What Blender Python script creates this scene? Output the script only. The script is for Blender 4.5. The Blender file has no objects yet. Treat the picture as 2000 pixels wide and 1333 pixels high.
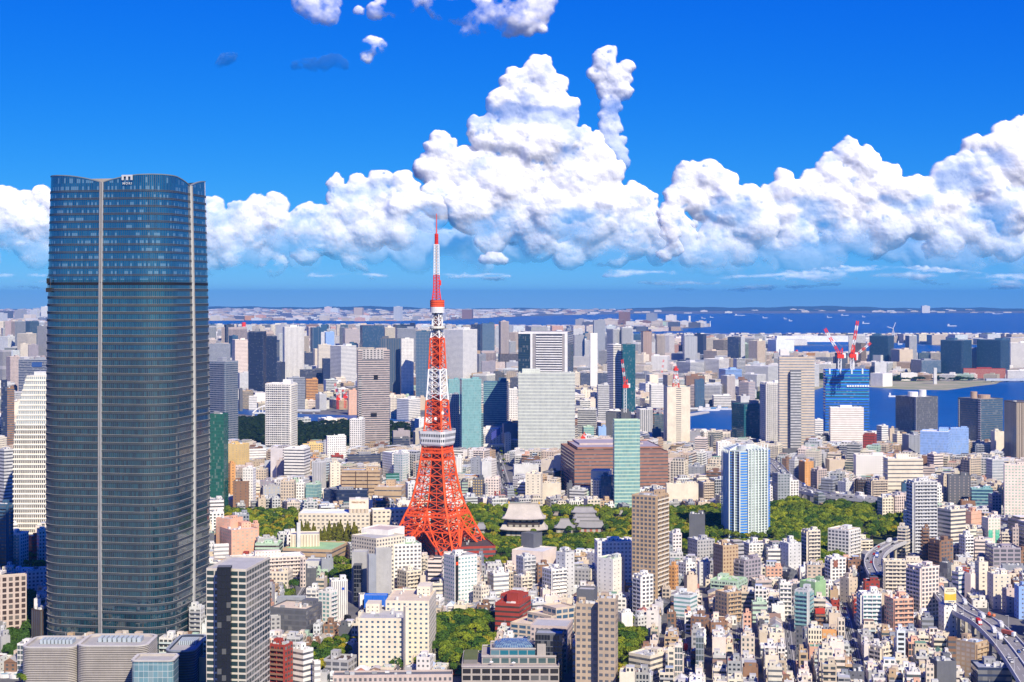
import bpy, math, random
import numpy as np
from math import sin, cos, tan, atan, atan2, radians, sqrt, pi, floor, ceil
# ---------------------------------------------------------------- camera, sky, sun, exposure
F = 3128.0; HC = 252.0; PY0 = 578.0          # focal length in photo pixels, eye height, level line of the photo
scn = bpy.context.scene
COL = scn.collection
cam = bpy.data.cameras.new('camera'); camo = bpy.data.objects.new('camera', cam); COL.objects.link(camo)
camo.location = (0, 0, HC); camo.rotation_euler = (radians(90), 0, 0)
cam.sensor_width = 36; cam.lens = F / 2000 * 36; cam.shift_y = -(666.5 - PY0) / 2000
cam.clip_start = 5; cam.clip_end = 300000
scn.camera = camo
SUN_EL = radians(41); SX, SY = 0.42, -0.9075       # towards the sun: right of and behind the camera
wd = bpy.data.worlds.new("World"); scn.world = wd; wd.use_nodes = True
nt = wd.node_tree; nt.nodes.clear()
def N(nt, t, **k):
    n = nt.nodes.new(t)
    for a, v in k.items():
        if a.startswith('i_'):
            n.inputs[a[2:].replace('_', ' ')].default_value = v
        else:
            setattr(n, a, v)
    return n
sky = N(nt, 'ShaderNodeTexSky', sky_type='NISHITA', sun_disc=False, sun_elevation=SUN_EL,
        sun_rotation=atan2(SX, SY), altitude=300, air_density=1.0, dust_density=0.2, ozone_density=4.0)
tc = N(nt, 'ShaderNodeTexCoord'); mp = N(nt, 'ShaderNodeVectorMath', operation='ADD'); mp.inputs[1].default_value = (0, 0, 0.05)
nt.links.new(tc.outputs['Generated'], mp.inputs[0]); nt.links.new(mp.outputs[0], sky.inputs[0])
hs = N(nt, 'ShaderNodeHueSaturation', i_Saturation=1.30, i_Value=1.0)
def mulc(c):
    n = N(nt, 'ShaderNodeMix', data_type='RGBA', blend_type='MULTIPLY'); n.inputs[0].default_value = 1; n.inputs[7].default_value = (*c, 1); return n
m1, m2 = mulc((.128, .135, .150)), mulc((3.1, 3.3, 5.5))
bg = N(nt, 'ShaderNodeBackground', i_Strength=0.125); out = N(nt, 'ShaderNodeOutputWorld')
nt.links.new(sky.outputs[0], hs.inputs['Color']); nt.links.new(hs.outputs[0], m1.inputs[6]); 
sc_ = N(nt, 'ShaderNodeSeparateColor'); cc_ = N(nt, 'ShaderNodeCombineColor'); nt.links.new(m1.outputs[2], sc_.inputs[0])
for i_, g_ in enumerate((2.2, 1.25, .4)):
    n_ = N(nt, 'ShaderNodeMath', operation='POWER'); n_.inputs[1].default_value = g_; nt.links.new(sc_.outputs[i_], n_.inputs[0]); nt.links.new(n_.outputs[0], cc_.inputs[i_])
nt.links.new(cc_.outputs[0], m2.inputs[6])
nt.links.new(m2.outputs[2], bg.inputs[0]); nt.links.new(bg.outputs[0], out.inputs[0])
sl = bpy.data.lights.new('sun', 'SUN'); sl.energy = 5.2; sl.angle = radians(0.5); sl.color = (1, 0.895, 0.71)
so = bpy.data.objects.new('sun', sl); COL.objects.link(so); so.location = (300, -200, 900)
from mathutils import Vector
sd = Vector((SX * cos(SUN_EL), SY * cos(SUN_EL), sin(SUN_EL)))
so.rotation_euler = sd.to_track_quat('Z', 'Y').to_euler()
scn.view_settings.view_transform = 'Standard'; scn.view_settings.look = 'None'
scn.view_settings.exposure = 0.36; scn.view_settings.gamma = 1
cy = scn.cycles
cy.max_bounces = 6; cy.diffuse_bounces = 2; cy.glossy_bounces = 3; cy.transparent_max_bounces = 24; cy.volume_bounces = 0
cy.transmission_bounces = 2; cy.use_denoising = True; cy.caustics_reflective = False; cy.caustics_refractive = False
# ---------------------------------------------------------------- helpers
rnd = random.Random(7)
def W(px, py, Y):                                # photo pixel at depth Y -> world point
    return ((px - 1000) / F * Y, Y, HC - (py - PY0) / F * Y)
def GY(py): return HC * F / (py - PY0)           # depth of the ground seen at photo row py
def G(px, py):                                   # photo pixel -> point on the ground
    Y = GY(py); return ((px - 1000) / F * Y, Y)
def PX(X, Y): return 1000 + F * X / Y
def PZ(Z, Y): return PY0 + F * (HC - Z) / Y
class MB:
    def __init__(s): s.v = []; s.f = []; s.uv = []; s.wc = []; s.gc = []; s.pr = []
    def quad(s, ps, wc, gc=(0, 0, 0), pr=(0, 0, 0, 0), uv=None):
        n = len(s.v); s.v.extend(ps); s.f.append(tuple(range(n, n + len(ps))))
        s.uv.extend(uv if uv else [(0.5, 0.5)] * len(ps)); s.wc.append(wc); s.gc.append(gc); s.pr.append(pr)
    def build(s, name, parent=None, mat=None, org=None, smooth=False):
        me = bpy.data.meshes.new(name)
        v = np.array(s.v, dtype=np.float64).reshape(-1, 3)
        if org is not None: v = v - np.array(org)
        nl = [len(f) for f in s.f]; tot = sum(nl)
        me.vertices.add(len(v)); me.vertices.foreach_set('co', v.astype(np.float32).ravel())
        me.loops.add(tot); me.polygons.add(len(nl))
        st = np.concatenate([[0], np.cumsum(nl)[:-1]]).astype(np.int32)
        me.loops.foreach_set('vertex_index', np.fromiter((i for f in s.f for i in f), dtype=np.int32, count=tot))
        me.polygons.foreach_set('loop_start', st)
        me.update(calc_edges=True)
        uvl = me.uv_layers.new(name='UVMap'); uvl.data.foreach_set('uv', np.array(s.uv, dtype=np.float32).ravel())
        for nm, dat in (('wc', s.wc), ('gc', s.gc), ('pr', s.pr)):
            a = me.attributes.new(nm, 'FLOAT_COLOR', 'FACE')
            d = np.ones((len(nl), 4), dtype=np.float32); arr = np.array(dat, dtype=np.float32); d[:, :arr.shape[1]] = arr
            a.data.foreach_set('color', d.ravel())
        if smooth: me.polygons.foreach_set('use_smooth', np.ones(len(nl), dtype=bool))
        me.materials.append(mat or M_CITY); me.validate(); 
        o = bpy.data.objects.new(name, me); COL.objects.link(o)
        if parent is not None: o.parent = parent
        elif org is not None: o.location = org
        return o
def empty(name, loc, label, cat, group=None):
    o = bpy.data.objects.new(name, None); COL.objects.link(o); o.location = loc; o.empty_display_size = 1
    o['label'] = label; o['category'] = cat
    if group: o['group'] = group
    return o
def tag(o, label=None, cat=None, group=None, kind=None):
    for k, v in (('label', label), ('category', cat), ('group', group), ('kind', kind)):
        if v: o[k] = v
    return o
def ngon_uv(ps): return [(p[0] * .1, p[1] * .1) for p in ps]
def wall_quad(mb, a, b, z0, z1, wc, gc=(0, 0, 0), pr=(0, 0, 0, 0), cell=3.0, fl=3.3, u0=0.0, nfit=True):
    L = sqrt((a[0] - b[0])**2 + (a[1] - b[1])**2)
    nu = max(1, round(L / cell)) if nfit else L / cell
    nv0 = z0 / fl; nv1 = nv0 + max(1, round((z1 - z0) / fl)) if nfit else z1 / fl
    mb.quad([(a[0], a[1], z0), (b[0], b[1], z0), (b[0], b[1], z1), (a[0], a[1], z1)], wc, gc, pr,
            [(u0, 0), (u0 + nu, 0), (u0 + nu, nv1 - nv0), (u0, nv1 - nv0)])
def box(mb, x0, x1, y0, y1, z0, z1, c, gc=(0, 0, 0), pr=(0, 0, 0, 0), R=None, bottom=False, cell=3, fl=3.3, top=None):
    P = [(x0, y0), (x1, y0), (x1, y1), (x0, y1)]
    if R: P = [R(p) for p in P]
    for i in range(4): wall_quad(mb, P[i], P[(i + 1) % 4], z0, z1, c, gc, pr, cell, fl)
    mb.quad([(p[0], p[1], z1) for p in P], top or c)
    if bottom: mb.quad([(p[0], p[1], z0) for p in P[::-1]], c)
def beam(mb, a, b, w, c, h=None):                # straight bar with a square section
    a = Vector(a); b = Vector(b); d = b - a
    if d.length < 1e-6: return
    d.normalize(); s = d.cross(Vector((0, 0, 1)))
    if s.length < 1e-3: s = Vector((1, 0, 0))
    s.normalize(); t = s.cross(d); s *= w / 2; t *= (h or w) / 2
    A = [a + s + t, a - s + t, a - s - t, a + s - t]; B = [p + (b - a) for p in A]
    for i in range(4): j = (i + 1) % 4; mb.quad([tuple(A[i]), tuple(A[j]), tuple(B[j]), tuple(B[i])], c)
    mb.quad([tuple(p) for p in A[::-1]], c); mb.quad([tuple(p) for p in B], c)
def cyl(mb, x, y, z0, z1, r, c, n=12, r1=None, gc=(0, 0, 0), pr=(0, 0, 0, 0), cell=2, fl=3.3, cap=True, top=None):
    r1 = r if r1 is None else r1
    A = [(x + r * cos(2 * pi * i / n), y + r * sin(2 * pi * i / n), z0) for i in range(n)]
    B = [(x + r1 * cos(2 * pi * i / n), y + r1 * sin(2 * pi * i / n), z1) for i in range(n)]
    cu = 2 * pi * max(r, r1) / n / cell; nv = max(1, round((z1 - z0) / fl))
    for i in range(n):
        j = (i + 1) % n
        mb.quad([A[i], A[j], B[j], B[i]], c, gc, pr, [(i * cu, 0), (i * cu + cu, 0), (i * cu + cu, nv), (i * cu, nv)])
    if cap: mb.quad(B, top or c)
# ---------------------------------------------------------------- materials
def newmat(name):
    m = bpy.data.materials.new(name); m.use_nodes = True; m.node_tree.nodes.clear(); return m, m.node_tree
def math_(nt, op, a, b=None, c=None):
    n = nt.nodes.new('ShaderNodeMath'); n.operation = op
    for i, v in enumerate((a, b, c)):
        if v is None: continue
        if isinstance(v, (int, float)): n.inputs[i].default_value = v
        else: nt.links.new(v, n.inputs[i])
    return n.outputs[0]
def mixc(nt, fac, a, b, bt='MIX'):
    n = nt.nodes.new('ShaderNodeMix'); n.data_type = 'RGBA'; n.blend_type = bt
    for i, v in ((0, fac), (6, a), (7, b)):
        if isinstance(v, (int, float)): n.inputs[i].default_value = v
        elif isinstance(v, tuple): n.inputs[i].default_value = v
        else: nt.links.new(v, n.inputs[i])
    return n.outputs[2]
def city_material():
    m, nt = newmat('painted_walls_and_windows'); L = nt.links.new
    wc = N(nt, 'ShaderNodeAttribute', attribute_name='wc'); gc = N(nt, 'ShaderNodeAttribute', attribute_name='gc')
    pr = N(nt, 'ShaderNodeAttribute', attribute_name='pr'); sp = N(nt, 'ShaderNodeSeparateColor'); L(pr.outputs['Color'], sp.inputs[0])
    wx, wz, seed, gloss = sp.outputs[0], sp.outputs[1], sp.outputs[2], pr.outputs['Alpha']
    uv = N(nt, 'ShaderNodeUVMap', uv_map='UVMap'); s2 = N(nt, 'ShaderNodeSeparateXYZ'); L(uv.outputs[0], s2.inputs[0])
    fu = math_(nt, 'FRACT', s2.outputs[0]); fv = math_(nt, 'FRACT', s2.outputs[1])
    du = math_(nt, 'MULTIPLY', math_(nt, 'ABSOLUTE', math_(nt, 'SUBTRACT', fu, 0.5)), 2.0)
    dv = math_(nt, 'MULTIPLY', math_(nt, 'ABSOLUTE', math_(nt, 'SUBTRACT', fv, 0.52)), 2.0)
    mask = math_(nt, 'MULTIPLY', math_(nt, 'LESS_THAN', du, wx), math_(nt, 'LESS_THAN', dv, wz))
    fl = N(nt, 'ShaderNodeVectorMath', operation='FLOOR'); L(uv.outputs[0], fl.inputs[0])
    cmb = N(nt, 'ShaderNodeCombineXYZ'); L(seed, cmb.inputs[2])
    ad = N(nt, 'ShaderNodeVectorMath', operation='ADD'); L(fl.outputs[0], ad.inputs[0]); L(cmb.outputs[0], ad.inputs[1])
    wn = N(nt, 'ShaderNodeTexWhiteNoise', noise_dimensions='3D'); L(ad.outputs[0], wn.inputs['Vector'])
    geo = N(nt, 'ShaderNodeNewGeometry')
    nz = N(nt, 'ShaderNodeTexNoise', i_Scale=0.11, i_Detail=5.0, i_Roughness=0.62); L(geo.outputs['Position'], nz.inputs['Vector'])
    mpz = N(nt, 'ShaderNodeMapping'); mpz.inputs['Scale'].default_value = (1.1, 1.1, 0.07); L(geo.outputs['Position'], mpz.inputs[0])
    nz2 = N(nt, 'ShaderNodeTexNoise', i_Scale=1.0, i_Detail=3.0); L(mpz.outputs[0], nz2.inputs['Vector'])
    k = math_(nt, 'ADD', math_(nt, 'MULTIPLY', nz.outputs[0], 0.56), math_(nt, 'MULTIPLY', nz2.outputs[0], 0.22))
    k = math_(nt, 'ADD', k, 0.59)
    g = N(nt, 'ShaderNodeCombineColor'); [L(k, g.inputs[i]) for i in range(3)]
    wall = mixc(nt, 1.0, wc.outputs['Color'], g.outputs[0], 'MULTIPLY')
    # glass: body tint, some panes with blinds
    r = wn.outputs['Value']; bl = math_(nt, 'GREATER_THAN', r, 0.86)
    gdark = mixc(nt, math_(nt, 'MULTIPLY', r, 0.30), gc.outputs['Color'], (0.012, 0.016, 0.022, 1))
    blc = mixc(nt, 0.32, gc.outputs['Color'], (0.5, 0.5, 0.47, 1))
    glass = mixc(nt, math_(nt, 'MULTIPLY', bl, 0.6), gdark, blc)
    col = mixc(nt, mask, wall, glass)
    p = N(nt, 'ShaderNodeBsdfPrincipled'); L(col, p.inputs['Base Color'])
    rg = math_(nt, 'SUBTRACT', 0.85, math_(nt, 'MULTIPLY', mask, 0.70))
    rg = math_(nt, 'SUBTRACT', rg, math_(nt, 'MULTIPLY', gloss, 0.5)); L(math_(nt, 'MAXIMUM', rg, 0.1), p.inputs['Roughness'])
    L(math_(nt, 'ADD', 1.35, math_(nt, 'MULTIPLY', mask, 0.40)), p.inputs['IOR'])
    o = N(nt, 'ShaderNodeOutputMaterial'); L(p.outputs[0], o.inputs[0]); return m
M_CITY = city_material()
def simple(name, col, rough=0.6, ior=1.45, metallic=0.0, noise=None, bump=0.0, nscale=1.0, col2=None):
    m, nt = newmat(name); L = nt.links.new
    p = N(nt, 'ShaderNodeBsdfPrincipled'); p.inputs['Roughness'].default_value = rough; p.inputs['IOR'].default_value = ior
    p.inputs['Metallic'].default_value = metallic; p.inputs['Base Color'].default_value = (*col, 1)
    if col2 or bump:
        geo = N(nt, 'ShaderNodeNewGeometry'); nz = N(nt, 'ShaderNodeTexNoise', i_Scale=nscale, i_Detail=6.0, i_Roughness=0.6)
        L(geo.outputs['Position'], nz.inputs['Vector'])
        if col2:
            rp = N(nt, 'ShaderNodeMapRange'); rp.inputs[1].default_value = 0.35; rp.inputs[2].default_value = 0.65; L(nz.outputs[0], rp.inputs[0])
            L(mixc(nt, rp.outputs[0], (*col, 1), (*col2, 1)), p.inputs['Base Color'])
        if bump:
            b = N(nt, 'ShaderNodeBump', i_Strength=bump, i_Distance=1.0); L(nz.outputs[0], b.inputs['Height']); L(b.outputs[0], p.inputs['Normal'])
    o = N(nt, 'ShaderNodeOutputMaterial'); L(p.outputs[0], o.inputs[0]); return m
M_WATER = simple('sea_water', (0.001, 0.065, 0.24), 0.35, 1.22, col2=(0.002, 0.085, 0.29), nscale=0.004, bump=0.0)
def water_bump(m):
    nt = m.node_tree; L = nt.links.new; p = [n for n in nt.nodes if n.type == 'BSDF_PRINCIPLED'][0]
    geo = N(nt, 'ShaderNodeNewGeometry'); mpz = N(nt, 'ShaderNodeMapping'); mpz.inputs['Scale'].default_value = (0.02, 0.05, 0.02)
    L(geo.outputs['Position'], mpz.inputs[0]); nz = N(nt, 'ShaderNodeTexNoise', i_Scale=1.0, i_Detail=8.0, i_Roughness=0.7); L(mpz.outputs[0], nz.inputs['Vector'])
    b = N(nt, 'ShaderNodeBump', i_Strength=0.7, i_Distance=6.0); L(nz.outputs[0], b.inputs['Height']); L(b.outputs[0], p.inputs['Normal'])
water_bump(M_WATER)
M_GROUND = simple('asphalt_and_concrete_ground', (0.10, 0.10, 0.105), 0.9, col2=(0.19, 0.18, 0.165), nscale=0.02)
M_ASPH = simple('road_asphalt', (0.052, 0.053, 0.057), 0.85, col2=(0.085, 0.084, 0.083), nscale=0.15)
M_SOIL = simple('park_soil_and_lawn', (0.030, 0.050, 0.012), 0.95, col2=(0.07, 0.085, 0.022), nscale=0.05)
M_SAND = simple('sandy_shore', (0.42, 0.36, 0.24), 0.95, col2=(0.22, 0.25, 0.12), nscale=0.012)
def leaf_material():
    m, nt = newmat('foliage'); L = nt.links.new
    wc = N(nt, 'ShaderNodeAttribute', attribute_name='wc'); geo = N(nt, 'ShaderNodeNewGeometry')
    oi = N(nt, 'ShaderNodeObjectInfo')
    nz = N(nt, 'ShaderNodeTexNoise', i_Scale=0.035, i_Detail=2.0); L(geo.outputs['Position'], nz.inputs['Vector'])
    n2 = N(nt, 'ShaderNodeTexNoise', i_Scale=0.45, i_Detail=3.0); L(geo.outputs['Position'], n2.inputs['Vector'])
    rp = N(nt, 'ShaderNodeMapRange'); rp.inputs[1].default_value = 0.35; rp.inputs[2].default_value = 0.65; L(nz.outputs[0], rp.inputs[0])
    yel = mixc(nt, 1.0, wc.outputs['Color'], (1.30, 1.10, 0.8, 1), 'MULTIPLY')
    c = mixc(nt, rp.outputs[0], wc.outputs['Color'], yel)
    k = math_(nt, 'ADD', math_(nt, 'MULTIPLY', n2.outputs[0], 1.1), 0.45)
    g = N(nt, 'ShaderNodeCombineColor'); [L(k, g.inputs[i]) for i in range(3)]
    c = mixc(nt, 1.0, c, g.outputs[0], 'MULTIPLY')
    d = N(nt, 'ShaderNodeBsdfDiffuse'); L(c, d.inputs[0]); t = N(nt, 'ShaderNodeBsdfTranslucent'); L(c, t.inputs[0])
    ms = N(nt, 'ShaderNodeMixShader'); ms.inputs[0].default_value = 0.22; L(d.outputs[0], ms.inputs[1]); L(t.outputs[0], ms.inputs[2])
    o = N(nt, 'ShaderNodeOutputMaterial'); L(ms.outputs[0], o.inputs[0]); return m
M_LEAF = leaf_material()
C = dict(D=(.028, .055, .058), B=(.46, .36, .26), N=(.33, .17, .115), A=(.60, .55, .47), a=(.58, .61, .53), w=(.80, .77, .71), c=(.74, .66, .52), b=(.60, .50, .38), t=(.50, .36, .22), n=(.27, .155, .095), d=(.085, .06, .05),
         g=(.42, .415, .41), l=(.60, .60, .59), k=(.13, .135, .15), v=(.030, .045, .095), T=(.02, .11, .14), G=(.02, .12, .085),
         r=(.36, .055, .035), o=(.64, .33, .12), p=(.72, .42, .29), u=(.02, .14, .60), U=(.30, .46, .80), e=(.46, .60, .46),
         q=(.22, .42, .42), y=(.72, .52, .21), m=(.36, .32, .35), i=(.78, .665, .58), s=(.30, .32, .36), z=(.008, .010, .014),
         f=(.05, .12, .20), x=(.30, .48, .25), j=(.55, .45, .40), h=(.72, .755, .75))
# ---------------------------------------------------------------- ground, sea, roads, park soil
def sheet(name, pts, z, mat, kind='structure'):
    mb = MB(); mb.quad([(x, y, z) for x, y in pts], (.5, .5, .5)); o = mb.build(name, None, mat); o['kind'] = kind; return o
def spoly(s): a = [float(t) for t in s.replace(',', ' ').split()]; return list(zip(a[0::2], a[1::2]))
def gpoly(s): return [G(x, y) for x, y in spoly(s)]
sheet('ground', [(-29500, -29500), (29500, -29500), (29500, 29500), (-29500, 29500)], 0, M_GROUND)
SEA = {
 'near_bay': '1340,806 1400,801 1480,797 1560,772 1610,757 1700,757 1770,762 1850,763 1900,756 1944,751 1965,744 2060,741 2060,868 1900,866 1700,864 1560,855 1430,849 1340,850',
 'inner_channel': '1500,684 1560,676 1640,671 1700,673 1760,670 1840,676 1900,674 2060,676 2060,690 1940,694 1830,692 1790,697 1700,692 1600,694 1530,690',
 'outer_bay': '300,628 480,626.5 600,626 700,628 800,627 870,627 960,621 1020,618.5 1200,614 1400,613 1600,612.5 2100,612 2100,653 1900,655 1780,655 1600,656 1500,657 1420,660 1340,660 1255,661 1150,658 1150,651 1235,649 1337,647 1330,643 1392,638.5 1340,635 1240,633 1180,632 1130,637 1000,640 900,639 800,639 700,637.5 600,637 480,637 300,637',
 'garden_channel': '440,796 600,810 800,815 800,826 640,826 560,820 440,806',
 'canal_water': '1100,722 1200,718 1330,715 1330,719 1200,722 1100,727',
}
SEAG = {}
for nm, s in SEA.items():
    SEAG[nm] = gpoly(s); sheet('sea_water', SEAG[nm], 0.5, M_WATER)
SHORE = gpoly('1480,740 1560,735 1700,742 1800,745 1900,744 1960,743 1944,751 1900,756 1850,763 1770,762 1700,757 1610,757 1560,772 1480,790')
sheet('sandy_shore_ground', SHORE, 0.25, M_SAND)
PARK = {
 'tower_left': ('408,1004 590,1010 583,1066 700,1070 706,1058 812,1060 806,1084 700,1098 690,1092 560,1074 500,1100 500,1060 408,1030', 'the wood left of the orange lattice tower'),
 'temple': ('900,1000 1000,1003 1240,1003 1246,1050 1240,1092 1130,1092 1090,1112 1040,1075 1000,1090 975,1130 925,1095 900,1080', 'the temple grounds right of the orange lattice tower'),
 'hotel_left': ('1300,1002 1420,1000 1420,1048 1600,1052 1600,1090 1560,1100 1440,1096 1300,1088', 'the wood around the foot of the blue-striped tower'),
 'hill': ('1496,1006 1520,996 1560,992 1600,1010 1640,990 1700,984 1712,1010 1680,1050 1660,1070 1640,1110 1600,1130 1590,1080 1500,1062', 'the wooded hill right of the blue-striped tower'),
 'hill_east': ('1700,1024 1765,1012 1765,1050 1720,1075 1700,1096 1690,1070', 'the ball field edge beside the tall grey flats'),
 'villa': ('853,1222 905,1208 965,1218 972,1262 958,1296 930,1318 880,1322 852,1312', 'the wood right of the cream slab flats'),
 'slope': ('1206,1225 1228,1212 1258,1220 1262,1260 1240,1290 1235,1345 1206,1345', 'the slope right of the tan brick tower'),
 'corner_left': ('-20,1090 92,1090 92,1150 60,1150 30,1130 -20,1128', 'the left edge under the teal balcony flats'),
 'cream_foot': ('20,1044 92,1044 92,1062 20,1062', 'the foot of the curved cream office'),
 'shade_left': ('15,1180 60,1175 70,1210 62,1290 20,1300 14,1250', 'the shade left of the silver louvred hall'),
 'street_mid': ('618,1120 642,1104 690,1108 692,1128 650,1150 618,1160', 'the street beside the green-roofed hall'),
 'street_low': ('606,1290 640,1262 695,1262 702,1290 700,1320 640,1322 606,1330', 'the garden left of the cream slab flats'),
 'back_of_hotel': ('726,992 800,990 800,1006 726,1006', 'the row of trees behind the long cream hotel'),
 'leg_foot': ('905,1095 930,1085 975,1092 985,1118 950,1122 905,1112', 'the foot of the orange lattice tower'),
 'white_flats': ('822,1112 868,1108 868,1142 845,1150 822,1145', 'the yard left of the white flats with a black stripe'),
 'flats_row': ('555,1152 577,1148 580,1172 556,1178', 'the car park below the small beige flats'),
}
PARKG = {k: gpoly(v[0]) for k, v in PARK.items()}
for k, g in PARKG.items():
    sheet('park_ground', g, 0.12 + 0.004 * len(k), M_SOIL)
GARDEN = gpoly('408,824 470,822 520,818 560,828 620,832 700,830 800,834 800,884 700,886 600,890 408,886')
sheet('garden_ground', GARDEN, 0.15, M_SOIL)
def inpoly(x, y, P):
    r = False; j = len(P) - 1
    for i in range(len(P)):
        xi, yi = P[i]; xj, yj = P[j]
        if (yi > y) != (yj > y) and x < (xj - xi) * (y - yi) / (yj - yi) + xi: r = not r
        j = i
    return r
def bbox(P): return min(p[0] for p in P), max(p[0] for p in P), min(p[1] for p in P), max(p[1] for p in P)
NOBUILD = [(bbox(g), g) for g in list(PARKG.values()) + list(SEAG.values()) + [GARDEN, SHORE]]
# ---------------------------------------------------------------- elevated road with piers and walls, street strips
def strip(pts, w0, w1):
    """offset polylines of a centre line: rows of (left x,y),(right x,y)"""
    out = []
    for i, p in enumerate(pts):
        a = pts[max(0, i - 1)]; b = pts[min(len(pts) - 1, i + 1)]
        d = sqrt((b[0] - a[0])**2 + (b[1] - a[1])**2); n = (-(b[1] - a[1]) / d, (b[0] - a[0]) / d)
        out.append(((p[0] + n[0] * w0, p[1] + n[1] * w0), (p[0] + n[0] * w1, p[1] + n[1] * w1)))
    return out
def smooth_line(P, n=8):
    out = []
    for i in range(len(P) - 1):
        p0 = P[max(0, i - 1)]; p1 = P[i]; p2 = P[i + 1]; p3 = P[min(len(P) - 1, i + 2)]
        for k in range(n):
            t = k / n
            out.append(tuple(0.5 * (2 * p1[j] + (p2[j] - p0[j]) * t + (2 * p0[j] - 5 * p1[j] + 4 * p2[j] - p3[j]) * t * t + (3 * p1[j] - p0[j] - 3 * p2[j] + p3[j]) * t**3) for j in range(2)))
    out.append(P[-1]); return out
HWY = []
def decky(px, py, h): Y = (HC - h) * F / (py - PY0); return ((px - 1000) / F * Y, Y)
def elevated(name, label, pix, h, hw, pier_step, median=True):
    P = smooth_line([decky(x, y, h) for x, y in spoly(pix)])
    root = empty(name, (P[0][0], P[0][1], 0), label, 'elevated road')
    org = (P[0][0], P[0][1], 0); con = (.40, .385, .36); asp = (.24, .23, .22)
    d = MB(); a = strip(P, -hw, hw)
    for i in range(len(a) - 1):
        (l0, r0), (l1, r1) = a[i], a[i + 1]
        d.quad([(*l0, h), (*r0, h), (*r1, h), (*l1, h)], asp)
        d.quad([(*l0, h - 2.2), (*l1, h - 2.2), (*r1, h - 2.2), (*r0, h - 2.2)], con)
    d.build('road_deck', root, org=org)
    for s in (-1, 1):
        wmb = MB(); b = strip(P, s * hw, s * (hw + 0.5))
        for i in range(len(b) - 1):
            (l0, r0), (l1, r1) = b[i], b[i + 1]
            cc = (.52, .51, .50)
            wmb.quad([(*l0, h - 2.2), (*l1, h - 2.2), (*l1, h + 1.3), (*l0, h + 1.3)], cc)
            wmb.quad([(*r0, h - 2.2), (*r1, h - 2.2), (*r1, h + 1.3), (*r0, h + 1.3)], cc)
            wmb.quad([(*l0, h + 1.3), (*l1, h + 1.3), (*r1, h + 1.3), (*r0, h + 1.3)], (.62, .61, .59))
        wmb.build('parapet_wall', root, org=org)
    if median:
        for off, ww, hh, nm in ((0, .35, 1.2, 'median_wall'),):
            wmb = MB(); b = strip(P, off - ww, off + ww)
            for i in range(len(b) - 1):
                (l0, r0), (l1, r1) = b[i], b[i + 1]
                for q0, q1 in ((l0, l1), (r0, r1)): wmb.quad([(*q0, h + .02), (*q1, h + .02), (*q1, h + hh), (*q0, h + hh)], (.5, .5, .49))
                wmb.quad([(*l0, h + hh), (*l1, h + hh), (*r1, h + hh), (*r0, h + hh)], (.6, .6, .59))
            wmb.build(nm, root, org=org)
    for off in (-hw * .5, hw * .5, -hw * .94, hw * .94):
        lm = MB(); b = strip(P, off - .09, off + .09); dash = abs(off) < hw * .8
        for i in range(len(b) - 1):
            if dash and i % 2: continue
            (l0, r0), (l1, r1) = b[i], b[i + 1]
            lm.quad([(*l0, h + .03), (*r0, h + .03), (*r1, h + .03), (*l1, h + .03)], (.7, .7, .68))
        lm.build('lane_marking', root, org=org)
    acc = 0; last = P[0]; npi = 0
    for i in range(1, len(P)):
        acc += sqrt((P[i][0] - last[0])**2 + (P[i][1] - last[1])**2); last = P[i]
        if acc > pier_step:
            acc = 0; pm = MB(); (l, r) = strip(P, -hw * .85, hw * .85)[i]
            ax = ((r[0] - l[0]) / (1.7 * hw), (r[1] - l[1]) / (1.7 * hw)); q = (-ax[1], ax[0])
            beam(pm, (l[0], l[1], h - 3.1), (r[0], r[1], h - 3.1), 2.0, (.50, .46, .38), 1.7)
            for k in (.12, .88):
                x = l[0] + (r[0] - l[0]) * k; y = l[1] + (r[1] - l[1]) * k
                beam(pm, (x, y, 0), (x, y, h - 3.9), 2.0, (.46, .42, .34))
            pm.build('pier', root, org=org); npi += 1
    b = strip(P, -hw - 4, hw + 4); HWY.append([q[0] for q in b] + [q[1] for q in b][::-1])
    NOBUILD.append((bbox(HWY[-1]), HWY[-1]))
    return root, P
hw1, HP1 = elevated('elevated_expressway', 'curved elevated expressway on concrete piers at the lower right edge', '1838,1146 1862,1176 1888,1196 1925,1216 1960,1248 1992,1288 2030,1345', 20, 9.2, 22)
hw2, HP2 = elevated('elevated_expressway', 'bend of the elevated expressway below the tall grey flats', '1775,1050 1735,1066 1712,1083 1706,1102 1716,1124', 18, 7.4, 24)
hw3, HP3 = elevated('elevated_expressway', 'busy elevated expressway sweeping down behind the blue-striped tower', '1480,893 1505,905 1524,925 1546,944 1572,957 1610,966 1660,972 1720,978', 15, 12, 30)
LIM = []    # (y depth, x left, x right, photo row below which nearer things may stand)
LIM += [(1290., 1868, 2000, 1262), (1150., 1900, 2000, 1300), (1650., 1704, 1762, 1108), (1800., 1506, 1565, 965), (1800., 1565, 1700, 985)]
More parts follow.
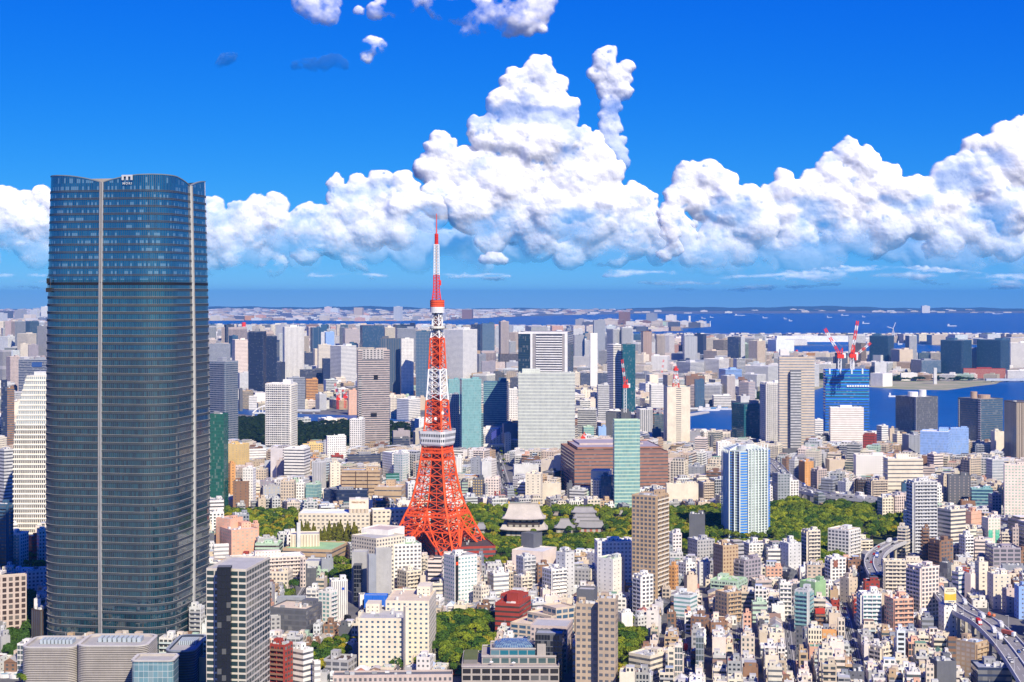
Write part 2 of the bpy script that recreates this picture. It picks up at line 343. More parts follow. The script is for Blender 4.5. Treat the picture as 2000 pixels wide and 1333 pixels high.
# surface streets among the low houses
STREETS = []
def street(pix, hw, mark=True):
    P = smooth_line([G(x, y) for x, y in spoly(pix)], 5); a = strip(P, -hw, hw); mb = MB()
    for i in range(len(a) - 1):
        (l0, r0), (l1, r1) = a[i], a[i + 1]; mb.quad([(*l0, .06), (*r0, .06), (*r1, .06), (*l1, .06)], (.1, .1, .1))
    o = mb.build('street_road', None, M_ASPH); o['kind'] = 'structure'
    if mark:
        mm = MB(); b = strip(P, -.12, .12); e0 = strip(P, -hw + .8, -hw + .95); e1 = strip(P, hw - .95, hw - .8)
        for i in range(len(b) - 1):
            for bb in ((b,) if i % 2 == 0 else ()) + (e0, e1):
                (l0, r0), (l1, r1) = bb[i], bb[i + 1]; mm.quad([(*l0, .075), (*r0, .075), (*r1, .075), (*l1, .075)], (.75, .75, .73))
        o = mm.build('road_marking', None); o['kind'] = 'structure'
    for s in (-1, 1):
        km = MB(); k = strip(P, s * hw, s * (hw + min(1.6, hw * .45)))
        for i in range(len(k) - 1):
            (l0, r0), (l1, r1) = k[i], k[i + 1]; km.quad([(*l0, .18), (*r0, .18), (*r1, .18), (*l1, .18)], (.36, .35, .34))
            km.quad([(*l0, .0), (*l1, .0), (*l1, .18), (*l0, .18)], (.45, .44, .43))
        o = km.build('pavement_kerb', None); o['kind'] = 'structure'
    q = strip(P, -hw * 1.4, hw * 1.4); pl = [t[0] for t in q] + [t[1] for t in q][::-1]
    NOBUILD.append((bbox(pl), pl)); STREETS.append(P); return P
street('1348,1345 1340,1290 1330,1240 1318,1200', 1.9)
street('1437,1345 1440,1290 1444,1240 1446,1200', 1.6)
street('1548,1345 1544,1295 1540,1255 1536,1215', 1.9)
street('1682,1345 1672,1290 1660,1240 1650,1200 1640,1165', 2.4)
street('1960,1345 1935,1290 1905,1255 1875,1228 1850,1205', 4.5)
street('1000,978 985,940 975,905 968,880', 5.0)
street('560,1220 575,1190 592,1165 610,1135', 4.0)
street('700,1240 690,1222 672,1212 640,1208', 5.0)
LIM += [(1100., 1655, 1680, 1285)]
# ---------------------------------------------------------------- buildings
# style: cell, floor, window width, window height, wall gloss, balconies (l = left face, r = right face)
ST = dict(g=(3.2, 3.3, .52, .50, 0, ''), G=(2.2, 3.6, .60, .62, 0, ''), b=(3.0, 3.6, 1.1, .46, 0, ''), B=(3.0, 3.6, 1.1, .64, .2, ''),
          v=(2.6, 60., .50, 1.1, 0, ''), c=(1.9, 3.7, .90, .84, .5, ''), p=(5, 4, 0, 0, 0, ''), s=(5.5, 3.3, .22, .34, 0, ''),
          k=(3.4, 3.2, .72, .62, 0, 'lr'), L=(3.6, 3.2, .66, .60, 0, 'l'), R=(3.6, 3.2, .66, .60, 0, 'r'), w=(6.4, 4.0, .80, .62, 0, ''),
          h=(1.6, 4.2, .62, .90, 0, ''), V=(1.3, 3.6, .5, .72, 0, ''))
def frame(xl, xc, xr, yb, ratio=1.0, depth=None):
    """footprint from three photo columns: left end, nearest edge, right end; the nearest edge stands on the ground at row yb"""
    Y = GY(yb); tl, tcn, tr = [(x - 1000) / F for x in (xl, xc, xr)]
    f = (xr - xc) / max(1e-6, xr - xl)
    if f < 0.02: th = atan(tr) - 0.004; one = 'l'
    elif f > 0.98: th = pi / 2 + atan(tl) + 0.004; one = 'r'
    else: th = atan(tcn) + min(1.42, max(0.10, atan(f / (1 - f) * ratio))); one = ''
    cx, cyy = tcn * Y, Y
    if one == 'r': cx = tl * Y
    if one == 'l': cx = tr * Y
    a = b = None
    if one != 'r': a = (cx - tl * cyy) / (cos(th) + tl * sin(th))
    if one != 'l': b = (tr * cyy - cx) / (sin(th) - tr * cos(th))
    if a is None: a = depth or min(max(b * .6, 8), 40)
    if b is None: b = depth or min(max(a * .6, 8), 40)
    a = min(a, 160); b = min(b, 160)
    if depth: 
        if one == 'l': b = depth
        if one == 'r': a = depth
    C0 = (cx, cyy); B0 = (cx + b * sin(th), cyy + b * cos(th)); A0 = (cx - a * cos(th), cyy + a * sin(th))
    D0 = (A0[0] + B0[0] - cx, A0[1] + B0[1] - cyy)
    return [C0, B0, D0, A0]
def lerp2(p, q, t): return (p[0] + (q[0] - p[0]) * t, p[1] + (q[1] - p[1]) * t)
def bil(P, u, v):                                  # u along C->A, v along C->B
    return (P[0][0] + (P[3][0] - P[0][0]) * u + (P[1][0] - P[0][0]) * v, P[0][1] + (P[3][1] - P[0][1]) * u + (P[1][1] - P[0][1]) * v)
def dist(p, q): return sqrt((p[0] - q[0])**2 + (p[1] - q[1])**2)
def walls(mb, P, z0, z1, wc, gc, st, seed, rimcol=None, para=0.9, faces=(0, 1, 2, 3), plain=()):
    cell, fl, wx, wz, gl, _ = st
    for i in faces:
        a, b = P[i], P[(i + 1) % 4]
        pr = (0 if i in plain else wx, wz, seed, gl)
        zt = z1 - 1.0 if wx and z1 - z0 > 6 else z1
        wall_quad(mb, a, b, z0, zt, wc, gc, pr, cell, fl, u0=i * 37)
        if zt < z1: wall_quad(mb, a, b, zt, z1, wc, pr=(0, 0, seed, 0))
    if para:
        ins = .35; L1, L2 = dist(P[0], P[3]), dist(P[0], P[1]); u, v = min(.2, ins / L1), min(.2, ins / L2)
        Q = [bil(P, u, v), bil(P, u, 1 - v), bil(P, 1 - u, 1 - v), bil(P, 1 - u, v)]
        rc = rimcol or wc
        for i in range(4):
            j = (i + 1) % 4
            mb.quad([(*P[i], z1), (*P[j], z1), (*Q[j], z1), (*Q[i], z1)], rc)
            mb.quad([(*Q[i], z1 - para), (*Q[j], z1 - para), (*Q[j], z1), (*Q[i], z1)], rc)
        return Q
    return P
def balconies_geo(P, face, z0, z1, fl, wc, d=1.3, e=.04, maxn=60, rail=None):
    """one balcony per storey of a face: slab with a solid front; returns a list of MB"""
    i = face; a, b = (P[0], P[1]) if i == 0 else (P[3], P[0])
    L = dist(a, b)
    if L < 3: return []
    n = ((b[1] - a[1]) / L, -(b[0] - a[0]) / L); a2, b2 = lerp2(a, b, e), lerp2(a, b, 1 - e)
    nf = max(1, round((z1 - z0) / fl)); fl = (z1 - z0) / nf; out = []
    for k in range(max(1, nf - maxn), nf):
        m = MB(); z = z0 + k * fl; q = [a2, b2, (b2[0] + n[0] * d, b2[1] + n[1] * d), (a2[0] + n[0] * d, a2[1] + n[1] * d)]
        zt = z + 1.15
        m.quad([(*q[3], z - .2), (*q[2], z - .2), (*q[2], zt), (*q[3], zt)], rail or wc)
        m.quad([(*q[0], z - .2), (*q[3], z - .2), (*q[3], zt), (*q[0], zt)], wc); m.quad([(*q[2], z - .2), (*q[1], z - .2), (*q[1], zt), (*q[2], zt)], wc)
        m.quad([(*q[0], z - .2), (*q[1], z - .2), (*q[2], z - .2), (*q[3], z - .2)], wc); m.quad([(*p, z + .02) for p in q], (.3, .3, .3))
        out.append(m)
    return out
def fins_geo(P, face, z0, z1, step, wc, d=1.25):
    a, b = (P[0], P[1]) if face == 0 else (P[3], P[0]); L = dist(a, b); n = ((b[1] - a[1]) / L, -(b[0] - a[0]) / L)
    m = MB(); k = max(1, round(L * .92 / step))
    for i in range(k + 1):
        p = lerp2(a, b, .04 + .92 * i / k); t = ((b[0] - a[0]) / L * .12, (b[1] - a[1]) / L * .12)
        q = [(p[0] - t[0], p[1] - t[1]), (p[0] + t[0], p[1] + t[1])]; r = [(x + n[0] * d, y + n[1] * d) for x, y in q]
        for s, e in ((q[0], r[0]), (r[0], r[1]), (r[1], q[1])): m.quad([(*s, z0 + 3), (*e, z0 + 3), (*e, z1 - 1.2), (*s, z1 - 1.2)], wc)
    return m
def roof_units(Q, zr, wc, r, n, big=True):
    """list of (name, MB): stair house, cooling boxes, water tank, mast on a roof"""
    out = []; L1, L2 = dist(Q[0], Q[3]), dist(Q[0], Q[1]); used = []
    def sub(u0, u1, v0, v1): return [bil(Q, u0, v0), bil(Q, u0, v1), bil(Q, u1, v1), bil(Q, u1, v0)]
    if min(L1, L2) < 4: return out
    if big:
        w1 = min(.5, max(4.5, L1 * .32) / L1); w2 = min(.55, max(4.5, L2 * .36) / L2)
        u = r.choice([.06, .94 - w1, .5 - w1 / 2]); v = r.choice([.94 - w2, .5 - w2 / 2, .94 - w2])
        h = r.uniform(2.8, 4.4) if L1 * L2 < 900 else r.uniform(4, 7); m = MB(); P = sub(u, u + w1, v, v + w2)
        walls(m, P, zr, zr + h, wc, (.05, .06, .07), (3, 3, .25, .3, 0, ''), r.random() * 50, para=0)
        m.quad([(*p, zr + h) for p in P], tuple(x * .85 for x in wc)); out.append(('stair_house', m)); used.append((u, u + w1, v, v + w2))
    tries = 0; k = 0
    while k < n and tries < n * 6:
        tries += 1; s = r.uniform(1.4, 3.6); w1, w2 = s / L1, s * r.uniform(.5, 1) / L2; 
        if w1 > .4 or w2 > .4: continue
        u, v = r.uniform(.05, .93 - w1), r.uniform(.05, .93 - w2)
        if any(u < b and u + w1 > a and v < d and v + w2 > c for a, b, c, d in used): continue
        used.append((u, u + w1, v, v + w2)); k += 1; m = MB()
        if r.random() < .16:
            x, y = bil(Q, u + w1 / 2, v + w2 / 2); cyl(m, x, y, zr, zr + r.uniform(1.8, 3), min(1.4, s * .4), (.66, .66, .62), 8); out.append(('water_tank', m))
        else:
            P = sub(u, u + w1, v, v + w2); h = r.uniform(.9, 2.0); cc = r.choice([(.62, .62, .6), (.5, .51, .52), (.7, .7, .68), (.3, .31, .32)])
            for i in range(4): wall_quad(m, P[i], P[(i + 1) % 4], zr, zr + h, cc)
            m.quad([(*p, zr + h) for p in P], tuple(x * .9 for x in cc)); out.append(('cooling_unit', m))
    return out
FEET = []      # footprints: (bbox, polygon)
ORDER = []     # for the painter's coverage: (Y, xl, xr, yt, yb, obj)
HAND = []      # (head of label, x centre, y centre photo px, Y)
WIDE = {}
def grow(P, m):
    c = (sum(p[0] for p in P) / 4, sum(p[1] for p in P) / 4); out = []
    for p in P:
        d = max(1, dist(p, c)); out.append((c[0] + (p[0] - c[0]) * (1 + m / d), c[1] + (p[1] - c[1]) * (1 + m / d)))
    return out
def footprint(P, m=1.5):
    g = grow(P, m); FEET.append((bbox(g), g))
def building(label, cat, xl, xc, xr, yt, yv, dyb, style, wc, gc, roof, opt='', root=None, part=None, name=None, group=None):
    """a building that stands where the photo shows it; returns its root"""
    yb = yv + dyb; st = ST[style[0]]; o_ = dict(t.split('=') if '=' in t else (t, '1') for t in opt.split(';') if t)
    P = frame(xl, xc, xr, yb, float(o_.get('ra', 1)), float(o_['dep']) if 'dep' in o_ else None)
    Y0 = P[0][1]; H = HC - (yt - PY0) / F * Y0; near = Y0 < 1750
    wcc = C[wc]; gcc = C[gc]; rc = C[roof]; z0 = float(o_.get('z', 0))
    r = random.Random(hash((xl, xr, yt)) & 0xffff if False else int(xl * 131 + xr * 17 + yt * 7))
    cell, fl, wx, wz, gl, bal = st; fl = float(o_.get('fl', fl)); cell = float(o_.get('ce', cell)); wx = float(o_.get('wx', wx)); wz = float(o_.get('wz', wz))
    if o_.get('nobal'): bal = ''
    st = (cell, fl, wx, wz, gl, bal)
    org = ((P[0][0] + P[2][0]) / 2, (P[0][1] + P[2][1]) / 2, 0)
    newroot = root is None
    if newroot:
        tall = H > 95
        nm = name or {'skyscraper': 'skyscraper', 'office building': 'office_building', 'apartment building': 'apartment_building', 'tower': 'apartment_tower'}.get(cat, cat.replace(' ', '_'))
        root = empty(nm, org, label, cat, group)
        HAND.append((label.split(',')[0], (xl + xr) / 2, (yt + yv) / 2, Y0))
    else: org = tuple(root.location)
    plain = [int(c) for c in o_.get('pl', '')]
    mb = MB(); Q = walls(mb, P, z0, H, wcc, gcc, st, r.random() * 90, para=1.0 if not o_.get('flat') else 0, plain=plain)
    if o_.get('floorband'): pass
    pn = part or 'wall'
    wo = mb.build(pn, root, org=org)
    sub = root if part is None else wo
    zr = H - (1.0 if not o_.get('flat') else 0)
    def put(nm, m):
        q = m.build(nm, sub, org=org); return q
    if part is None or True:
        m = MB(); m.quad([(*p, zr) for p in Q], rc, uv=ngon_uv(Q)); put('roof', m)
    if H - z0 > 7:
        for fc, ch in ((0, 'r'), (3, 'l')):
            if ch in bal:
                a, b = (P[0], P[1]) if fc == 0 else (P[3], P[0])
                if dist(a, b) < 5: continue
                rail = C[o_['rail']] if 'rail' in o_ else None
                bs = balconies_geo(P, fc, z0, H - .8, fl, wcc, maxn=99, rail=rail)
                if Y0 < 1800:
                    for m in bs: put('balcony', m)
                else:
                    m = MB()
                    for q in bs: merge(m, q)
                    put('balcony_front', m)
                if dist(a, b) > 9 and Y0 < 2600: put('balcony_divider', fins_geo(P, fc, z0, H, 6.5, wcc))
    if H - z0 > 6 and not o_.get('nou'):
        n = 0 if Y0 > 2600 else (3 if Y0 > 1800 else 6)
        if min(dist(P[0], P[1]), dist(P[0], P[3])) > 5:
            for nm, m in roof_units(Q, zr, tuple(min(.8, x * 1.05) for x in wcc) if sum(wcc) > .3 else (.3, .3, .31), r, n, big=not o_.get('nosh')): put(nm, m)
    if 'mast' in o_:
        m = MB(); x, y = bil(Q, .5, .5); cyl(m, x, y, zr, zr + float(o_['mast']), .35, (.7, .7, .7), 6, .1); put('mast', m)
    footprint(P); LIM.append((Y0, xl - 1, xr + 1, yv)); ORDER.append((Y0, xl, xr, yt, yb, None))
    root['_P'] = [c for p in P for c in p]; root['_H'] = H
    return root
def merge(m, q):
    n = len(m.v); m.v += q.v; m.f += [tuple(i + n for i in f) for f in q.f]; m.uv += q.uv; m.wc += q.wc; m.gc += q.gc; m.pr += q.pr
CATS = dict(o='office building', a='apartment building', s='skyscraper', t='residential tower', h='house', m='hall', x='hotel', c='construction site')
TABLE = r'''
@left edge and around the glass skyscraper
2 2 14 742 860 20 B v v k s|navy slab tower cut by the left edge beside the curved cream office
14 14 28 758 880 20 b n k k o|dark brown banded office just left of the curved cream office
12 20 38 697 752 30 g j k g a|grey beige lattice apartment tower left of the small opening-topped office
40 40 55 672 702 40 g c k b a|beige apartment tower above the small opening-topped office, left half
55 56 75 674 702 36 g m k g a|mauve apartment tower above the small opening-topped office, right half
36 36 92 703 760 40 B s v k o|slate office with a square opening under its roof, beside the glass skyscraper
-2 8 26 878 1000 30 b l k g o|grey banded office with a slanted roof at the left edge
-4 14 24 985 1110 14 k f k g a|blue grey tower with glass balconies cut by the left edge
12 14 34 1024 1062 10 b w k w a|small white ribbon-windowed block below the curved cream office
12 40 56 1042 1103 9 L w q w a rail=q|white flats with teal balconies beside the glass skyscraper
55 62 80 1048 1092 11 g r k g a|red flats with an outside stair beside the glass skyscraper
72 76 94 1036 1088 22 g i k w a|pinkish white flats behind the red flats at the glass skyscraper
-12 -10 52 1126 1222 26 w j d x o ce=4.6;wx=.62;wz=.7;fl=4.2|brown office with pale vertical piers and roof garden at the left edge
52 54 93 1116 1148 30 g l k l o|low pale grey office between the brown piered office and the glass skyscraper
61 78 100 1192 1262 10 v d k k o|dark brown slatted block at the shaded foot of the glass skyscraper
-10 2 20 1244 1288 8 p g k m h|small house with a violet roof in the shade at the left edge
@right of the glass skyscraper
405 406 450 672 712 40 g s v g t|grey blue tower behind the rounded lattice tower, upper left
408 440 465 706 862 10 k s f g t ra=1.2;fl=3.6|rounded grey blue lattice tower right of the glass skyscraper
410 437 446 809 982 22 c G G k o nobal|green glass tower with white fins, touching the glass skyscraper
447 454 465 656 704 40 g f v g t|dark teal tower in front of the striped chimney
453 459 484 664 730 34 b i j i t|stepped beige tower with pale ribbon floors near the striped chimney
485 514 520 648 768 22 k v v v t|dark navy residential tower, left one of the joined pair
518 520 541 657 744 30 k v v k t|dark navy residential tower, right one of the joined pair
530 549 557 708 746 16 g v k d o|low navy block with a reddish side below the joined navy pair
465 468 495 729 766 10 g l s g a|pale grey twin-shaft flats beside the joined navy pair
466 468 474 760 790 14 p k k k o|dark narrow block under the pale twin-shaft flats
486 486 502 774 796 6 b w g w o|small white slab by the arched white bridge
552 556 594 639 732 26 v w g c t ce=3.4;mast=16|tall white ribbed tower with a single spire
606 610 627 640 682 40 v f v f s|dark teal striped tower right of the white ribbed tower
611 615 634 682 718 18 v c b c t|cream ribbed tower in front of the dark teal striped tower
620 622 647 674 720 30 b c g c t|cream banded tower beside the slanted-roof office
634 636 653 649 674 50 c U U l o|pale blue smooth office block far behind the slanted-roof office
645 666 696 676 742 18 b w s l s wz=.5|white banded office with a slanted dark crown
629 631 645 701 746 18 g v v k o|small navy tower touching the slanted-roof office
594 596 612 690 718 24 g v k d o|navy and reddish block below the dark teal striped tower
585 586 634 722 742 20 B k v k o|low dark roofs of offices before the slanted-roof office
670 674 702 643 676 40 b j s g t|grey beige banded tower behind the slanted-roof office
703 708 750 636 668 46 B v f f s|dark angular glass office with a white wedge on its side
714 716 750 652 664 36 c f f f o|dark teal block under the white wedge of the angular office
750 752 772 640 662 50 b c k c t|pale block behind the dark angular office
772 776 812 642 680 50 b s k g t|dark ribbed pair of towers left of the orange lattice tower
742 782 784 661 772 18 v k f g t ce=4|dark blue striped tower left of the white balcony shaft
783 784 808 662 776 16 g w s w t|white balcony shaft on the dark blue striped tower
812 838 842 648 776 22 g f s g t|grey teal tower just left of the orange lattice tower
841 866 867 645 736 22 g l q l t|pale green lattice tower behind the orange lattice tower
697 699 761 684 872 12 b j k k t wz=.60;fl=3.5|tall brown grey balcony tower with two dark square openings
518 567 580 750 880 12 k w k w t fl=3.5|white balcony tower with notched crown left of the garden
596 598 621 741 787 10 b o d t a|rust orange apartment block above the river
560 562 596 738 792 12 b s k g o|grey banded office left of the rust orange block
616 624 638 770 794 8 v l s w o|pale ribbed office on the river bank
679 681 697 763 805 6 g p b i a|slim apricot apartment block by the river cranes
588 589 602 783 794 6 g c k c a|tiny beige block at the river bank
775 798 821 780 814 8 b w s w o|white curved riverside warehouse office
760 762 776 776 806 12 g c k c a|cream block left of the white riverside warehouse
683 706 713 819 882 10 g w k w a|slim white apartment tower in front of the tall brown grey tower
637 639 676 852 897 10 g w s x o|white gridded office with green roof below the garden
766 768 801 842 864 8 p m m m o|mauve flat-roofed hall by the canal
768 768 800 856 880 8 B k v k o|dark curved office before the mauve hall
445 472 487 868 920 12 s y b y o|yellow tiled office beside the green glass tower
444 450 460 905 975 8 s o d o a|orange flats wedged behind the green glass tower
480 481 520 878 905 8 b w g w o|long white office left of the white striped office
555 594 606 876 941 8 b w k w o fl=4;wz=.42|white office with bold grey stripes
540 552 556 900 935 8 p j j g o|blank grey beige flank left of the white striped office
590 592 630 868 890 10 g y k c a|sandy apartment block behind the white striped office
606 608 622 894 906 8 p o o o a|low orange building right of the white striped office
646 648 671 890 906 6 b r d r a|small terracotta banded block near the navy office
678 680 747 889 914 16 B v k s o|long navy office with a pale roof plate
742 743 762 884 935 8 g k g g a|slender grey flats left of the grey panel tower
747 766 800 885 940 10 g w k w a|white apartment block beside the orange lattice tower
769 786 798 887 948 8 g l q l o|grey panel office with a glazed side strip
667 742 746 919 974 14 b t d g o wz=.28;fl=4.5|big brown office with grouped slit windows
731 784 792 952 982 16 b t k b o wz=.2;fl=6|low brown terrace building with a roof café
753 754 780 926 952 8 b G q x o|small teal glazed office left of the orange lattice tower
632 718 720 957 992 16 B v v g o|low dark glass office behind the long cream hotel
662 663 684 948 960 26 p w w w o|white plant box on the dark glass office
610 628 637 903 962 8 v l g g o|light grey ribbed tower right of the white striped office
643 645 665 905 962 8 s c k c a|narrow cream apartment block left of the big brown office
455 485 490 940 990 10 s n k d a|dark brown flats with scattered square windows
474 494 500 915 985 14 g w g w a|tall white flats behind the dark brown flats
458 460 496 910 925 14 g j k g o|grey hip-roofed office above the white flats
495 520 524 917 945 8 g b k e o|tan office with mint roof left of the pink gable
508 530 536 940 975 8 s m q m o|rose gabled glass-front building above the wood
511 514 548 950 978 8 s g U m o|rose and grey office with blue panes above the wood
548 574 578 940 985 8 g b k b a|sand grey apartment block above the wood
578 594 597 944 983 8 g w k w a|white slim flats above the wood
597 618 628 946 984 8 c e q l o|pale green glazed office above the wood
@hotel and front-left district
583 722 728 1003 1058 8 g c k h x ce=4.4;wz=.36;fl=4.2;nou|long cream hotel with a mint roof edge, left wing
724 728 806 996 1058 8 g c k h x ce=4.4;wz=.36;fl=4.2;nou;ra=.4|long cream hotel with a mint roof edge, right wing
421 452 505 1036 1088 10 g p b j a ra=1.4;ce=4.4|peach tiled apartment complex right of the glass skyscraper
+tower_block 422 450 474 1014 1050 42 s p b j
+wing 486 496 506 1024 1075 14 g p b p
417 418 447 1064 1102 12 b w g w a|small white stepped block right of the glass skyscraper
498 545 552 1062 1090 12 b e d x m|low assembly wing with a green roof
552 648 680 1074 1100 14 b t k x m wz=.3;fl=4.6;nou|green-roofed brown assembly hall with a beige box on top
+fly_tower 567 568 624 1044 1076 30 v c b g dep=18;nou
+chimney 579 580 587 1022 1050 57 p l l l dep=4;nou
500 503 540 1052 1068 30 p g g g m|grey metal-roofed wing behind the assembly wing
448 455 596 1092 1130 14 k i k h a fl=3.4|long beige terrace flats with a pale roof
586 592 597 1090 1136 12 g i k g a|beige end block of the long terrace flats
525 562 572 1117 1148 12 g c k n a|small beige flats in front of the long terrace flats
586 618 620 1110 1133 10 c k k k o|dark glass cube before the long terrace flats
596 634 640 1096 1115 18 p l k s o nou|pale hall with a slanted grey canopy
626 628 651 1092 1124 12 p s s g o|blank slate wall block with a small red mark
618 640 643 1112 1128 8 g e k x o|ivy green office beside the slate wall block
@grand office cluster
687 716 720 1078 1170 10 p g k g o nou|grey office portal with a tall dark glass slot
+glass_slot 691 706 708 1102 1160 22 c k z k z=3;nou;flat
718 720 735 1084 1150 40 p s k s o nou|round-fronted grey stair tower of the portal office
732 734 765 1072 1170 14 w g g g o wx=.05;nou|grey tiled tower beside the portal office
687 735 790 1052 1120 46 g c k g o nou|white headquarters with a long windowed wing
+plant_block 706 758 790 1036 1062 94 p w w j nou
758 770 823 1064 1128 32 g w k x o ce=3.2;wx=.6;wz=.5|white windowed wing with a green roof
762 764 770 1090 1150 20 g c k c o|narrow cream link with square windows
700 703 735 1162 1172 18 p w w w o|white block over a low grey base behind the blue sheeting
711 756 758 1163 1200 10 v u u g c ce=4;wx=.1;nou|building wrapped in bright blue sheeting
598 618 624 1150 1195 8 k w s w a|narrow white balcony flats, one of three slim towers
622 644 658 1156 1224 8 R w q w a|white curved-balcony slim tower by the road junction
643 647 679 1134 1204 8 v w g w o ce=1.6;fl=4|white ribbed office with a round blue star mark
541 596 598 1167 1192 26 p s s s o nou|slate plant box with round portholes
527 598 629 1190 1248 8 B k k b o fl=4;wz=.7|dark glazed office with a chamfered corner
527 529 548 1204 1242 14 g g k g a|grey corner flats below the dark glazed office
527 556 572 1260 1345 12 L r d x a rail=n|brick red flats with green gabled roof
571 592 612 1270 1340 12 b w k w a wz=.4|white stepped flats with planted terraces
610 614 626 1292 1345 8 b w g w a|white balcony end beside the stepped flats
403 481 527 1112 1345 60 w A D g t ra=.55;ce=5.2;fl=3.9;wz=.68;wx=.88;nou|tall white framed office tower with a dark central shaft
+plant_box 426 459 482 1104 1135 245 p l l k nou
+dark_shaft 424 451 453.5 1108 1345 64 c z z k nou;flat;ce=3;fl=3.9
700 788 799 1208 1308 10 g c f g a ce=3.9;wx=.42;wz=.42;ra=.7|cream slab flats with a yellow water tank, nearer one
+stair_shaft 788 792 798 1186 1300 22 p c c c nou
753 838 852 1174 1288 10 g c f b a ce=3.8;wx=.42;wz=.42;ra=.7|cream slab flats, taller one behind
674 690 702 1258 1282 10 p l l e m|low shed with a pale green roof beside the cream slab flats
632 680 697 1290 1318 10 w g k d m|low concrete pavilion on stilts in the garden
650 884 884 1317 1345 14 g j k k a fl=4;dep=12;nosh|long low brown flats with flat garden roofs at the bottom edge
776 794 822 1116 1160 10 R c k g a|grey beige balcony flats left of the white flats with a black stripe
822 836 848 1146 1170 8 g c k l o|low cream offices below the tower foot
840 842 873 1140 1176 8 b c k w a|small cream stepped flats left of the white flats with a black stripe
835 860 868 1172 1192 8 g w k i a|low white house left of the white flats with a black stripe
867 888 932 1087 1183 8 g w q g a ra=.8;wx=.6;wz=.4|white flats with a black stripe and a red square
@foot of the lattice tower
826 850 968 1070 1092 8 b r k d m fl=5;ra=1.6|maroon visitor building under the orange lattice tower
@centre front
952 964 994 1121 1160 8 b w s w a|white ribbon-windowed flats with a red panel
948 952 981 1102 1128 8 g l k l h|pale vaulted-roof house left of the museum
983 986 1006 1104 1122 8 g i k p h|small salmon house left of the museum
1000 1060 1087 1078 1108 22 p i j l m nou|beige museum with a flat roof
+dark_cube 1018 1042 1059 1043 1084 36 p k k k nou
1046 1050 1072 1104 1150 10 g n k g a|brown flats beside the grey stair tower
1008 1022 1046 1088 1152 8 R l s g a|grey flats with white-railed balconies and solar roof
1086 1104 1122 1080 1168 8 s l k g a|grey stair tower with an open zigzag stair
1059 1077 1107 1113 1172 8 R w k w a|cream stepped flats with balconies, centre front
1003 1018 1039 1126 1162 10 R c k g a|khaki balcony flats left of the cream stepped flats
924 940 954 1146 1186 8 g c k c a|low sand flats left of the red-brick stepped building
1121 1130 1150 1095 1112 22 p b b b h|low sand museum annex in the trees
1122 1150 1160 1112 1152 8 g g k g a|grey streaked flats left of the cream blank flats
1150 1154 1188 1112 1150 8 s c k c a|cream blank flats with small windows
1147 1167 1190 1082 1112 20 s w k w a|white flats left of the lavender tower
1161 1167 1234 1058 1148 14 g w s l t|lavender grey tower with a white grid side
1166 1197 1220 1092 1172 8 s w g x a|white flats with a green roof panel
1168 1178 1188 1148 1166 8 g y b y h|small orange yellow house by the white flats
1234 1281 1305 969 1178 10 R t k g t ra=.9;fl=3.4;rail=c|tall tan tower with wide white balconies
1237 1254 1276 1124 1196 8 L w k c a|slim white and cream flats before the tall tan tower
1228 1230 1240 1150 1186 6 g s k g a|narrow grey flats beside the slim white and cream flats
1305 1318 1325 1106 1152 8 g o n o a|orange flats with balconies right of the tall tan tower
1306 1308 1334 1080 1104 12 g l k g o|light grey office cluster right of the tall tan tower
1316 1348 1362 1164 1200 8 b h q l o|pale aqua office with ribbon windows
@front
967 1014 1037 1180 1232 8 b r d r a ra=.6;wz=.4|red-brick stepped building beside the near wood
+upper_storeys 978 1014 1032 1163 1190 44 g r k r nou
+roof_house 990 1012 1022 1158 1170 66 p r r r nou
940 944 972 1168 1182 12 b l k U o|low glazed office left of the red-brick stepped building
1030 1040 1068 1178 1200 8 b l k U o|low pale blue roofed office right of the red-brick stepped building
1062 1064 1090 1164 1190 12 p i i U o|pinkish blank block with a blue roof
1055 1060 1078 1152 1168 12 p i j U o|pale pink tank house behind the low blue roofs
997 1060 1122 1222 1262 10 w b f b a fl=3.6;ce=6;ra=.5;nou|tan terraced flats stepping up to the tan brick tower
+terrace 1030 1076 1122 1204 1240 30 w b f b nou
+terrace 1060 1086 1122 1188 1224 44 w b f b nou
1124 1168 1172 1180 1345 12 G B k b t ce=3.5;fl=4;wx=.62;wz=.46|tan brick tower with paired windows
+wing 1168 1202 1207 1170 1345 20 G B k b ce=3.5;fl=4;wx=.62;wz=.46
+plant_room 1126 1160 1167 1152 1185 166 p k j g nou
1036 1108 1119 1224 1300 16 g j k g o nou|grey concrete club wing behind the glass lift hall
1045 1098 1102 1238 1320 14 c k z s o nou|dark glass lift hall of the pool club
1206 1214 1236 1198 1210 30 p w w w h|white sloping wing in the trees by the tan brick tower
@row behind, centre
888 890 903 893 935 8 v w l w o|narrow white ribbed block right of the orange lattice tower
873 875 897 770 884 10 g s f g s|grey blue gridded skyscraper right of the orange lattice tower
873 876 898 742 800 24 c q q q o|teal glass shoulder of the boulevard tower
898 902 940 741 884 16 c q q q s wx=.8|pale teal glass boulevard tower
895 932 944 810 884 6 b q k g o|lower teal glass front with dark corner
944 990 993 746 838 22 b f q q s wz=.55|blue curved glass office with a sloping crown
992 994 1011 760 828 14 g w k w o|cream punched-window office right of the blue curved office
944 975 979 838 872 8 s w k w o|white office with a blue violet sign
981 984 1010 828 862 8 p s k g o|plain slate office right of the violet sign
985 987 998 847 880 6 s w k w o|small white monorail tower building
940 941 968 706 734 20 g m f m o|purple grey lower block under the twin dark tower
920 938 940 634 690 36 B v v v s|dark navy twin tower, left shaft
940 942 966 632 690 34 g f s g s|blue grey twin tower, right shaft
866 904 932 644 734 22 g w f w t|pair of tall white lattice towers with a diagonal shadow
932 935 949 692 732 14 b s k g t|short grey banded tower beside the white lattice pair
974 978 994 628 690 34 v j k c t|beige grey ribbed tower with cream crown
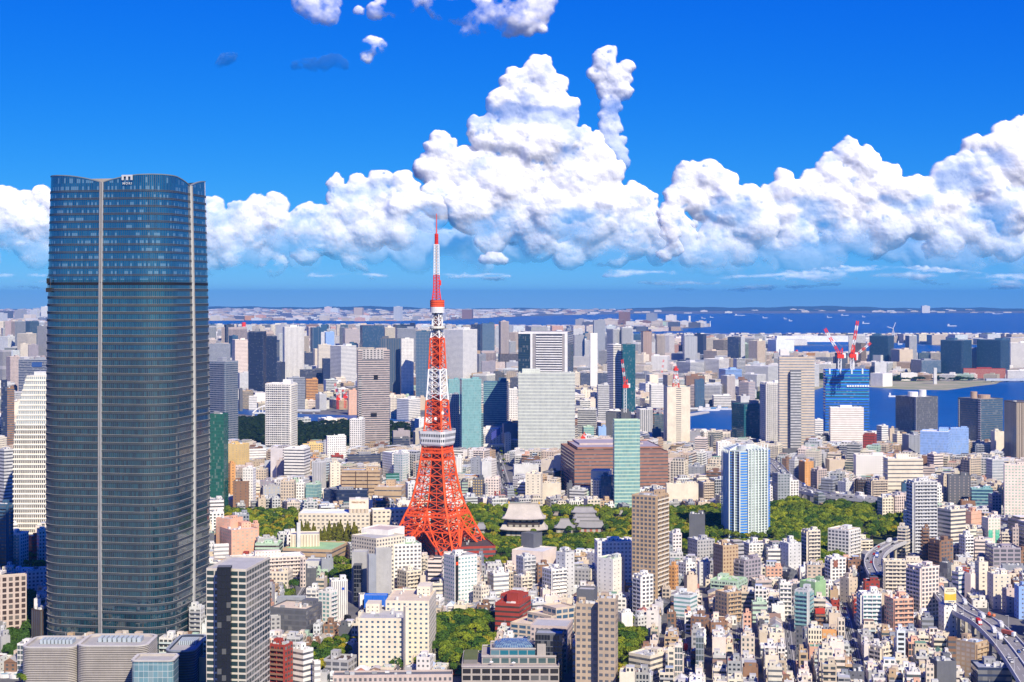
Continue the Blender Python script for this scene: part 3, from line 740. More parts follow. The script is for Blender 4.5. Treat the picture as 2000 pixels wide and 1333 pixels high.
973 976 1012 692 712 16 B d k n o|dark brown low complex left of the black and white skyscraper
996 997 1012 738 758 20 B v k v o|dark gridded block behind the cream punched-window office
1012 1109 1120 649 728 150 B k v w s nou|black and white framed skyscraper
1012 1121 1123 729 886 8 V a s g o ce=1.9;fl=5.2;wz=.62|broad white louvred office slab
1118 1120 1138 643 662 40 g l s g t|pale blue slim tower right of the black and white skyscraper
1119 1122 1142 655 696 26 b s g g t|slate slim tower right of the black and white skyscraper
1127 1130 1153 665 697 22 v l s g t|light ribbed tower left of the plain white slab
1118 1153 1155 697 720 14 p g g l o|grey beige windowless hall left of the plain white slab
1152 1153 1167 651 762 10 p w w w o nou|plain white windowless slab tower
1158 1160 1182 626 690 34 g s s g t|tall grey blue tower over the waterfront
1185 1198 1212 643 690 30 k l s w t|white and navy tower pair, left one
1212 1215 1236 640 690 30 k l s w t|white and navy tower pair, right one
1132 1134 1153 730 758 14 g v s g o|navy gridded flats left of the plain white slab
1166 1168 1188 730 752 18 g v s g o|navy gridded flats right of the plain white slab
1119 1121 1133 728 750 22 g c k c a|beige flats below the windowless hall
1122 1124 1136 710 722 10 s w y w o|low cream and white hall by the waterfront
1186 1198 1214 673 806 14 b w k w s|black and white striped tower shaft
1198 1200 1214 674 806 13 v d k d s nou|dark brown ribbed face of the striped tower
1213 1216 1241 673 812 10 c T T k s|dark green glass tower with a red crane before it
1166 1168 1190 752 830 10 b l k g o|grey white banded office left of the dark green glass tower
1128 1164 1166 800 852 12 B l k w o|black and white banded office with a rounded roof house
1137 1140 1160 834 858 10 c e q l o|small pale glass office with a slanted front
1167 1169 1184 834 860 8 p U u U c|block sheeted in light blue netting
1183 1230 1233 806 858 10 v k k k c ce=2;wx=.3|black scaffolded block behind the pale green glass tower
1243 1250 1275 800 850 10 v l k w o ce=3.4|white office with tall dark window strips
1268 1272 1296 752 806 14 b w g w o|white rounded banded office left of the blank beige tower
1275 1278 1296 810 850 8 c T k k o|dark teal low office left of the blank beige tower
1274 1275 1291 838 864 8 p f k s o|small blue grey cube left of the blank beige tower
1197 1200 1250 820 990 8 c e q h s wx=.95;wz=.66;fl=4.2;nou|pale green glass tower with a wavy crown
1154 1190 1196 920 962 24 p c c c o nou|cream tilted-roof hall beside the green glass tower
1174 1194 1201 930 978 14 c f f T o|blue glass annex of the green glass tower
1252 1266 1268 914 945 14 c q q U o|aqua glass annex behind the green glass tower
1154 1170 1177 938 980 8 g c k c a|slim cream flats left of the blue glass annex
@temple row
919 937 940 896 938 8 s s k g o|blue grey blank office by the avenue
939 941 960 902 946 8 p l k g o|pale grey office by the avenue
923 943 946 935 975 8 g k y k a|dark flats with a yellow balcony lattice
944 948 956 945 976 8 g g k g a|narrow grey flats next to the yellow lattice
948 974 978 935 976 8 g i k c a|pinkish beige flats by the avenue
964 966 977 960 978 6 g r k g a|small brick red flats by the avenue
900 902 914 940 974 8 b k e k a|dark balcony flats seen past the lattice tower leg
1002 1004 1052 908 936 14 p l q f o|white hall with a dark solar roof
1011 1042 1046 942 978 8 b w k w o fl=3.8|white banded office behind the temple
1026 1056 1060 926 978 14 s c k c a|cream office behind the white banded office
1060 1095 1096 944 978 8 p c b b o|blank sand coloured hall
1112 1141 1152 957 980 8 b l k l o|low grey white banded office left of the green flats
1143 1152 1154 960 980 6 g e k e a|small pale green flats
1106 1108 1118 944 980 6 g k k g a|grey slim flats before the terraced brick complex
1095 1122 1305 884 960 16 b N k n o fl=4.4;wz=.34;dep=50;nou|huge terraced brick-brown complex
+top_storeys 1108 1128 1292 874 890 78 b N d m fl=4.4;nou
+crown 1118 1132 1256 866 876 84 p j j m nou
1346 1346 1377 1004 1010 60 p k k k h|low roofs hidden in the wood
@right centre, behind
1252 1256 1273 648 690 40 v n j k t|round-shouldered brown tower with a blue rim
1280 1283 1299 655 690 40 v b v k t|tan tower with a stepped crown
1333 1337 1362 657 688 40 v s l g t|blue grey ribbed tower on the waterfront
1421 1443 1446 659 705 24 B v v v t|navy glass waterfront tower
1446 1447 1455 658 695 34 g l s g t|slim grey tower behind the navy waterfront tower
1462 1479 1495 666 706 26 v c n c t|beige tower split by a brown strip
1241 1257 1268 693 713 20 p c c c o|blank cream storehouse on the waterfront
1268 1270 1312 690 700 20 g j g g o|long low beige storehouse
1272 1304 1308 696 728 14 v w l w o|white double-shaft silo building
1311 1350 1367 691 708 18 p g l g o|long grey storehouse row
1374 1400 1421 686 700 20 b b k c o|beige warehouse with apricot end
1321 1348 1376 708 734 14 b l v l o|navy and white banded office hall
1375 1404 1424 702 732 16 b w k w o|white office hall with horizontal stripes
1404 1417 1449 722 746 12 b U v l o|blue glass front broadcasting office
1454 1500 1522 716 738 12 b l s l o|long pale office on the far quay
1450 1478 1496 732 746 10 g l v l o|low navy windowed building with white cylinders
1520 1522 1600 712 730 26 b l g l o|long low quay hall behind the slotted office
1522 1524 1541 683 692 26 p w w w o|small white far warehouse
1500 1516 1551 664 676 20 p h U w o|far white and blue ferry warehouse
1347 1362 1367 754 786 8 b j k j a|beige balcony flats on the quay
1356 1358 1376 742 784 14 g f k g a|slate flats on the quay
1374 1408 1411 752 785 8 k l s l a|white grid quay flats
1408 1420 1436 734 778 14 v l n l a|grey flats with brown strips on the quay
1337 1340 1377 735 760 20 g n k n a|brown gridded flats behind the quay
1443 1462 1475 747 778 12 b j s j a|khaki ribbon-balcony flats on the quay
1391 1394 1428 773 790 6 b w k h o|low white terminal with a green roof
1296 1303 1348 756 872 8 s c k e s ce=30;nou|blank beige tower with one column of slots
1429 1453 1486 790 864 12 B T T k o|dark teal glass office on the shore
1485 1498 1532 748 872 10 k w k w t ra=1.0|slim white balcony tower on the shore
1520 1522 1591 698 862 40 b b s b s dep=30;fl=4.2;wz=.42;nou|tall beige office with a dark central slot
+dark_slot 1543 1544 1565 724 860 43 B k l k nou;flat;fl=4.2;wz=.5
1590 1592 1608 820 858 12 b w s w o|narrow white striped office beside the sheeted tower
1608 1612 1698 722 790 72 b u f u c nou;fl=5;wz=.5|blue sheeted top of a tower under construction
1608 1612 1698 782 850 11 B k v k o nou|dark glass base of the tower under construction
1619 1622 1687 796 872 10 b w j w x wz=.34;ce=4|white hotel slab with fine rows before the sheeted tower
1657 1658 1691 656 690 36 g l v g t|grey tower behind the red cranes
1667 1682 1692 671 708 20 g d b k t|dark brown tower behind the red cranes
1698 1736 1746 656 694 30 k f v g t|dark blue broad tower on the far quay
1768 1776 1791 656 706 18 v l v l t|white and navy slim tower on the far quay
1740 1757 1783 683 712 14 p b b w o|round-cornered beige quay building
1694 1720 1740 694 712 12 p l k l o|low grey white quay hall
1779 1800 1838 704 724 12 c s f g o|grey blue domed quay hall
1837 1880 1898 665 722 14 k f v g t|broad dark blue twin block, left one
1908 1956 1972 664 721 14 k f v g t|broad dark blue twin block, right one
1897 1898 1909 680 712 20 p c c c t|pale slab between the dark blue twin blocks
1971 1974 2010 670 704 24 b w g w o|round white hall at the right edge
1880 1882 1964 720 731 8 g r b r o|long red brown low block on the far quay
1965 1968 2010 724 735 8 b w g w o|low white quay building at the right edge
1700 1724 1743 730 748 8 p w w w o nou|white cubic pavilion on the sandy shore
1758 1760 1792 729 738 6 p w w w o nou|long low white shed on the sandy shore
1823 1824 1830 719 747 4 p l l l o dep=4;nou|lone pale concrete pylon on the sandy shore
1749 1790 1832 776 846 12 c k k g o nou|dark glass office block with two white drums
1871 1916 1959 780 868 12 B k f g o nou|dark glass office block with copper drums
1961 1985 2040 786 904 10 v d b k s|dark brown pinstriped tower at the right edge
1712 1722 1735 832 872 8 b w s w a|white stepped flats with a green gable mark
1743 1752 1763 848 874 8 g c k c a|small beige flats left of the blue glass pair
1736 1738 1747 837 862 14 s b b i a|slim beige tower left of the blue glass pair
1762 1775 1804 850 892 8 s s k g o|blue grey office with scattered windows
1797 1852 1857 844 895 16 c U U w o|pale blue glass slab, left of its pair
1855 1857 1892 836 882 20 c U U w o|pale blue glass slab, right of its pair
1935 1943 1961 843 888 10 p c j c o|beige ribbed block left of the dark brown pinstriped tower
@right centre
1300 1302 1364 945 985 8 p c c w o|white blank hall above the wood
1341 1372 1378 912 938 8 s s k g o|blue grey double block above the wood
1300 1302 1322 880 892 8 v t k n o|terracotta block at the terraced complex
1357 1378 1383 856 888 8 b i k w o|pinkish banded office behind the rooftops
1399 1402 1429 864 902 8 s w k w o|pale office with dark vertical windows
1386 1388 1395 852 880 8 p k k k o|dark slim shaft beside the pale office
1527 1530 1557 876 895 8 p k k g o|dark grey office behind the expressway
1527 1536 1542 896 922 8 g n k n a|brown slim flats at the expressway
1541 1552 1560 898 935 8 g l k l a|grey slim flats at the expressway
1560 1572 1589 902 942 8 s o d p a|orange flats left of the zigzag balcony flats
1584 1598 1615 917 952 8 L j k l a|zigzag black and white balcony flats
1603 1626 1637 936 968 8 b s k w o|blue grey office above the ball field
1636 1652 1668 942 970 8 s l k w o|white grey stepped office above the ball field
1612 1620 1650 898 928 12 p b b b a|sandy blank block left of the white chain hotel
1667 1672 1731 889 938 8 g w k c x ce=3;wx=.36;wz=.36|white hotel with tiny square windows
1725 1734 1803 896 970 8 b c k w o fl=5;wz=.26;ra=.5|large cream office with thin dark stripes
1801 1803 1826 912 938 10 b j k c o|grey ribboned annex of the large cream office
1671 1674 1694 937 972 8 k d k k a|dark balcony flats below the white hotel
1693 1704 1734 938 976 8 k b k k a|khaki slab flats below the white hotel
1760 1762 1774 944 972 10 p f f u o|blue topped slim block behind the tall grey flats
1849 1852 1896 928 992 8 s k j k o|concrete and dark glass cube office
1895 1898 1939 954 998 8 B q f h o|teal curved glass office
1926 1938 1961 898 948 8 V l f w o|blue glass office with a blank white flank
1877 1896 1916 895 940 8 L b k c a|sand flats with a dark balcony side
1811 1824 1842 888 924 8 b i k w o|pinkish office behind the large cream office
1905 1907 1935 868 895 10 k s k w a|grey balcony flats behind the sand flats
1960 1962 2040 907 1020 10 g i e i t ce=3.6;wx=.55;fl=3.2|pinkish white tower with a grid of square openings
1930 1938 1956 966 1012 8 g m v g o|mauve office with square windows
1875 1878 1905 978 998 8 p n n n a|brown stepped roof block
1830 1857 1886 996 1070 8 b c k g o fl=4.2|grey and cream banded office with stepped end
1871 1897 1917 1000 1038 8 b p t t o wz=.12;fl=5|peach office with thin rust stripes
1917 1930 1954 1012 1062 8 g i e w a|pinkish flats with green window strips
1873 1884 1901 1046 1098 8 R w k w a|white slim balcony flats beside the banded office
1901 1904 1924 1054 1092 8 b i k n a|pale pink small office
1954 1956 1976 1040 1078 8 k c k w a|white balcony flats by the dark roof hall
1976 1978 1990 1030 1080 8 g j k g a|olive beige slim flats near the right edge
1772 1785 1831 940 1086 8 k l k w t ra=.7|tall grey flats beside the ball field
1753 1770 1775 1030 1088 8 k c f w a|beige terraced flats with a blue sign
1800 1802 1815 1032 1102 6 k n k d a|slim brown flats before the tall grey flats
1814 1838 1861 1056 1108 8 L n k k a|brown flats with a slatted roof
1723 1726 1802 1094 1162 8 R c k c a|beige flats with a column of bay balconies
1771 1800 1834 1108 1206 8 L i k i a|pinkish beige tower with a dark balcony edge
1924 1940 1994 1070 1112 10 w m k k o|dark roofed grey hall with many coolers
1955 1958 2040 1104 1124 10 p s k g o|violet grey long hall at the right edge
1835 1850 1858 1100 1140 8 c k k k o|black glass flats below the brown flats
1859 1872 1887 1118 1158 8 b w f w o|white office with blue ribbon windows
1884 1896 1905 1122 1168 8 p i i i a|tall blank pink white shaft
1904 1912 1930 1098 1166 8 s c k c a|cream shaft with an outside stair
1928 1940 1974 1122 1182 8 s c f w a|cream office with blue corner windows
1957 1966 1981 1150 1190 8 s j k g a|khaki office with a diagonal shadow
1981 1990 2020 1146 1200 10 s U k w a|lavender white flats at the right edge
1866 1872 1900 1088 1104 8 p l l U h|pale blue flat-roofed hall
1617 1658 1680 1036 1098 8 R w k b a|white flats with a sand coloured wing
1567 1578 1602 1036 1108 8 k c k g a|cream slim flats with a tank, before the hill
1523 1540 1565 1062 1112 8 s l k w a|grey flats with a white hipped top
1497 1500 1524 1072 1108 8 b w k w a|white terraced flats right of the twin brown flats
1424 1456 1486 1094 1150 8 L m k g a|twin brown grey flats with ribbed roof
1393 1412 1442 1066 1148 8 g t n t a|tan flats with a balcony edge, below the wood
1343 1362 1396 1055 1096 8 g g k l a|grey flats with lattice windows, below the wood
1362 1366 1387 1098 1136 8 s l k g a|grey office with a white plant box and blue sign
1325 1340 1358 1100 1130 8 g w k w a|white flats with side balconies right of the tan tower
1336 1342 1362 1124 1168 8 p b s t a|blank tan office shaft
1387 1440 1458 1136 1160 8 k e k x a rail=e|long green-railed terrace flats
1495 1497 1528 1108 1136 8 g p k o a|orange tiled flats with square windows
1528 1542 1557 1118 1144 8 L k k g a|dark grey corner flats with a flat roof
1467 1476 1508 1134 1156 8 b j k c a|taupe flats with a rounded roof
1562 1592 1613 1138 1174 8 p x k x a|moss green stepped building
1552 1578 1587 1154 1230 8 k l q g t rail=q|slim tower with curved glass balconies
1640 1658 1675 1130 1170 8 s b k b a|sand office with small slot windows
1613 1625 1652 1090 1140 8 L w k w a|white flats with a brown door panel
1676 1684 1722 1160 1226 8 k w q w a rail=h|white flats with mint glass balconies
1397 1420 1447 1158 1210 8 R t k b a|tan flats with a stepped stair flank
1589 1592 1612 1192 1232 8 R n k r a|slim brown flats with a red top
1467 1470 1498 1176 1208 8 b e k e a|pale green small flats
1506 1508 1533 1182 1206 8 p w w w h|white gabled church hall
1349 1376 1385 1206 1236 8 g n k U a|brown flats with a pale blue roof
1385 1388 1421 1216 1240 8 g n k n a|brown low flats with a planted roof
1727 1745 1784 1170 1236 8 R p k p a|peach flats with slanting stair
1833 1844 1868 1182 1240 8 s w k w o|slim white office carrying a yellow billboard
1867 1905 1929 1256 1316 8 R t b U a|ochre flats with a pale blue roof beside the expressway
1698 1722 1744 1264 1302 8 k c k w a|cream small flats with balconies
1850 1852 1870 1246 1284 8 b n k t a|brown striped flats before the expressway
1814 1830 1868 1292 1345 12 p k k g o|dark curved-corner office at the bottom edge
1896 1910 1975 1304 1345 12 B v k s o|navy low office at the bottom right
1676 1682 1706 1240 1262 8 g g k g h|grey house beneath the white mint flats
1604 1606 1634 1232 1258 8 g o b o h|orange house with a pink gable
1500 1503 1532 1236 1266 8 s c k c h|sand coloured box house
1228 1246 1264 1205 1222 8 g l k l h|pale grey flats behind the slope wood
1228 1270 1300 1282 1318 10 b c k g h|cream house with ribbon windows beside the tan brick tower
'''
def parse_table():
    root = None
    for ln in TABLE.strip().split('\n'):
        ln = ln.strip()
        if not ln or ln[0] == '@': continue
        if ln[0] == '+':
            if root is None: continue
            p = ln[1:].split(); nm = p[0]; a = [float(x) for x in p[1:7]]
            o = p[11] if len(p) > 11 else ''
            building('', '', *a, p[7], p[8], p[9], p[10], o, root=root, part=nm); continue
        d, lab = ln.split('|')
        if lab == '*': root = None; continue
        p = d.split(); a = [float(x) for x in p[:6]]; o = p[11] if len(p) > 11 else ''
        if lab == '*PARK': continue
        root = building(lab, CATS[p[10]], *a, p[6], p[7], p[8], p[9], o)
        BYLAB[lab] = root
BYLAB = {}
parse_table()
def panel(lab, face, x0, x1, y0, y1, name, wc, gc=None, style=None, d=.35, fl=None, ce=None, plabel=None):
    """flat facing piece on a facade of an already built building, placed by photo columns and rows"""
    r = BYLAB[lab]; P = np.array(r['_P']).reshape(4, 2); a, b = (P[3], P[0]) if face == 'l' else (P[0], P[1]); L = dist(a, b); n = ((b[1] - a[1]) / L, -(b[0] - a[0]) / L)
    def at(px):
        t = (px - 1000) / F; k = (a[0] - t * a[1]) / (t * (b[1] - a[1]) - (b[0] - a[0])); return (a[0] + (b[0] - a[0]) * k, a[1] + (b[1] - a[1]) * k)
    A, B = at(x0), at(x1); Ym = (A[1] + B[1]) / 2; z1, z0 = HC - (y0 - PY0) / F * Ym, max(.1, HC - (y1 - PY0) / F * Ym); o = lambda p, q: (p[0] + n[0] * q, p[1] + n[1] * q)
    s = ST[style or 'p']; m = MB(); pr = (s[2], s[3], x0 % 7, s[4]); A1, B1 = o(A, d), o(B, d)
    wall_quad(m, A1, B1, z0, z1, wc, gc or (0, 0, 0), pr, ce or s[0], fl or s[1]); m.quad([(*A, z0), (*A1, z0), (*A1, z1), (*A, z1)], wc); m.quad([(*B1, z0), (*B, z0), (*B, z1), (*B1, z1)], wc); m.quad([(*A1, z1), (*B1, z1), (*B, z1), (*A, z1)], wc)
    q = m.build(name, r, org=tuple(r.location))
    if plabel: q['label'] = plabel
    return q
lb = 'black and white framed skyscraper'; WW = (.80, .79, .77); DG = (.012, .04, .075)
for x0, x1, y0, y1, nm, wc, gc, st_ in ((1012.5, 1036, 653, 728, 'glass_side', (.03, .06, .09), DG, 'c'), (1107.5, 1108.5, 653, 728, 'frame_post', WW, None, None), (1036, 1040, 652, 728, 'frame_post', WW, None, None), (1103, 1107.5, 652, 728, 'frame_post', WW, None, None), (1012.5, 1108.5, 649, 652.5, 'frame_beam', WW, None, None), (1040, 1047, 653, 728, 'grey_strip', (.33, .31, .31), None, None), (1098, 1103, 653, 728, 'grey_strip', (.33, .31, .31), None, None)): panel(lb, 'l', x0, x1, y0, y1, nm, wc, gc, st_, d=1.2 if 'frame' in nm else .6)
for k in range(15): panel(lb, 'l', 1047, 1098, 656.5 + k * 4.75, 658.8 + k * 4.75, 'white_slat', (.8, .78, .76), d=2.0)
lb = 'tall brown grey balcony tower with two dark square openings'
for x0, x1, y0, y1 in ((730, 738, 733, 742), (724, 736, 807, 815)): panel(lb, 'r', x0, x1, y0, y1, 'dark_opening', (.015, .015, .02), d=.5)
panel(lb, 'r', 708, 749, 683, 702, 'crown_grid', (.5, .47, .45), (.03, .03, .03), 'g', d=.7, ce=6); panel(lb, 'r', 701, 706, 735, 868, 'pale_balcony_strip', (.42, .40, .39), (.03, .03, .03), 'b', d=.9)
lb = 'white flats with a black stripe and a red square'; panel(lb, 'l', 889, 893, 1087, 1178, 'black_stripe', (.02, .02, .022), d=.3) if False else panel(lb, 'r', 889.5, 895, 1087, 1178, 'black_stripe', (.02, .02, .022), d=.3); panel(lb, 'r', 890, 894.4, 1098, 1104, 'red_square', (.80, .08, .02), d=.6)
lb = 'blue sheeted top of a tower under construction'
for k in range(9): panel(lb, 'r', 1612.5, 1697, 724 + k * 7, 725.2 + k * 7, 'scaffold_rail', (.05, .42, .62), d=1.0)
for x in (1619, 1640, 1662, 1683): panel(lb, 'r', x, x + 3, 720, 731, 'hanging_net', (.6, .72, .8), d=1.4)
for x in range(1654, 1696, 5): panel(lb, 'r', x, x + 3.6, 752.5, 756, 'white_sheet', (.78, .8, .82), d=1.4)
lb = 'dark glass base of the tower under construction'; panel(lb, 'r', 1612.5, 1697, 782, 785, 'concrete_edge', (.5, .48, .44), d=1); panel(lb, 'r', 1612.5, 1697, 790, 791.5, 'concrete_edge', (.45, .35, .28), d=1)
lb = 'white office with a blue violet sign'; panel(lb, 'r', 960, 977, 840, 854, 'violet_sign', (.10, .12, .50), d=.4)
lb = 'white flats with a brown door panel'; panel(lb, 'r', 1628, 1636, 1095, 1108, 'brown_panel', (.30, .12, .08), d=.3)
lb = 'pinkish flats with green window strips'; [panel(lb, 'r', a, a + 8, 1036, 1062, 'green_window_strip', (.10, .50, .33), (.2, .6, .45), 'g', d=.3) for a in (1930.5, 1944)]
lb = 'slim brown flats with a red top'; panel(lb, 'r', 1592.5, 1611, 1188, 1199, 'red_top', (.50, .05, .03), d=.4)
lb = 'dark glass office block with two white drums'; panel(lb, 'l', 1787, 1789.8, 776, 846, 'white_corner_strip', (.55, .55, .55), (.05, .05, .05), 'b', d=.5)
lb = 'dark glass office block with copper drums'; panel(lb, 'l', 1911, 1915.8, 780, 868, 'white_corner_strip', (.55, .55, .55), (.05, .05, .05), 'b', d=.5); panel(lb, 'l', 1871.5, 1874, 780, 868, 'white_corner_strip', (.55, .55, .55), (.05, .05, .05), 'b', d=.5)
lb = 'stepped beige tower with pale ribbon floors near the striped chimney'
lb = 'slate office with a square opening under its roof, beside the glass skyscraper'; panel(lb, 'r', 62, 82, 708, 717, 'roof_opening', (.03, .08, .25), d=.6)
lb = 'big brown office with grouped slit windows'; [panel(lb, 'l', x, x + 1.3, 921, 974, 'dark_joint', (.07, .04, .03), d=.3) for x in (694, 717)]

def curved_cream_office():
    Y = GY(1062); zt = HC - (734 - PY0) / F * Y; root = empty('office_building', ((60 - 1000) / F * Y, Y + 15, 0), 'tall cream office with a curved sloping edge, left of the glass skyscraper', 'office building'); org = tuple(root.location); n = 34; r = MB(); sd = MB(); cc = (.80, .75, .62)
    def xl(t): return 25 + 27 * max(0, (t - .45) / .55)**2.1
    k = lambda px, y=Y: (px - 1000) / F * y
    for i in range(n):
        t0, t1 = i / n, (i + 1) / n; z0, z1 = zt * t0, zt * t1; nu = (104 - xl(t0)) / 7.6; u0 = -nu; g = (.05, .055, .06) if i < 24 else (.30, .38, .42)
        r.quad([(k(xl(t0)), Y, z0), (k(104), Y, z0), (k(104), Y, z1), (k(xl(t1)), Y, z1)], cc, g, (.62, .56, 9, 0), [(u0 * 2, i), (0, i), (0, i + 1), (-(104 - xl(t1)) / 3.8, i + 1)])
        sd.quad([(k(xl(t0)) + 4, Y + 34, z0), (k(xl(t0)), Y, z0), (k(xl(t1)), Y, z1), (k(xl(t1)) + 4, Y + 34, z1)], (.45, .50, .55), (.08, .13, .2), (.9, .7, 9, .2), [(0, i), (8, i), (8, i + 1), (0, i + 1)])
        if i % 1 == 0: q = MB(); beam(q, (k(xl(t0)) - .2, Y - .25, z0), (k(104), Y - .25, z0), .5, (.82, .78, .66), .9); q.build('floor_edge', root, org=org)
    r.quad([(k(104), Y, 0), (k(104), Y + 34, 0), (k(104), Y + 34, zt), (k(104), Y, zt)], cc); r.quad([(k(52), Y + .1, zt), (k(104), Y + .1, zt), (k(104), Y + 34, zt), (k(52) + 4, Y + 34, zt)], (.5, .5, .48))
    r.build('wall', root, org=org); sd.build('side_glazing', root, org=org)
    q = MB(); box(q, k(62), k(92), Y + 8, Y + 22, zt, zt + 3.5, (.6, .6, .58)); q.build('plant_room', root, org=org)
    footprint([(k(25), Y), (k(104), Y), (k(104), Y + 34), (k(25), Y + 34)], 2); LIM.append((Y, 24, 104, 1032)); ORDER.append((Y, 25, 104, 732, 1062, None)); HAND.append(('curved cream office', 60, 900, Y))
curved_cream_office()
# ---------------------------------------------------------------- the glass skyscraper
def glass_material():
    m, nt = newmat('skyscraper_glass'); L = nt.links.new
    uv = N(nt, 'ShaderNodeUVMap', uv_map='UVMap'); s2 = N(nt, 'ShaderNodeSeparateXYZ'); L(uv.outputs[0], s2.inputs[0])
    fu = math_(nt, 'FRACT', s2.outputs[0]); fv = math_(nt, 'FRACT', s2.outputs[1])
    mul = math_(nt, 'LESS_THAN', fu, 0.16)
    fl = N(nt, 'ShaderNodeVectorMath', operation='FLOOR'); L(uv.outputs[0], fl.inputs[0])
    wn = N(nt, 'ShaderNodeTexWhiteNoise', noise_dimensions='2D'); L(fl.outputs[0], wn.inputs['Vector'])
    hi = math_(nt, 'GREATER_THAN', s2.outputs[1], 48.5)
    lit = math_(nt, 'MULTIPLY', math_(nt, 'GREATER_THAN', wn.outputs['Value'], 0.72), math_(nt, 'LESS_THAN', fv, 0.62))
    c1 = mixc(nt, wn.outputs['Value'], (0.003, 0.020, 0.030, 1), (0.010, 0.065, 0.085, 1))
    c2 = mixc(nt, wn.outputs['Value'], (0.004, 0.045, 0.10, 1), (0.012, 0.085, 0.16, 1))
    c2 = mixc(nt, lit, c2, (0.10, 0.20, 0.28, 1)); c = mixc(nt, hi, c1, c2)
    c = mixc(nt, mul, c, (0.045, 0.055, 0.062, 1))
    p = N(nt, 'ShaderNodeBsdfPrincipled'); L(c, p.inputs['Base Color']); p.inputs['IOR'].default_value = 2.35
    geo = N(nt, 'ShaderNodeNewGeometry'); nz = N(nt, 'ShaderNodeTexNoise', i_Scale=0.07, i_Detail=3.0); L(geo.outputs['Position'], nz.inputs['Vector']); bp = N(nt, 'ShaderNodeBump', i_Strength=0.25, i_Distance=0.35); L(nz.outputs[0], bp.inputs['Height']); L(bp.outputs[0], p.inputs['Normal'])
    L(math_(nt, 'ADD', 0.06, math_(nt, 'MULTIPLY', mul, 0.3)), p.inputs['Roughness'])
    o = N(nt, 'ShaderNodeOutputMaterial'); L(p.outputs[0], o.inputs[0]); return m
M_GLASS = glass_material()
def rounded_square(hs, r, n=14, seg=16):
    """points and outward normals of a rounded square, counted from the middle of the front side (y = -hs), going to +x; with side parameter 0..4"""
    pts = []
    def add(x, y, nx, ny): pts.append((x, y, nx, ny))
    k = hs - r
    dirs = [(1, 0), (0, 1), (-1, 0), (0, -1)]
    for q in range(4):
        ax = dirs[q]; nrm = (ax[1], -ax[0])
        for i in range(seg): t = k * i / seg; add(nrm[0] * hs + ax[0] * t, nrm[1] * hs + ax[1] * t, *nrm)
        for i in range(n): 
            a = i / n * pi / 2; cc = (nrm[0] * k + ax[0] * k, nrm[1] * k + ax[1] * k); d = (nrm[0] * cos(a) + ax[0] * sin(a), nrm[1] * cos(a) + ax[1] * sin(a))
            add(cc[0] + d[0] * r, cc[1] + d[1] * r, *d)
        for i in range(seg): t = k * (1 - i / seg); add(ax[0] * hs + nrm[0] * t, ax[1] * hs + nrm[1] * t, *ax)
    return pts
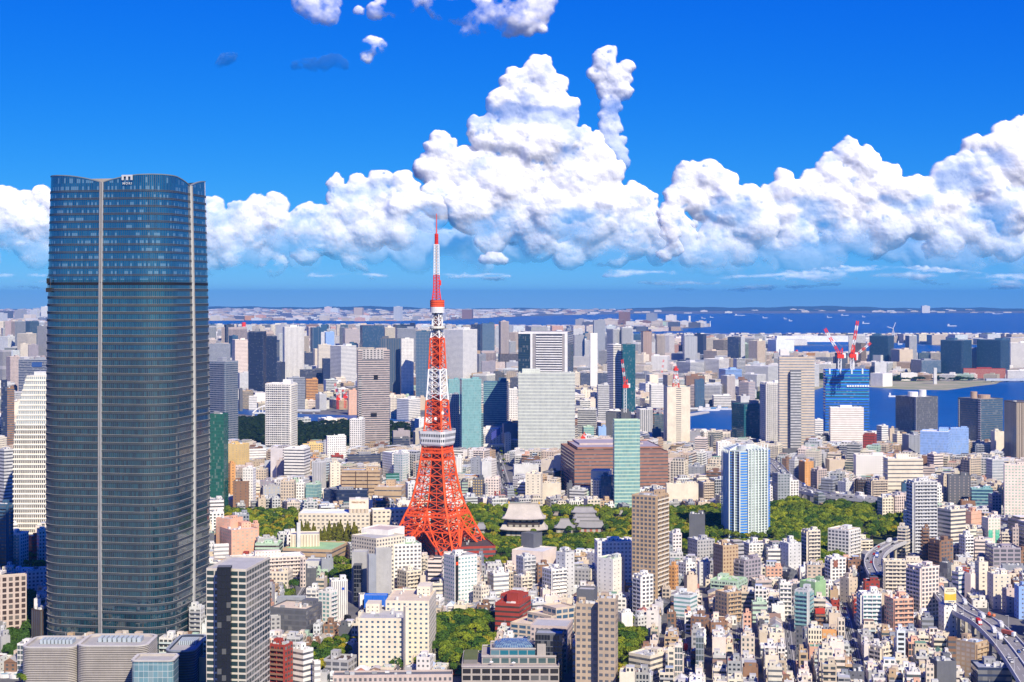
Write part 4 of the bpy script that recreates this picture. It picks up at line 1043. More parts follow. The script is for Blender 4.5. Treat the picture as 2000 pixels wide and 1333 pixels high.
def skyscraper():
    D = 1155.0; th = radians(-10.5); hs0 = 41.0; R0 = 19.0; zs = 330.2; A = 6.0; FH = 5.3
    base = rounded_square(hs0, R0); n = len(base)
    ct, st_ = cos(th), sin(th)
    def sc(z): return 0.945 + 0.055 * sin(min(1, (335 - z) / 190) * pi / 2) - 0.018 * max(0, (90 - z) / 90)
    cx = (256 - 1000) / F * D
    for _ in range(6):                                   # fit the outline to photo columns 90.5 and 409
        pr_ = []
        for x, y, nx, ny in base:
            X = cx + (x * ct - y * st_) * sc(180); Y = D + (x * st_ + y * ct) * sc(180); pr_.append(PX(X, Y))
        w = max(pr_) - min(pr_); hs0 *= 1 + (318.5 / w - 1) * .9; base = rounded_square(hs0, hs0 * .45)
        cx += (249.7 - (max(pr_) + min(pr_)) / 2) / F * D
    def pt(i, z, off=0):
        x, y, nx, ny = base[i % n]; s = sc(z); x = x * s + nx * off; y = y * s + ny * off
        return (cx + x * ct - y * st_, D + x * st_ + y * ct, z)
    def ztop(i):
        u = (i % (n // 4)) / (n / 4); return zs + A * sin(pi * u) ** 0.75
    root = empty('skyscraper', (cx, D, 0), 'tall dark glass skyscraper with four petal-shaped curved facades and silver seams', 'skyscraper'); org = (cx, D, 0)
    cum = [0]
    for i in range(n): a, b = base[i], base[(i + 1) % n]; cum.append(cum[-1] + dist(a[:2], b[:2]))
    mb = MB(); lev = [6 + FH * k for k in range(62) if 6 + FH * k < zs - 1] + [zs]
    for k in range(len(lev) - 1):
        z0, z1 = lev[k], lev[k + 1]
        for i in range(n):
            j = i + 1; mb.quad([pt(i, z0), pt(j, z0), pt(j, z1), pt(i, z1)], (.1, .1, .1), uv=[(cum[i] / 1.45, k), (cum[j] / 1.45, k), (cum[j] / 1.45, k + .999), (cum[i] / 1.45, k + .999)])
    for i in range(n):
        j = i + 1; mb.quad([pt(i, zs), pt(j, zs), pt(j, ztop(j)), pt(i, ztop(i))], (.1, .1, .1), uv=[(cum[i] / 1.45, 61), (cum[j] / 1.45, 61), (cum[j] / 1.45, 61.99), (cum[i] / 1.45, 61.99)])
        mb.quad([pt(i, zs - 4, -1), pt(j, zs - 4, -1), pt(j, ztop(j), -1), pt(i, ztop(i), -1)], (.1, .1, .1), uv=[(0, 61)] * 4)
    mb.build('glass_facade', root, M_GLASS, org=org, smooth=True)
    tr = MB()
    for i in range(n):
        j = i + 1; tr.quad([pt(i, ztop(i) - .5, .3), pt(j, ztop(j) - .5, .3), pt(j, ztop(j) + .2, .3), pt(i, ztop(i) + .2, .3)], (.16, .2, .23)); tr.quad([pt(i, ztop(i) + .2, .3), pt(j, ztop(j) + .2, .3), pt(j, ztop(j) + .2, -1.2), pt(i, ztop(i) + .2, -1.2)], (.2, .22, .25))
    tr.build('top_rim', root, org=org)
    for k, z in enumerate(lev[:-1]):
        upper = z > 262; m = MB()
        if upper: spans = [(z - .1, .55, .38, (.055, .075, .09)), (z + 1.15, .2, .34, (.09, .12, .14)), (z + .75, .2, .20, (.09, .07, .06))]
        else: spans = [(z, 1.6, .30, (.045, .060, .072)), (z + 1.6, .2, .6, (.28, .275, .26)), (z + .8, .12, .36, (.14, .155, .165))]
        if abs(z - 258) < 2.7: spans = [(z - 1, 1.6, .2, (.012, .012, .014)), (z + .8, .3, .6, (.05, .05, .055))]
        for zz, h, off, c in spans:
            for i in range(n):
                j = i + 1
                m.quad([pt(i, zz, off), pt(j, zz, off), pt(j, zz + h, off), pt(i, zz + h, off)], c)
                m.quad([pt(i, zz + h, off), pt(j, zz + h, off), pt(j, zz + h, 0), pt(i, zz + h, 0)], c)
                if off > .5: m.quad([pt(i, zz, off), pt(j, zz, off), pt(j, zz, 0), pt(i, zz, 0)], c)
        m.build('floor_band', root, org=org)
    for q in range(4):                                   # silver seams where two petals meet
        i = (q * (n // 4)) % n; m = MB()
        zz = [4 + 6 * k for k in range(54)] + [zs + .5]
        for k in range(len(zz) - 1):
            z0, z1 = zz[k], zz[k + 1]
            def pp(z, s, off):
                x, y, nx, ny = base[i]; f = sc(z); x = x * f + nx * off - ny * s; y = y * f + ny * off + nx * s
                return (cx + x * ct - y * st_, D + x * st_ + y * ct, z)
            for s0, o0, s1, o1, c in ((-1.0, 0, -1.0, 1.5, (.5, .5, .5)), (-1.0, 1.5, -.75, 1.5, (.50, .49, .48)), (-.75, 1.5, -.75, .5, (.3, .3, .32)), (-.75, .5, .75, .5, (.22, .225, .24)), (.75, .5, .75, 1.5, (.3, .3, .3)), (.75, 1.5, 1.0, 1.5, (.52, .51, .50)), (1.0, 1.5, 1.0, 0, (.5, .5, .5))):
                m.quad([pp(z0, s0, o0), pp(z0, s1, o1), pp(z1, s1, o1), pp(z1, s0, o0)], c)
        m.build('seam_fin', root, org=org)
    m = MB(); m.quad([pt(i, zs - 3.5, -1) for i in range(n)], (.30, .28, .25)); m.build('roof', root, org=org)
    m = MB(); Rr = lambda p: (cx + p[0] * ct - p[1] * st_, D + p[0] * st_ + p[1] * ct)
    box(m, -26, 26, -22, 24, zs - 3.4, 332.5, (.36, .33, .29), R=Rr); m.build('plant_room', root, org=org)
    m = MB(); box(m, -31, 6, -27, -3, zs - 3.3, 334.6, (.36, .33, .29), R=Rr); box(m, 14, 27, 2, 14, 332.6, 335.4, (.4, .36, .32), R=Rr); m.build('roof_crane_house', root, org=org)
    # lettering near the top of the middle petal: a two-arched mark over four letters
    i0 = min(range(n), key=lambda i: abs(PX(*pt(i, 333)[:2]) - 250) + (0 if pt(i, 333)[1] < D else 999))
    c0 = Vector(pt(i0, 333, .9)); tx = (Vector(pt(i0 + 2, 333, .9)) - Vector(pt(i0 - 2, 333, .9))); tx.z = 0; tx.normalize()
    def q_(m, x0, x1, z0, z1):
        nn = Vector((tx.y, -tx.x, 0)); a = [c0 + tx * x + nn * d + Vector((0, 0, z)) for d in (0, .35) for x, z in ((x0, z0), (x1, z0), (x1, z1), (x0, z1))]
        a = [tuple(p) for p in a]; wcol = (.55, .56, .58)
        m.quad(a[4:], wcol); m.quad(a[:4], wcol)
        for k in range(4): j = (k + 1) % 4; m.quad([a[k], a[j], a[4 + j], a[4 + k]], wcol)
    m = MB(); q_(m, -4, -2.5, -1.2, 2.4); q_(m, -.75, .75, -1.2, 2.4); q_(m, 2.5, 4, -1.2, 2.4); q_(m, -2.5, -.75, 1.3, 2.4); q_(m, .75, 2.5, 1.3, 2.4)
    so_ = m.build('sign_mark', root, org=org)
    text('MORI', 'sign_lettering', root, tuple(c0 + Vector((0, -.2, -3.6))), 2.3, (.55, .56, .58), org, ang=atan2(tx.y, tx.x), spacing=1.35)
    LIM.append((D - 30, 90, 416, 1250)); ORDER.append((D - 40, 90, 412, 345, 1300, None))
    P = [(cx + x * ct - y * st_, D + x * st_ + y * ct) for x, y in ((-45, -45), (45, -45), (45, 45), (-45, 45))]; footprint(P, 3)
    HAND.append(('tall dark glass skyscraper', 250, 1200, D))
    g = MB(); X, Y, Z = pt(n - 22, 262, 2.6)
    box(g, X - 1, X + 3, Y - .8, Y + .8, 254.5, 257.5, (.02, .02, .02), bottom=True); box(g, X - .6, X + 1.4, Y - .6, Y + .6, 260.5, 264.2, (.015, .015, .015), bottom=True)
    beam(g, (X, Y, 257), (X, Y, 266), .2, (.1, .1, .1)); beam(g, (X + 2, Y, 257), (X + 2, Y + 1, 264), .2, (.1, .1, .1)); beam(g, (X - 2, Y, 256), (X + 6, Y, 256), .3, (.35, .36, .38))
    tag(g.build('maintenance_gondola', None, org=(X, Y, 255)), 'small black maintenance gondola hanging on the glass skyscraper', 'gondola')
FONT = None
def text(s, name, parent, loc, size, col, org=None, ang=0.0, spacing=1.0, width=None, mat=None):
    cu = bpy.data.curves.new(name, 'FONT'); cu.body = s; cu.size = size; cu.align_x = 'CENTER'; cu.align_y = 'CENTER'; cu.extrude = .12; cu.space_character = spacing; cu.offset = size * .012
    o = bpy.data.objects.new('t', cu); COL.objects.link(o); bpy.context.view_layer.update()
    dg = bpy.context.evaluated_depsgraph_get(); me = bpy.data.meshes.new_from_object(o.evaluated_get(dg)); bpy.data.objects.remove(o)
    v = np.zeros(len(me.vertices) * 3, dtype=np.float32); me.vertices.foreach_get('co', v); v = v.reshape(-1, 3)
    if width and len(v): v[:, 0] *= width / max(.01, v[:, 0].max() - v[:, 0].min())
    x = v[:, 0] * cos(ang) + loc[0]; y = v[:, 0] * sin(ang) + loc[1] - v[:, 2]; z = v[:, 1] + loc[2]
    w = np.stack([x, y, z], 1)
    if org: w -= np.array(org)
    me.vertices.foreach_set('co', w.astype(np.float32).ravel()); me.update(); me.materials.clear(); 
    me.materials.append(mat or simple('lettering_paint_' + name, col, .6)); me.name = name
    o = bpy.data.objects.new(name, me); COL.objects.link(o)
    if parent: o.parent = parent
    return o
skyscraper()
# silver louvred podium halls at the foot of the skyscraper
def louvred(label, xl, xr, yt, D, depth, r, col, pitch=1.15, lou=(.46, .42, .38), top=(.52, .50, .47), kind='louvred_hall', bot=0, glass=False):
    x0 = (xl - 1000) / F * D; x1 = (xr - 1000) / F * D; zt = HC - (yt - PY0) / F * D; cx = (x0 + x1) / 2; hw, hd = (x1 - x0) / 2, depth / 2; cyy = D + hd
    pts = []
    for q, (sx, sy) in enumerate(((1, -1), (1, 1), (-1, 1), (-1, -1))):
        for i in range(7):
            a = -pi / 2 + q * pi / 2 + i / 6 * pi / 2; pts.append((cx + sx * (hw - r) + r * cos(a), cyy + sy * (hd - r) + r * sin(a), cos(a), sin(a)))
    root = empty(kind, (cx, cyy, 0), label, 'hall'); org = (cx, cyy, 0); n = len(pts)
    def p(i, z, o=0): x, y, nx, ny = pts[i % n]; return (x + nx * o, y + ny * o, z)
    m = MB()
    cu = 0
    for i in range(n):
        L = dist(pts[i], pts[(i + 1) % n]); pr = (.94, .93, 3, .5) if glass else (0, 0, 0, 0)
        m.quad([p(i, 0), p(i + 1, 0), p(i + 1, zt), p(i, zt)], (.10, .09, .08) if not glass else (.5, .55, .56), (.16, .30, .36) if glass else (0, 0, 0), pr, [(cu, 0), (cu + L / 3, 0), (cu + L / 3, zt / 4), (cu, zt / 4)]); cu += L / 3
    m.build('wall', root, org=org)
    if not glass:
        z = 1.0
        while z < zt - .6:
            m = MB()
            for i in range(n):
                m.quad([p(i, z, .5), p(i + 1, z, .5), p(i + 1, z + .55, .5), p(i, z + .55, .5)], lou); m.quad([p(i, z + .55, .5), p(i + 1, z + .55, .5), p(i + 1, z + .55, 0), p(i, z + .55, 0)], top)
            m.build('louvre', root, org=org); z += pitch
    m = MB(); m.quad([p(i, zt - 1.2, -1.5) for i in range(n)], (.38, .37, .36)); m.build('roof', root, org=org)
    m = MB()
    for i in range(n):
        m.quad([p(i, zt + .3, .6), p(i + 1, zt + .3, .6), p(i + 1, zt + .3, -1.5), p(i, zt + .3, -1.5)], top); m.quad([p(i, zt - 1.2, -1.5), p(i + 1, zt - 1.2, -1.5), p(i + 1, zt + .3, -1.5), p(i, zt + .3, -1.5)], lou); m.quad([p(i, zt - .5, .6), p(i + 1, zt - .5, .6), p(i + 1, zt + .3, .6), p(i, zt + .3, .6)], top)
    m.build('roof_rim', root, org=org)
    k = 0
    while not glass and k < 9:
        m = MB(); xx = cx - hw * .55 + k * hw * .14; box(m, xx, xx + hw * .10, cyy - 2, cyy + hd * .4, zt - 1.1, zt + 1.6, (.40, .46, .50)); m.build('cooling_unit', root, org=org); k += 1
    P = [(x0, D), (x1, D), (x1, D + depth), (x0, D + depth)]; footprint(P, 2); LIM.append((D, xl, xr, 1334)); ORDER.append((D, xl, xr, yt, 1340, None)); HAND.append((label.split(',')[0], (xl + xr) / 2, yt + 20, D))
    return root
louvred('silver louvred hall with rounded corners at the bottom left corner', 41, 146, 1265, 1032, 34, 6, None)
louvred('larger silver louvred hall in front of the glass skyscraper', 148, 286, 1262, 1030, 36, 7, None)
louvred('pale glass pavilion before the larger silver louvred hall', 256, 338, 1291, 1006, 20, 3, None, glass=True, kind='glass_pavilion')
louvred('dark blue louvred annex at the right foot of the glass skyscraper', 322, 378, 1272, 1034, 50, 6, None, pitch=1.7, lou=(.04, .055, .09), top=(.25, .28, .33))
m = MB()
for x, y, r in ((-3, 1316, 6), (8, 1308, 6.5), (22, 1318, 6), (30, 1304, 5)):
    X, Y, _ = W(x, y + 18, 1045); 
    for a0, a1, c, z in ((r, r * .72, (.72, .71, .68), 2.2),):
        for i in range(20):
            A0, A1 = 2 * pi * i / 20, 2 * pi * (i + 1) / 20; Yc = 1048 + (1330 - y) * .9
            f = lambda rr, a, zz: (X + rr * cos(a), Yc + rr * sin(a), zz)
            m.quad([f(a0, A0, z + r * .01), f(a0, A1, z + r * .01), f(a1, A1, z + r * .01), f(a1, A0, z + r * .01)], c); m.quad([f(a0, A0, 0), f(a0, A1, 0), f(a0, A1, z + r * .01), f(a0, A0, z + r * .01)], c); m.quad([f(a1, A0, 1.4), f(a1, A1, 1.4), f(a1, A1, z + r * .01), f(a1, A0, z + r * .01)], c)
        m.quad([(X + a1 * cos(2 * pi * i / 20), Yc + a1 * sin(2 * pi * i / 20), 1.4 + r * .01) for i in range(20)], (.22, .34, .42))
tag(m.build('round_pool_canopy', None, org=(-335, 1055, 0)), 'white ring-shaped basins with blue water at the bottom left corner', 'fountain')
# ---------------------------------------------------------------- orange lattice tower
def lattice_tower():
    D = 1550.0; cx = (854 - 1000) / F * D; ph = radians(19.5); ORG = (.84, .105, .022); WH = (.82, .82, .81); org = (cx, D, 0)
    prof = [(0, 57), (9, 51.0), (18, 45.2), (27.5, 39.8), (34, 36.0), (41, 32.6), (48, 28.6), (55, 25.6), (63, 23.2), (71, 21.2), (79, 19.5), (87, 18.0), (95, 16.6), (101, 15.7), (108, 14.9), (121, 13.6), (128, 12.7), (136, 12.0), (144, 11.6), (151, 11.0), (158, 10.4), (166, 9.8), (174, 9.2), (181, 8.8), (188, 8.4), (196, 7.9), (204, 7.5), (211, 7.1)]
    def rad_(z):
        for (a, ra), (b, rb) in zip(prof, prof[1:]):
            if a <= z <= b: return ra + (rb - ra) * (z - a) / (b - a)
        return prof[-1][1]
    def corner(i, z, r=None):
        a = [ph, ph + pi / 2, ph + pi, ph + 3 * pi / 2][i % 4]; r = rad_(z) if r is None else r
        return Vector((cx + r * cos(a), D + r * sin(a), z))
    def col(z): return ORG if (z < 151 or 181 <= z < 211) else WH
    root = empty('lattice_tower', org, 'tall orange and white lattice broadcasting tower with two observation decks', 'lattice tower')
    Z = [p[0] for p in prof]
    def fr(z): return min(.5, .115 + .235 * (z / 27.5)) if z < 27.5 else min(.5, .35 + .15 * (z - 27.5) / 20)
    def e(i, t, z): a, b = corner(i, z), corner(i + 1, z); return a + (b - a) * t
    for i in range(4):                                   # legs: corner chord plus the inner chords and bracing of both faces
        m = MB()
        for k in range(len(Z) - 1):
            z0, z1 = Z[k], Z[k + 1]; w = 1.65 if z0 < 100 else (1.25 if z0 < 180 else 1.0)
            beam(m, corner(i, z0), corner(i, z1), w, col(z0))
            if z0 < 48:
                for d in (0, -1):
                    t0, t1 = fr(z0), fr(z1)
                    g = (lambda t, z: e(i, t, z)) if d == 0 else (lambda t, z: e(i + 3, 1 - t, z))
                    beam(m, g(t0, z0), g(t1, z1), 1.15, ORG); beam(m, g(0, z1), g(t1, z1), .8, ORG)
                    beam(m, g(0, z0), g(t1, z1), .62, ORG); beam(m, g(t0, z0), g(0, z1), .62, ORG)
                    if z0 < 28:
                        h = lambda t, z: e(i, t, z) + (e(i + 3, 1 - t, z) - corner(i, z))
                        if d == 0: beam(m, h(t0, z0), h(t1, z1), 1.0, ORG)
                        beam(m, g(t0, z0), h(t1, z1), .5, ORG); beam(m, g(t1, z1), h(t1, z1), .6, ORG); beam(m, h(t0, z0), g(t1, z1), .5, ORG)
        fz = MB(); c = corner(i, 0); box(fz, c.x - 4, c.x + 4, c.y - 4, c.y + 4, 0, 3.0, (.55, .53, .5)); fz.build('leg_footing', root, org=org)
        m.build('leg', root, org=org)
    for i in range(4):                                   # lattice panels between the legs
        m = MB()
        for k in range(len(Z) - 1):
            z0, z1 = Z[k], Z[k + 1]
            if 108 <= z0 < 121 or z0 < 27.5: continue
            c = col(z0); lw = .50 if z0 < 108 else .46
            if z0 < 48:
                f0, f1 = fr(z0), fr(z1)
                a0, b0, a1, b1 = e(i, f0, z0), e(i, 1 - f0, z0), e(i, f1, z1), e(i, 1 - f1, z1)
                beam(m, a1, b1, .8, c); beam(m, e(i, .5, z0), e(i, f1, z1), lw, c); beam(m, e(i, .5, z0), e(i, 1 - f1, z1), lw, c); beam(m, a0, e(i, .5, z1), lw, c); beam(m, b0, e(i, .5, z1), lw, c)
                beam(m, e(i, .5, z0), e(i, .5, z1), .8, c)
            elif z0 < 108:
                beam(m, e(i, .5, z0), e(i, .5, z1), .75, c); beam(m, corner(i, z1), corner(i + 1, z1), .95 if k % 2 else .75, c)
                for p, q in ((0, .5), (.5, 1)):
                    beam(m, e(i, p, z0), e(i, q, z1), lw, c); beam(m, e(i, q, z0), e(i, p, z1), lw, c)
                    if z0 < 70: beam(m, e(i, (p + q) / 2, z0), e(i, (p + q) / 2, z1), .45, c)
            else:
                beam(m, corner(i, z1), corner(i + 1, z1), .7, c); zm = (z0 + z1) / 2
                beam(m, corner(i, z0), corner(i + 1, z1), lw, c); beam(m, corner(i + 1, z0), corner(i, z1), lw, c)
        ring = 27.5
        for zz, w in ((27.5, 1.1), (41, 1.6), (44, 1.2), (94, 1.2), (101, 1.6), (104.5, 1.4)): beam(m, corner(i, zz), corner(i + 1, zz), w, ORG)
        for p in range(13): 
            beam(m, e(i, p / 12, 101), e(i, (p + .5) / 12, 104.5), .5, ORG); beam(m, e(i, p / 12, 41), e(i, (p + .5) / 12 if p < 12 else 1, 44), .5, ORG)
        # the arch between two legs
        pv = None
        for s in range(13):
            u = -1 + 2 * s / 12; zz = 27.5 - 17 * abs(u)**2.4; t = .5 + u * (.5 - fr(max(0, zz)) * 1.0)
            q = e(i, t, zz)
            if pv is not None:
                beam(m, pv, q, 1.0, ORG); 
                if abs(u) < .9: beam(m, q, e(i, t, 27.5), .4, ORG); beam(m, pv, e(i, t, 27.5), .35, ORG)
            pv = q
        m.build('lattice_panel', root, org=org)
    m = MB()                                             # inner decking and core
    Rr = lambda p: (cx + p[0] * cos(ph + pi / 4) - p[1] * sin(ph + pi / 4), D + p[0] * sin(ph + pi / 4) + p[1] * cos(ph + pi / 4))
    box(m, -4.6, 4.6, -4.6, 4.6, 0, 100, (.075, .045, .04), (.03, .03, .03), (.5, .6, 0, 0), R=Rr, cell=2.4, fl=4)
    box(m, -3, 3, -3, 3, 121, 235, (.10, .05, .045), (.4, .06, .02), (.55, .5, 0, 0), R=Rr, cell=2, fl=3); m.build('lift_shaft', root, org=org)
    m = MB()
    for k in range(24):
        z0 = 100 + k * 5.6; z1 = z0 + 5.6; s = 3.4 if z0 < 211 else 2.8
        if z1 > 235: break
        P = [Rr(p) for p in ((-s, -s), (s, -s), (s, s), (-s, s))]
        for a in range(4): b = (a + 1) % 4; beam(m, (*P[a], z0), (*P[b], z1), .42, col(z0)); beam(m, (*P[b], z0), (*P[a], z1), .42, col(z0)); beam(m, (*P[a], z0), (*P[a], z1), .7, col(z0)); beam(m, (*P[a], z1), (*P[b], z1), .4, col(z0))
    m.build('inner_core', root, org=org)
    m = MB()                                             # footbridge frames at 41 and 55 m that read as a dense ring
    for zz in (43, 101):
        P = [corner(i, zz) for i in range(4)]
        for a in range(4):
            for f in (.25, .5, .75): beam(m, P[a] + (P[(a + 1) % 4] - P[a]) * f, P[(a + 3) % 4] + (P[(a + 2) % 4] - P[(a + 3) % 4]) * f if a % 2 == 0 else P[(a + 3) % 4] + (P[(a + 2) % 4] - P[(a + 3) % 4]) * f, .8, ORG)
    m.build('cross_frame', root, org=org)
    # main deck: two storeys, flaring upwards, square with cut corners
    def deckring(r, cut=.22):
        P = []
        for i in range(4):
            a, b, c = corner(i + 3, 0, r), corner(i, 0, r), corner(i + 1, 0, r)
            P += [(b.x + (a.x - b.x) * cut * .5, b.y + (a.y - b.y) * cut * .5), (b.x + (c.x - b.x) * cut * .5, b.y + (c.y - b.y) * cut * .5)]
        return P
    def ring(m, r0, z0, r1, z1, c, gc=(0, 0, 0), pr=(0, 0, 0, 0), nu=8):
        A, B = deckring(r0), deckring(r1)
        for i in range(8):
            j = (i + 1) % 8; L = max(1, round(dist(B[i], B[j]) / 1.9)); m.quad([(*A[i], z0), (*A[j], z0), (*B[j], z1), (*B[i], z1)], c, gc, pr, [(0, 0), (L, 0), (L, 1), (0, 1)])
    dk = MB(); cc = (.74, .74, .74)
    ring(dk, 17.5, 107.6, 18.8, 109.2, cc); ring(dk, 18.8, 109.2, 19.3, 111.0, cc); ring(dk, 19.6, 114.0, 19.8, 116.0, cc); ring(dk, 20.2, 119.2, 20.4, 121.4, cc)
    dk.quad([(*p, 107.6) for p in deckring(17.5)], (.3, .3, .3)); dk.quad([(*p, 121.4) for p in deckring(20.4)], (.5, .5, .5))
    do = dk.build('main_deck', root, org=org)
    for z0, z1, r0, r1 in ((111, 114, 19.2, 19.5), (116, 119.2, 19.7, 20.1)):
        w = MB(); ring(w, r0, z0, r1, z1, (.72, .72, .72), (.03, .045, .06), (.62, .84, 2, 0)); w.build('window_band', do, org=org)
    w = MB(); 
    for i in range(8): a, b = deckring(19.9)[i], deckring(19.9)[(i + 1) % 8]; beam(w, (*a, 123), (*b, 123), .2, WH); beam(w, (*a, 121.4), (*a, 123), .2, WH)
    w.build('railing', do, org=org)
    # top part
    m = MB(); 
    for i in range(4):
        for z0, z1, r0, r1 in ((211, 217, 7.0, 5.6), (217, 221, 5.6, 5.4), (223, 229, 5.2, 5.0), (229, 235.6, 5, 5)):
            beam(m, corner(i, z0, r0), corner(i, z1, r1), .8, WH); beam(m, corner(i, z0, r0), corner(i + 1, z1, r1), .45, WH); beam(m, corner(i + 1, z0, r0), corner(i, z1, r1), .45, WH); beam(m, corner(i, z1, r1), corner(i + 1, z1, r1), .5, WH)
    cyl(m, cx, D, 220.4, 222.6, 7.4, (.7, .68, .6), 16); cyl(m, cx, D, 219.6, 220.4, 7.0, (.08, .08, .08), 16); m.build('upper_lattice', root, org=org)
    t = MB(); ORB = (.85, .10, .03)
    for k in range(3): cyl(t, cx, D, 235.6 + k * 1.9, 237.0 + k * 1.9, 7.1, (.8, .8, .8), 20); cyl(t, cx, D, 237.0 + k * 1.9, 237.5 + k * 1.9, 6.8, (.35, .35, .36), 20)
    for k in range(3): cyl(t, cx, D, 241.3 + k * 2.2, 243.0 + k * 2.2, 7.0, ORB, 20); cyl(t, cx, D, 243.0 + k * 2.2, 243.5 + k * 2.2, 6.7, (.30, .04, .015), 20)
    t.build('top_deck', root, org=org)
    r = random.Random(5)
    for k in range(15):
        a = r.uniform(0, 2 * pi); z = r.choice([213.5, 216, 225, 227.5, 230, 232.5]); rr = r.uniform(5.2, 6.8); m = MB(); d = Vector((cos(a), sin(a), 0)); c = Vector((cx, D, z)) + d * rr
        s = d.cross(Vector((0, 0, 1))); R_ = r.uniform(.9, 1.5); q = [tuple(c + s * R_ * cos(2 * pi * j / 10) + Vector((0, 0, R_ * sin(2 * pi * j / 10)))) for j in range(10)]; bk = tuple(c - d * .8)
        m.quad(q, (.82, .82, .82))
        for j in range(10): m.quad([q[j], q[(j + 1) % 10], bk], (.75, .75, .75))
        beam(m, bk, tuple(c - d * 2.5), .3, WH); m.build('dish_antenna', root, org=org)
    for x, z in ((864.5, 807), (862, 830), (851, 818)):
        X, Y, Zz = W(x, z, D - 9); m = MB(); cyl(m, X, Y, Zz - .2, Zz + .2, .3, WH, 6)
        q = [(X + 1.5 * cos(2 * pi * j / 12), Y - .6, Zz + 1.5 * sin(2 * pi * j / 12)) for j in range(12)]; m.quad(q, (.85, .85, .85))
        for j in range(12): m.quad([q[j], q[(j + 1) % 12], (X, Y + 1, Zz)], (.8, .8, .8))
        m.build('dish_antenna', root, org=org)
    am = MB(); ax = cx - (1.5) / F * D
    def mast(z0, z1, w0, w1, c, step=2.6, x=ax):
        nn = max(1, round((z1 - z0) / step)); 
        for k in range(nn):
            a, b = z0 + (z1 - z0) * k / nn, z0 + (z1 - z0) * (k + 1) / nn; wa, wb = w0 + (w1 - w0) * k / nn, w0 + (w1 - w0) * (k + 1) / nn
            P = [(x + sx * wa, D + sy * wa) for sx, sy in ((-1, -1), (1, -1), (1, 1), (-1, 1))]; Q = [(x + sx * wb, D + sy * wb) for sx, sy in ((-1, -1), (1, -1), (1, 1), (-1, 1))]
            for i in range(4):
                j = (i + 1) % 4; beam(am, (*P[i], a), (*Q[i], b), .55, c); beam(am, (*P[i], a), (*Q[j], b), .34, c); beam(am, (*P[j], a), (*Q[i], b), .34, c); beam(am, (*Q[i], b), (*Q[j], b), .34, c)
    OR2 = (.80, .04, .02)
    mast(248, 258, 4.2, 2.8, OR2); mast(258, 272, 2.8, 2.6, OR2); mast(272, 301.5, 2.55, 2.2, WH)
    cyl(am, ax, D, 248, 301, .8, (.45, .2, .18), 8)
    for k in range(6): cyl(am, ax, D, 301.5 + k * 1.75, 302.9 + k * 1.75, 1.85, (.72, .03, .02), 10); cyl(am, ax, D, 302.9 + k * 1.75, 303.25 + k * 1.75, 1.5, (.3, .02, .02), 10)
    cyl(am, ax, D, 312, 331.5, .62, (.80, .07, .04), 8, .35); cyl(am, ax + 3.6, D, 262, 267, .9, OR2, 8)
    am.build('antenna_mast', root, org=org)
    LIM.append((1560., 785, 970, 1086)); ORDER.append((1500, 826, 890, 430, 1086, None)); HAND.append(('orange lattice tower', 860, 1050, 1500))
    P = [tuple(corner(i, 0)[:2]) for i in range(4)]; footprint(P, 0)
lattice_tower()
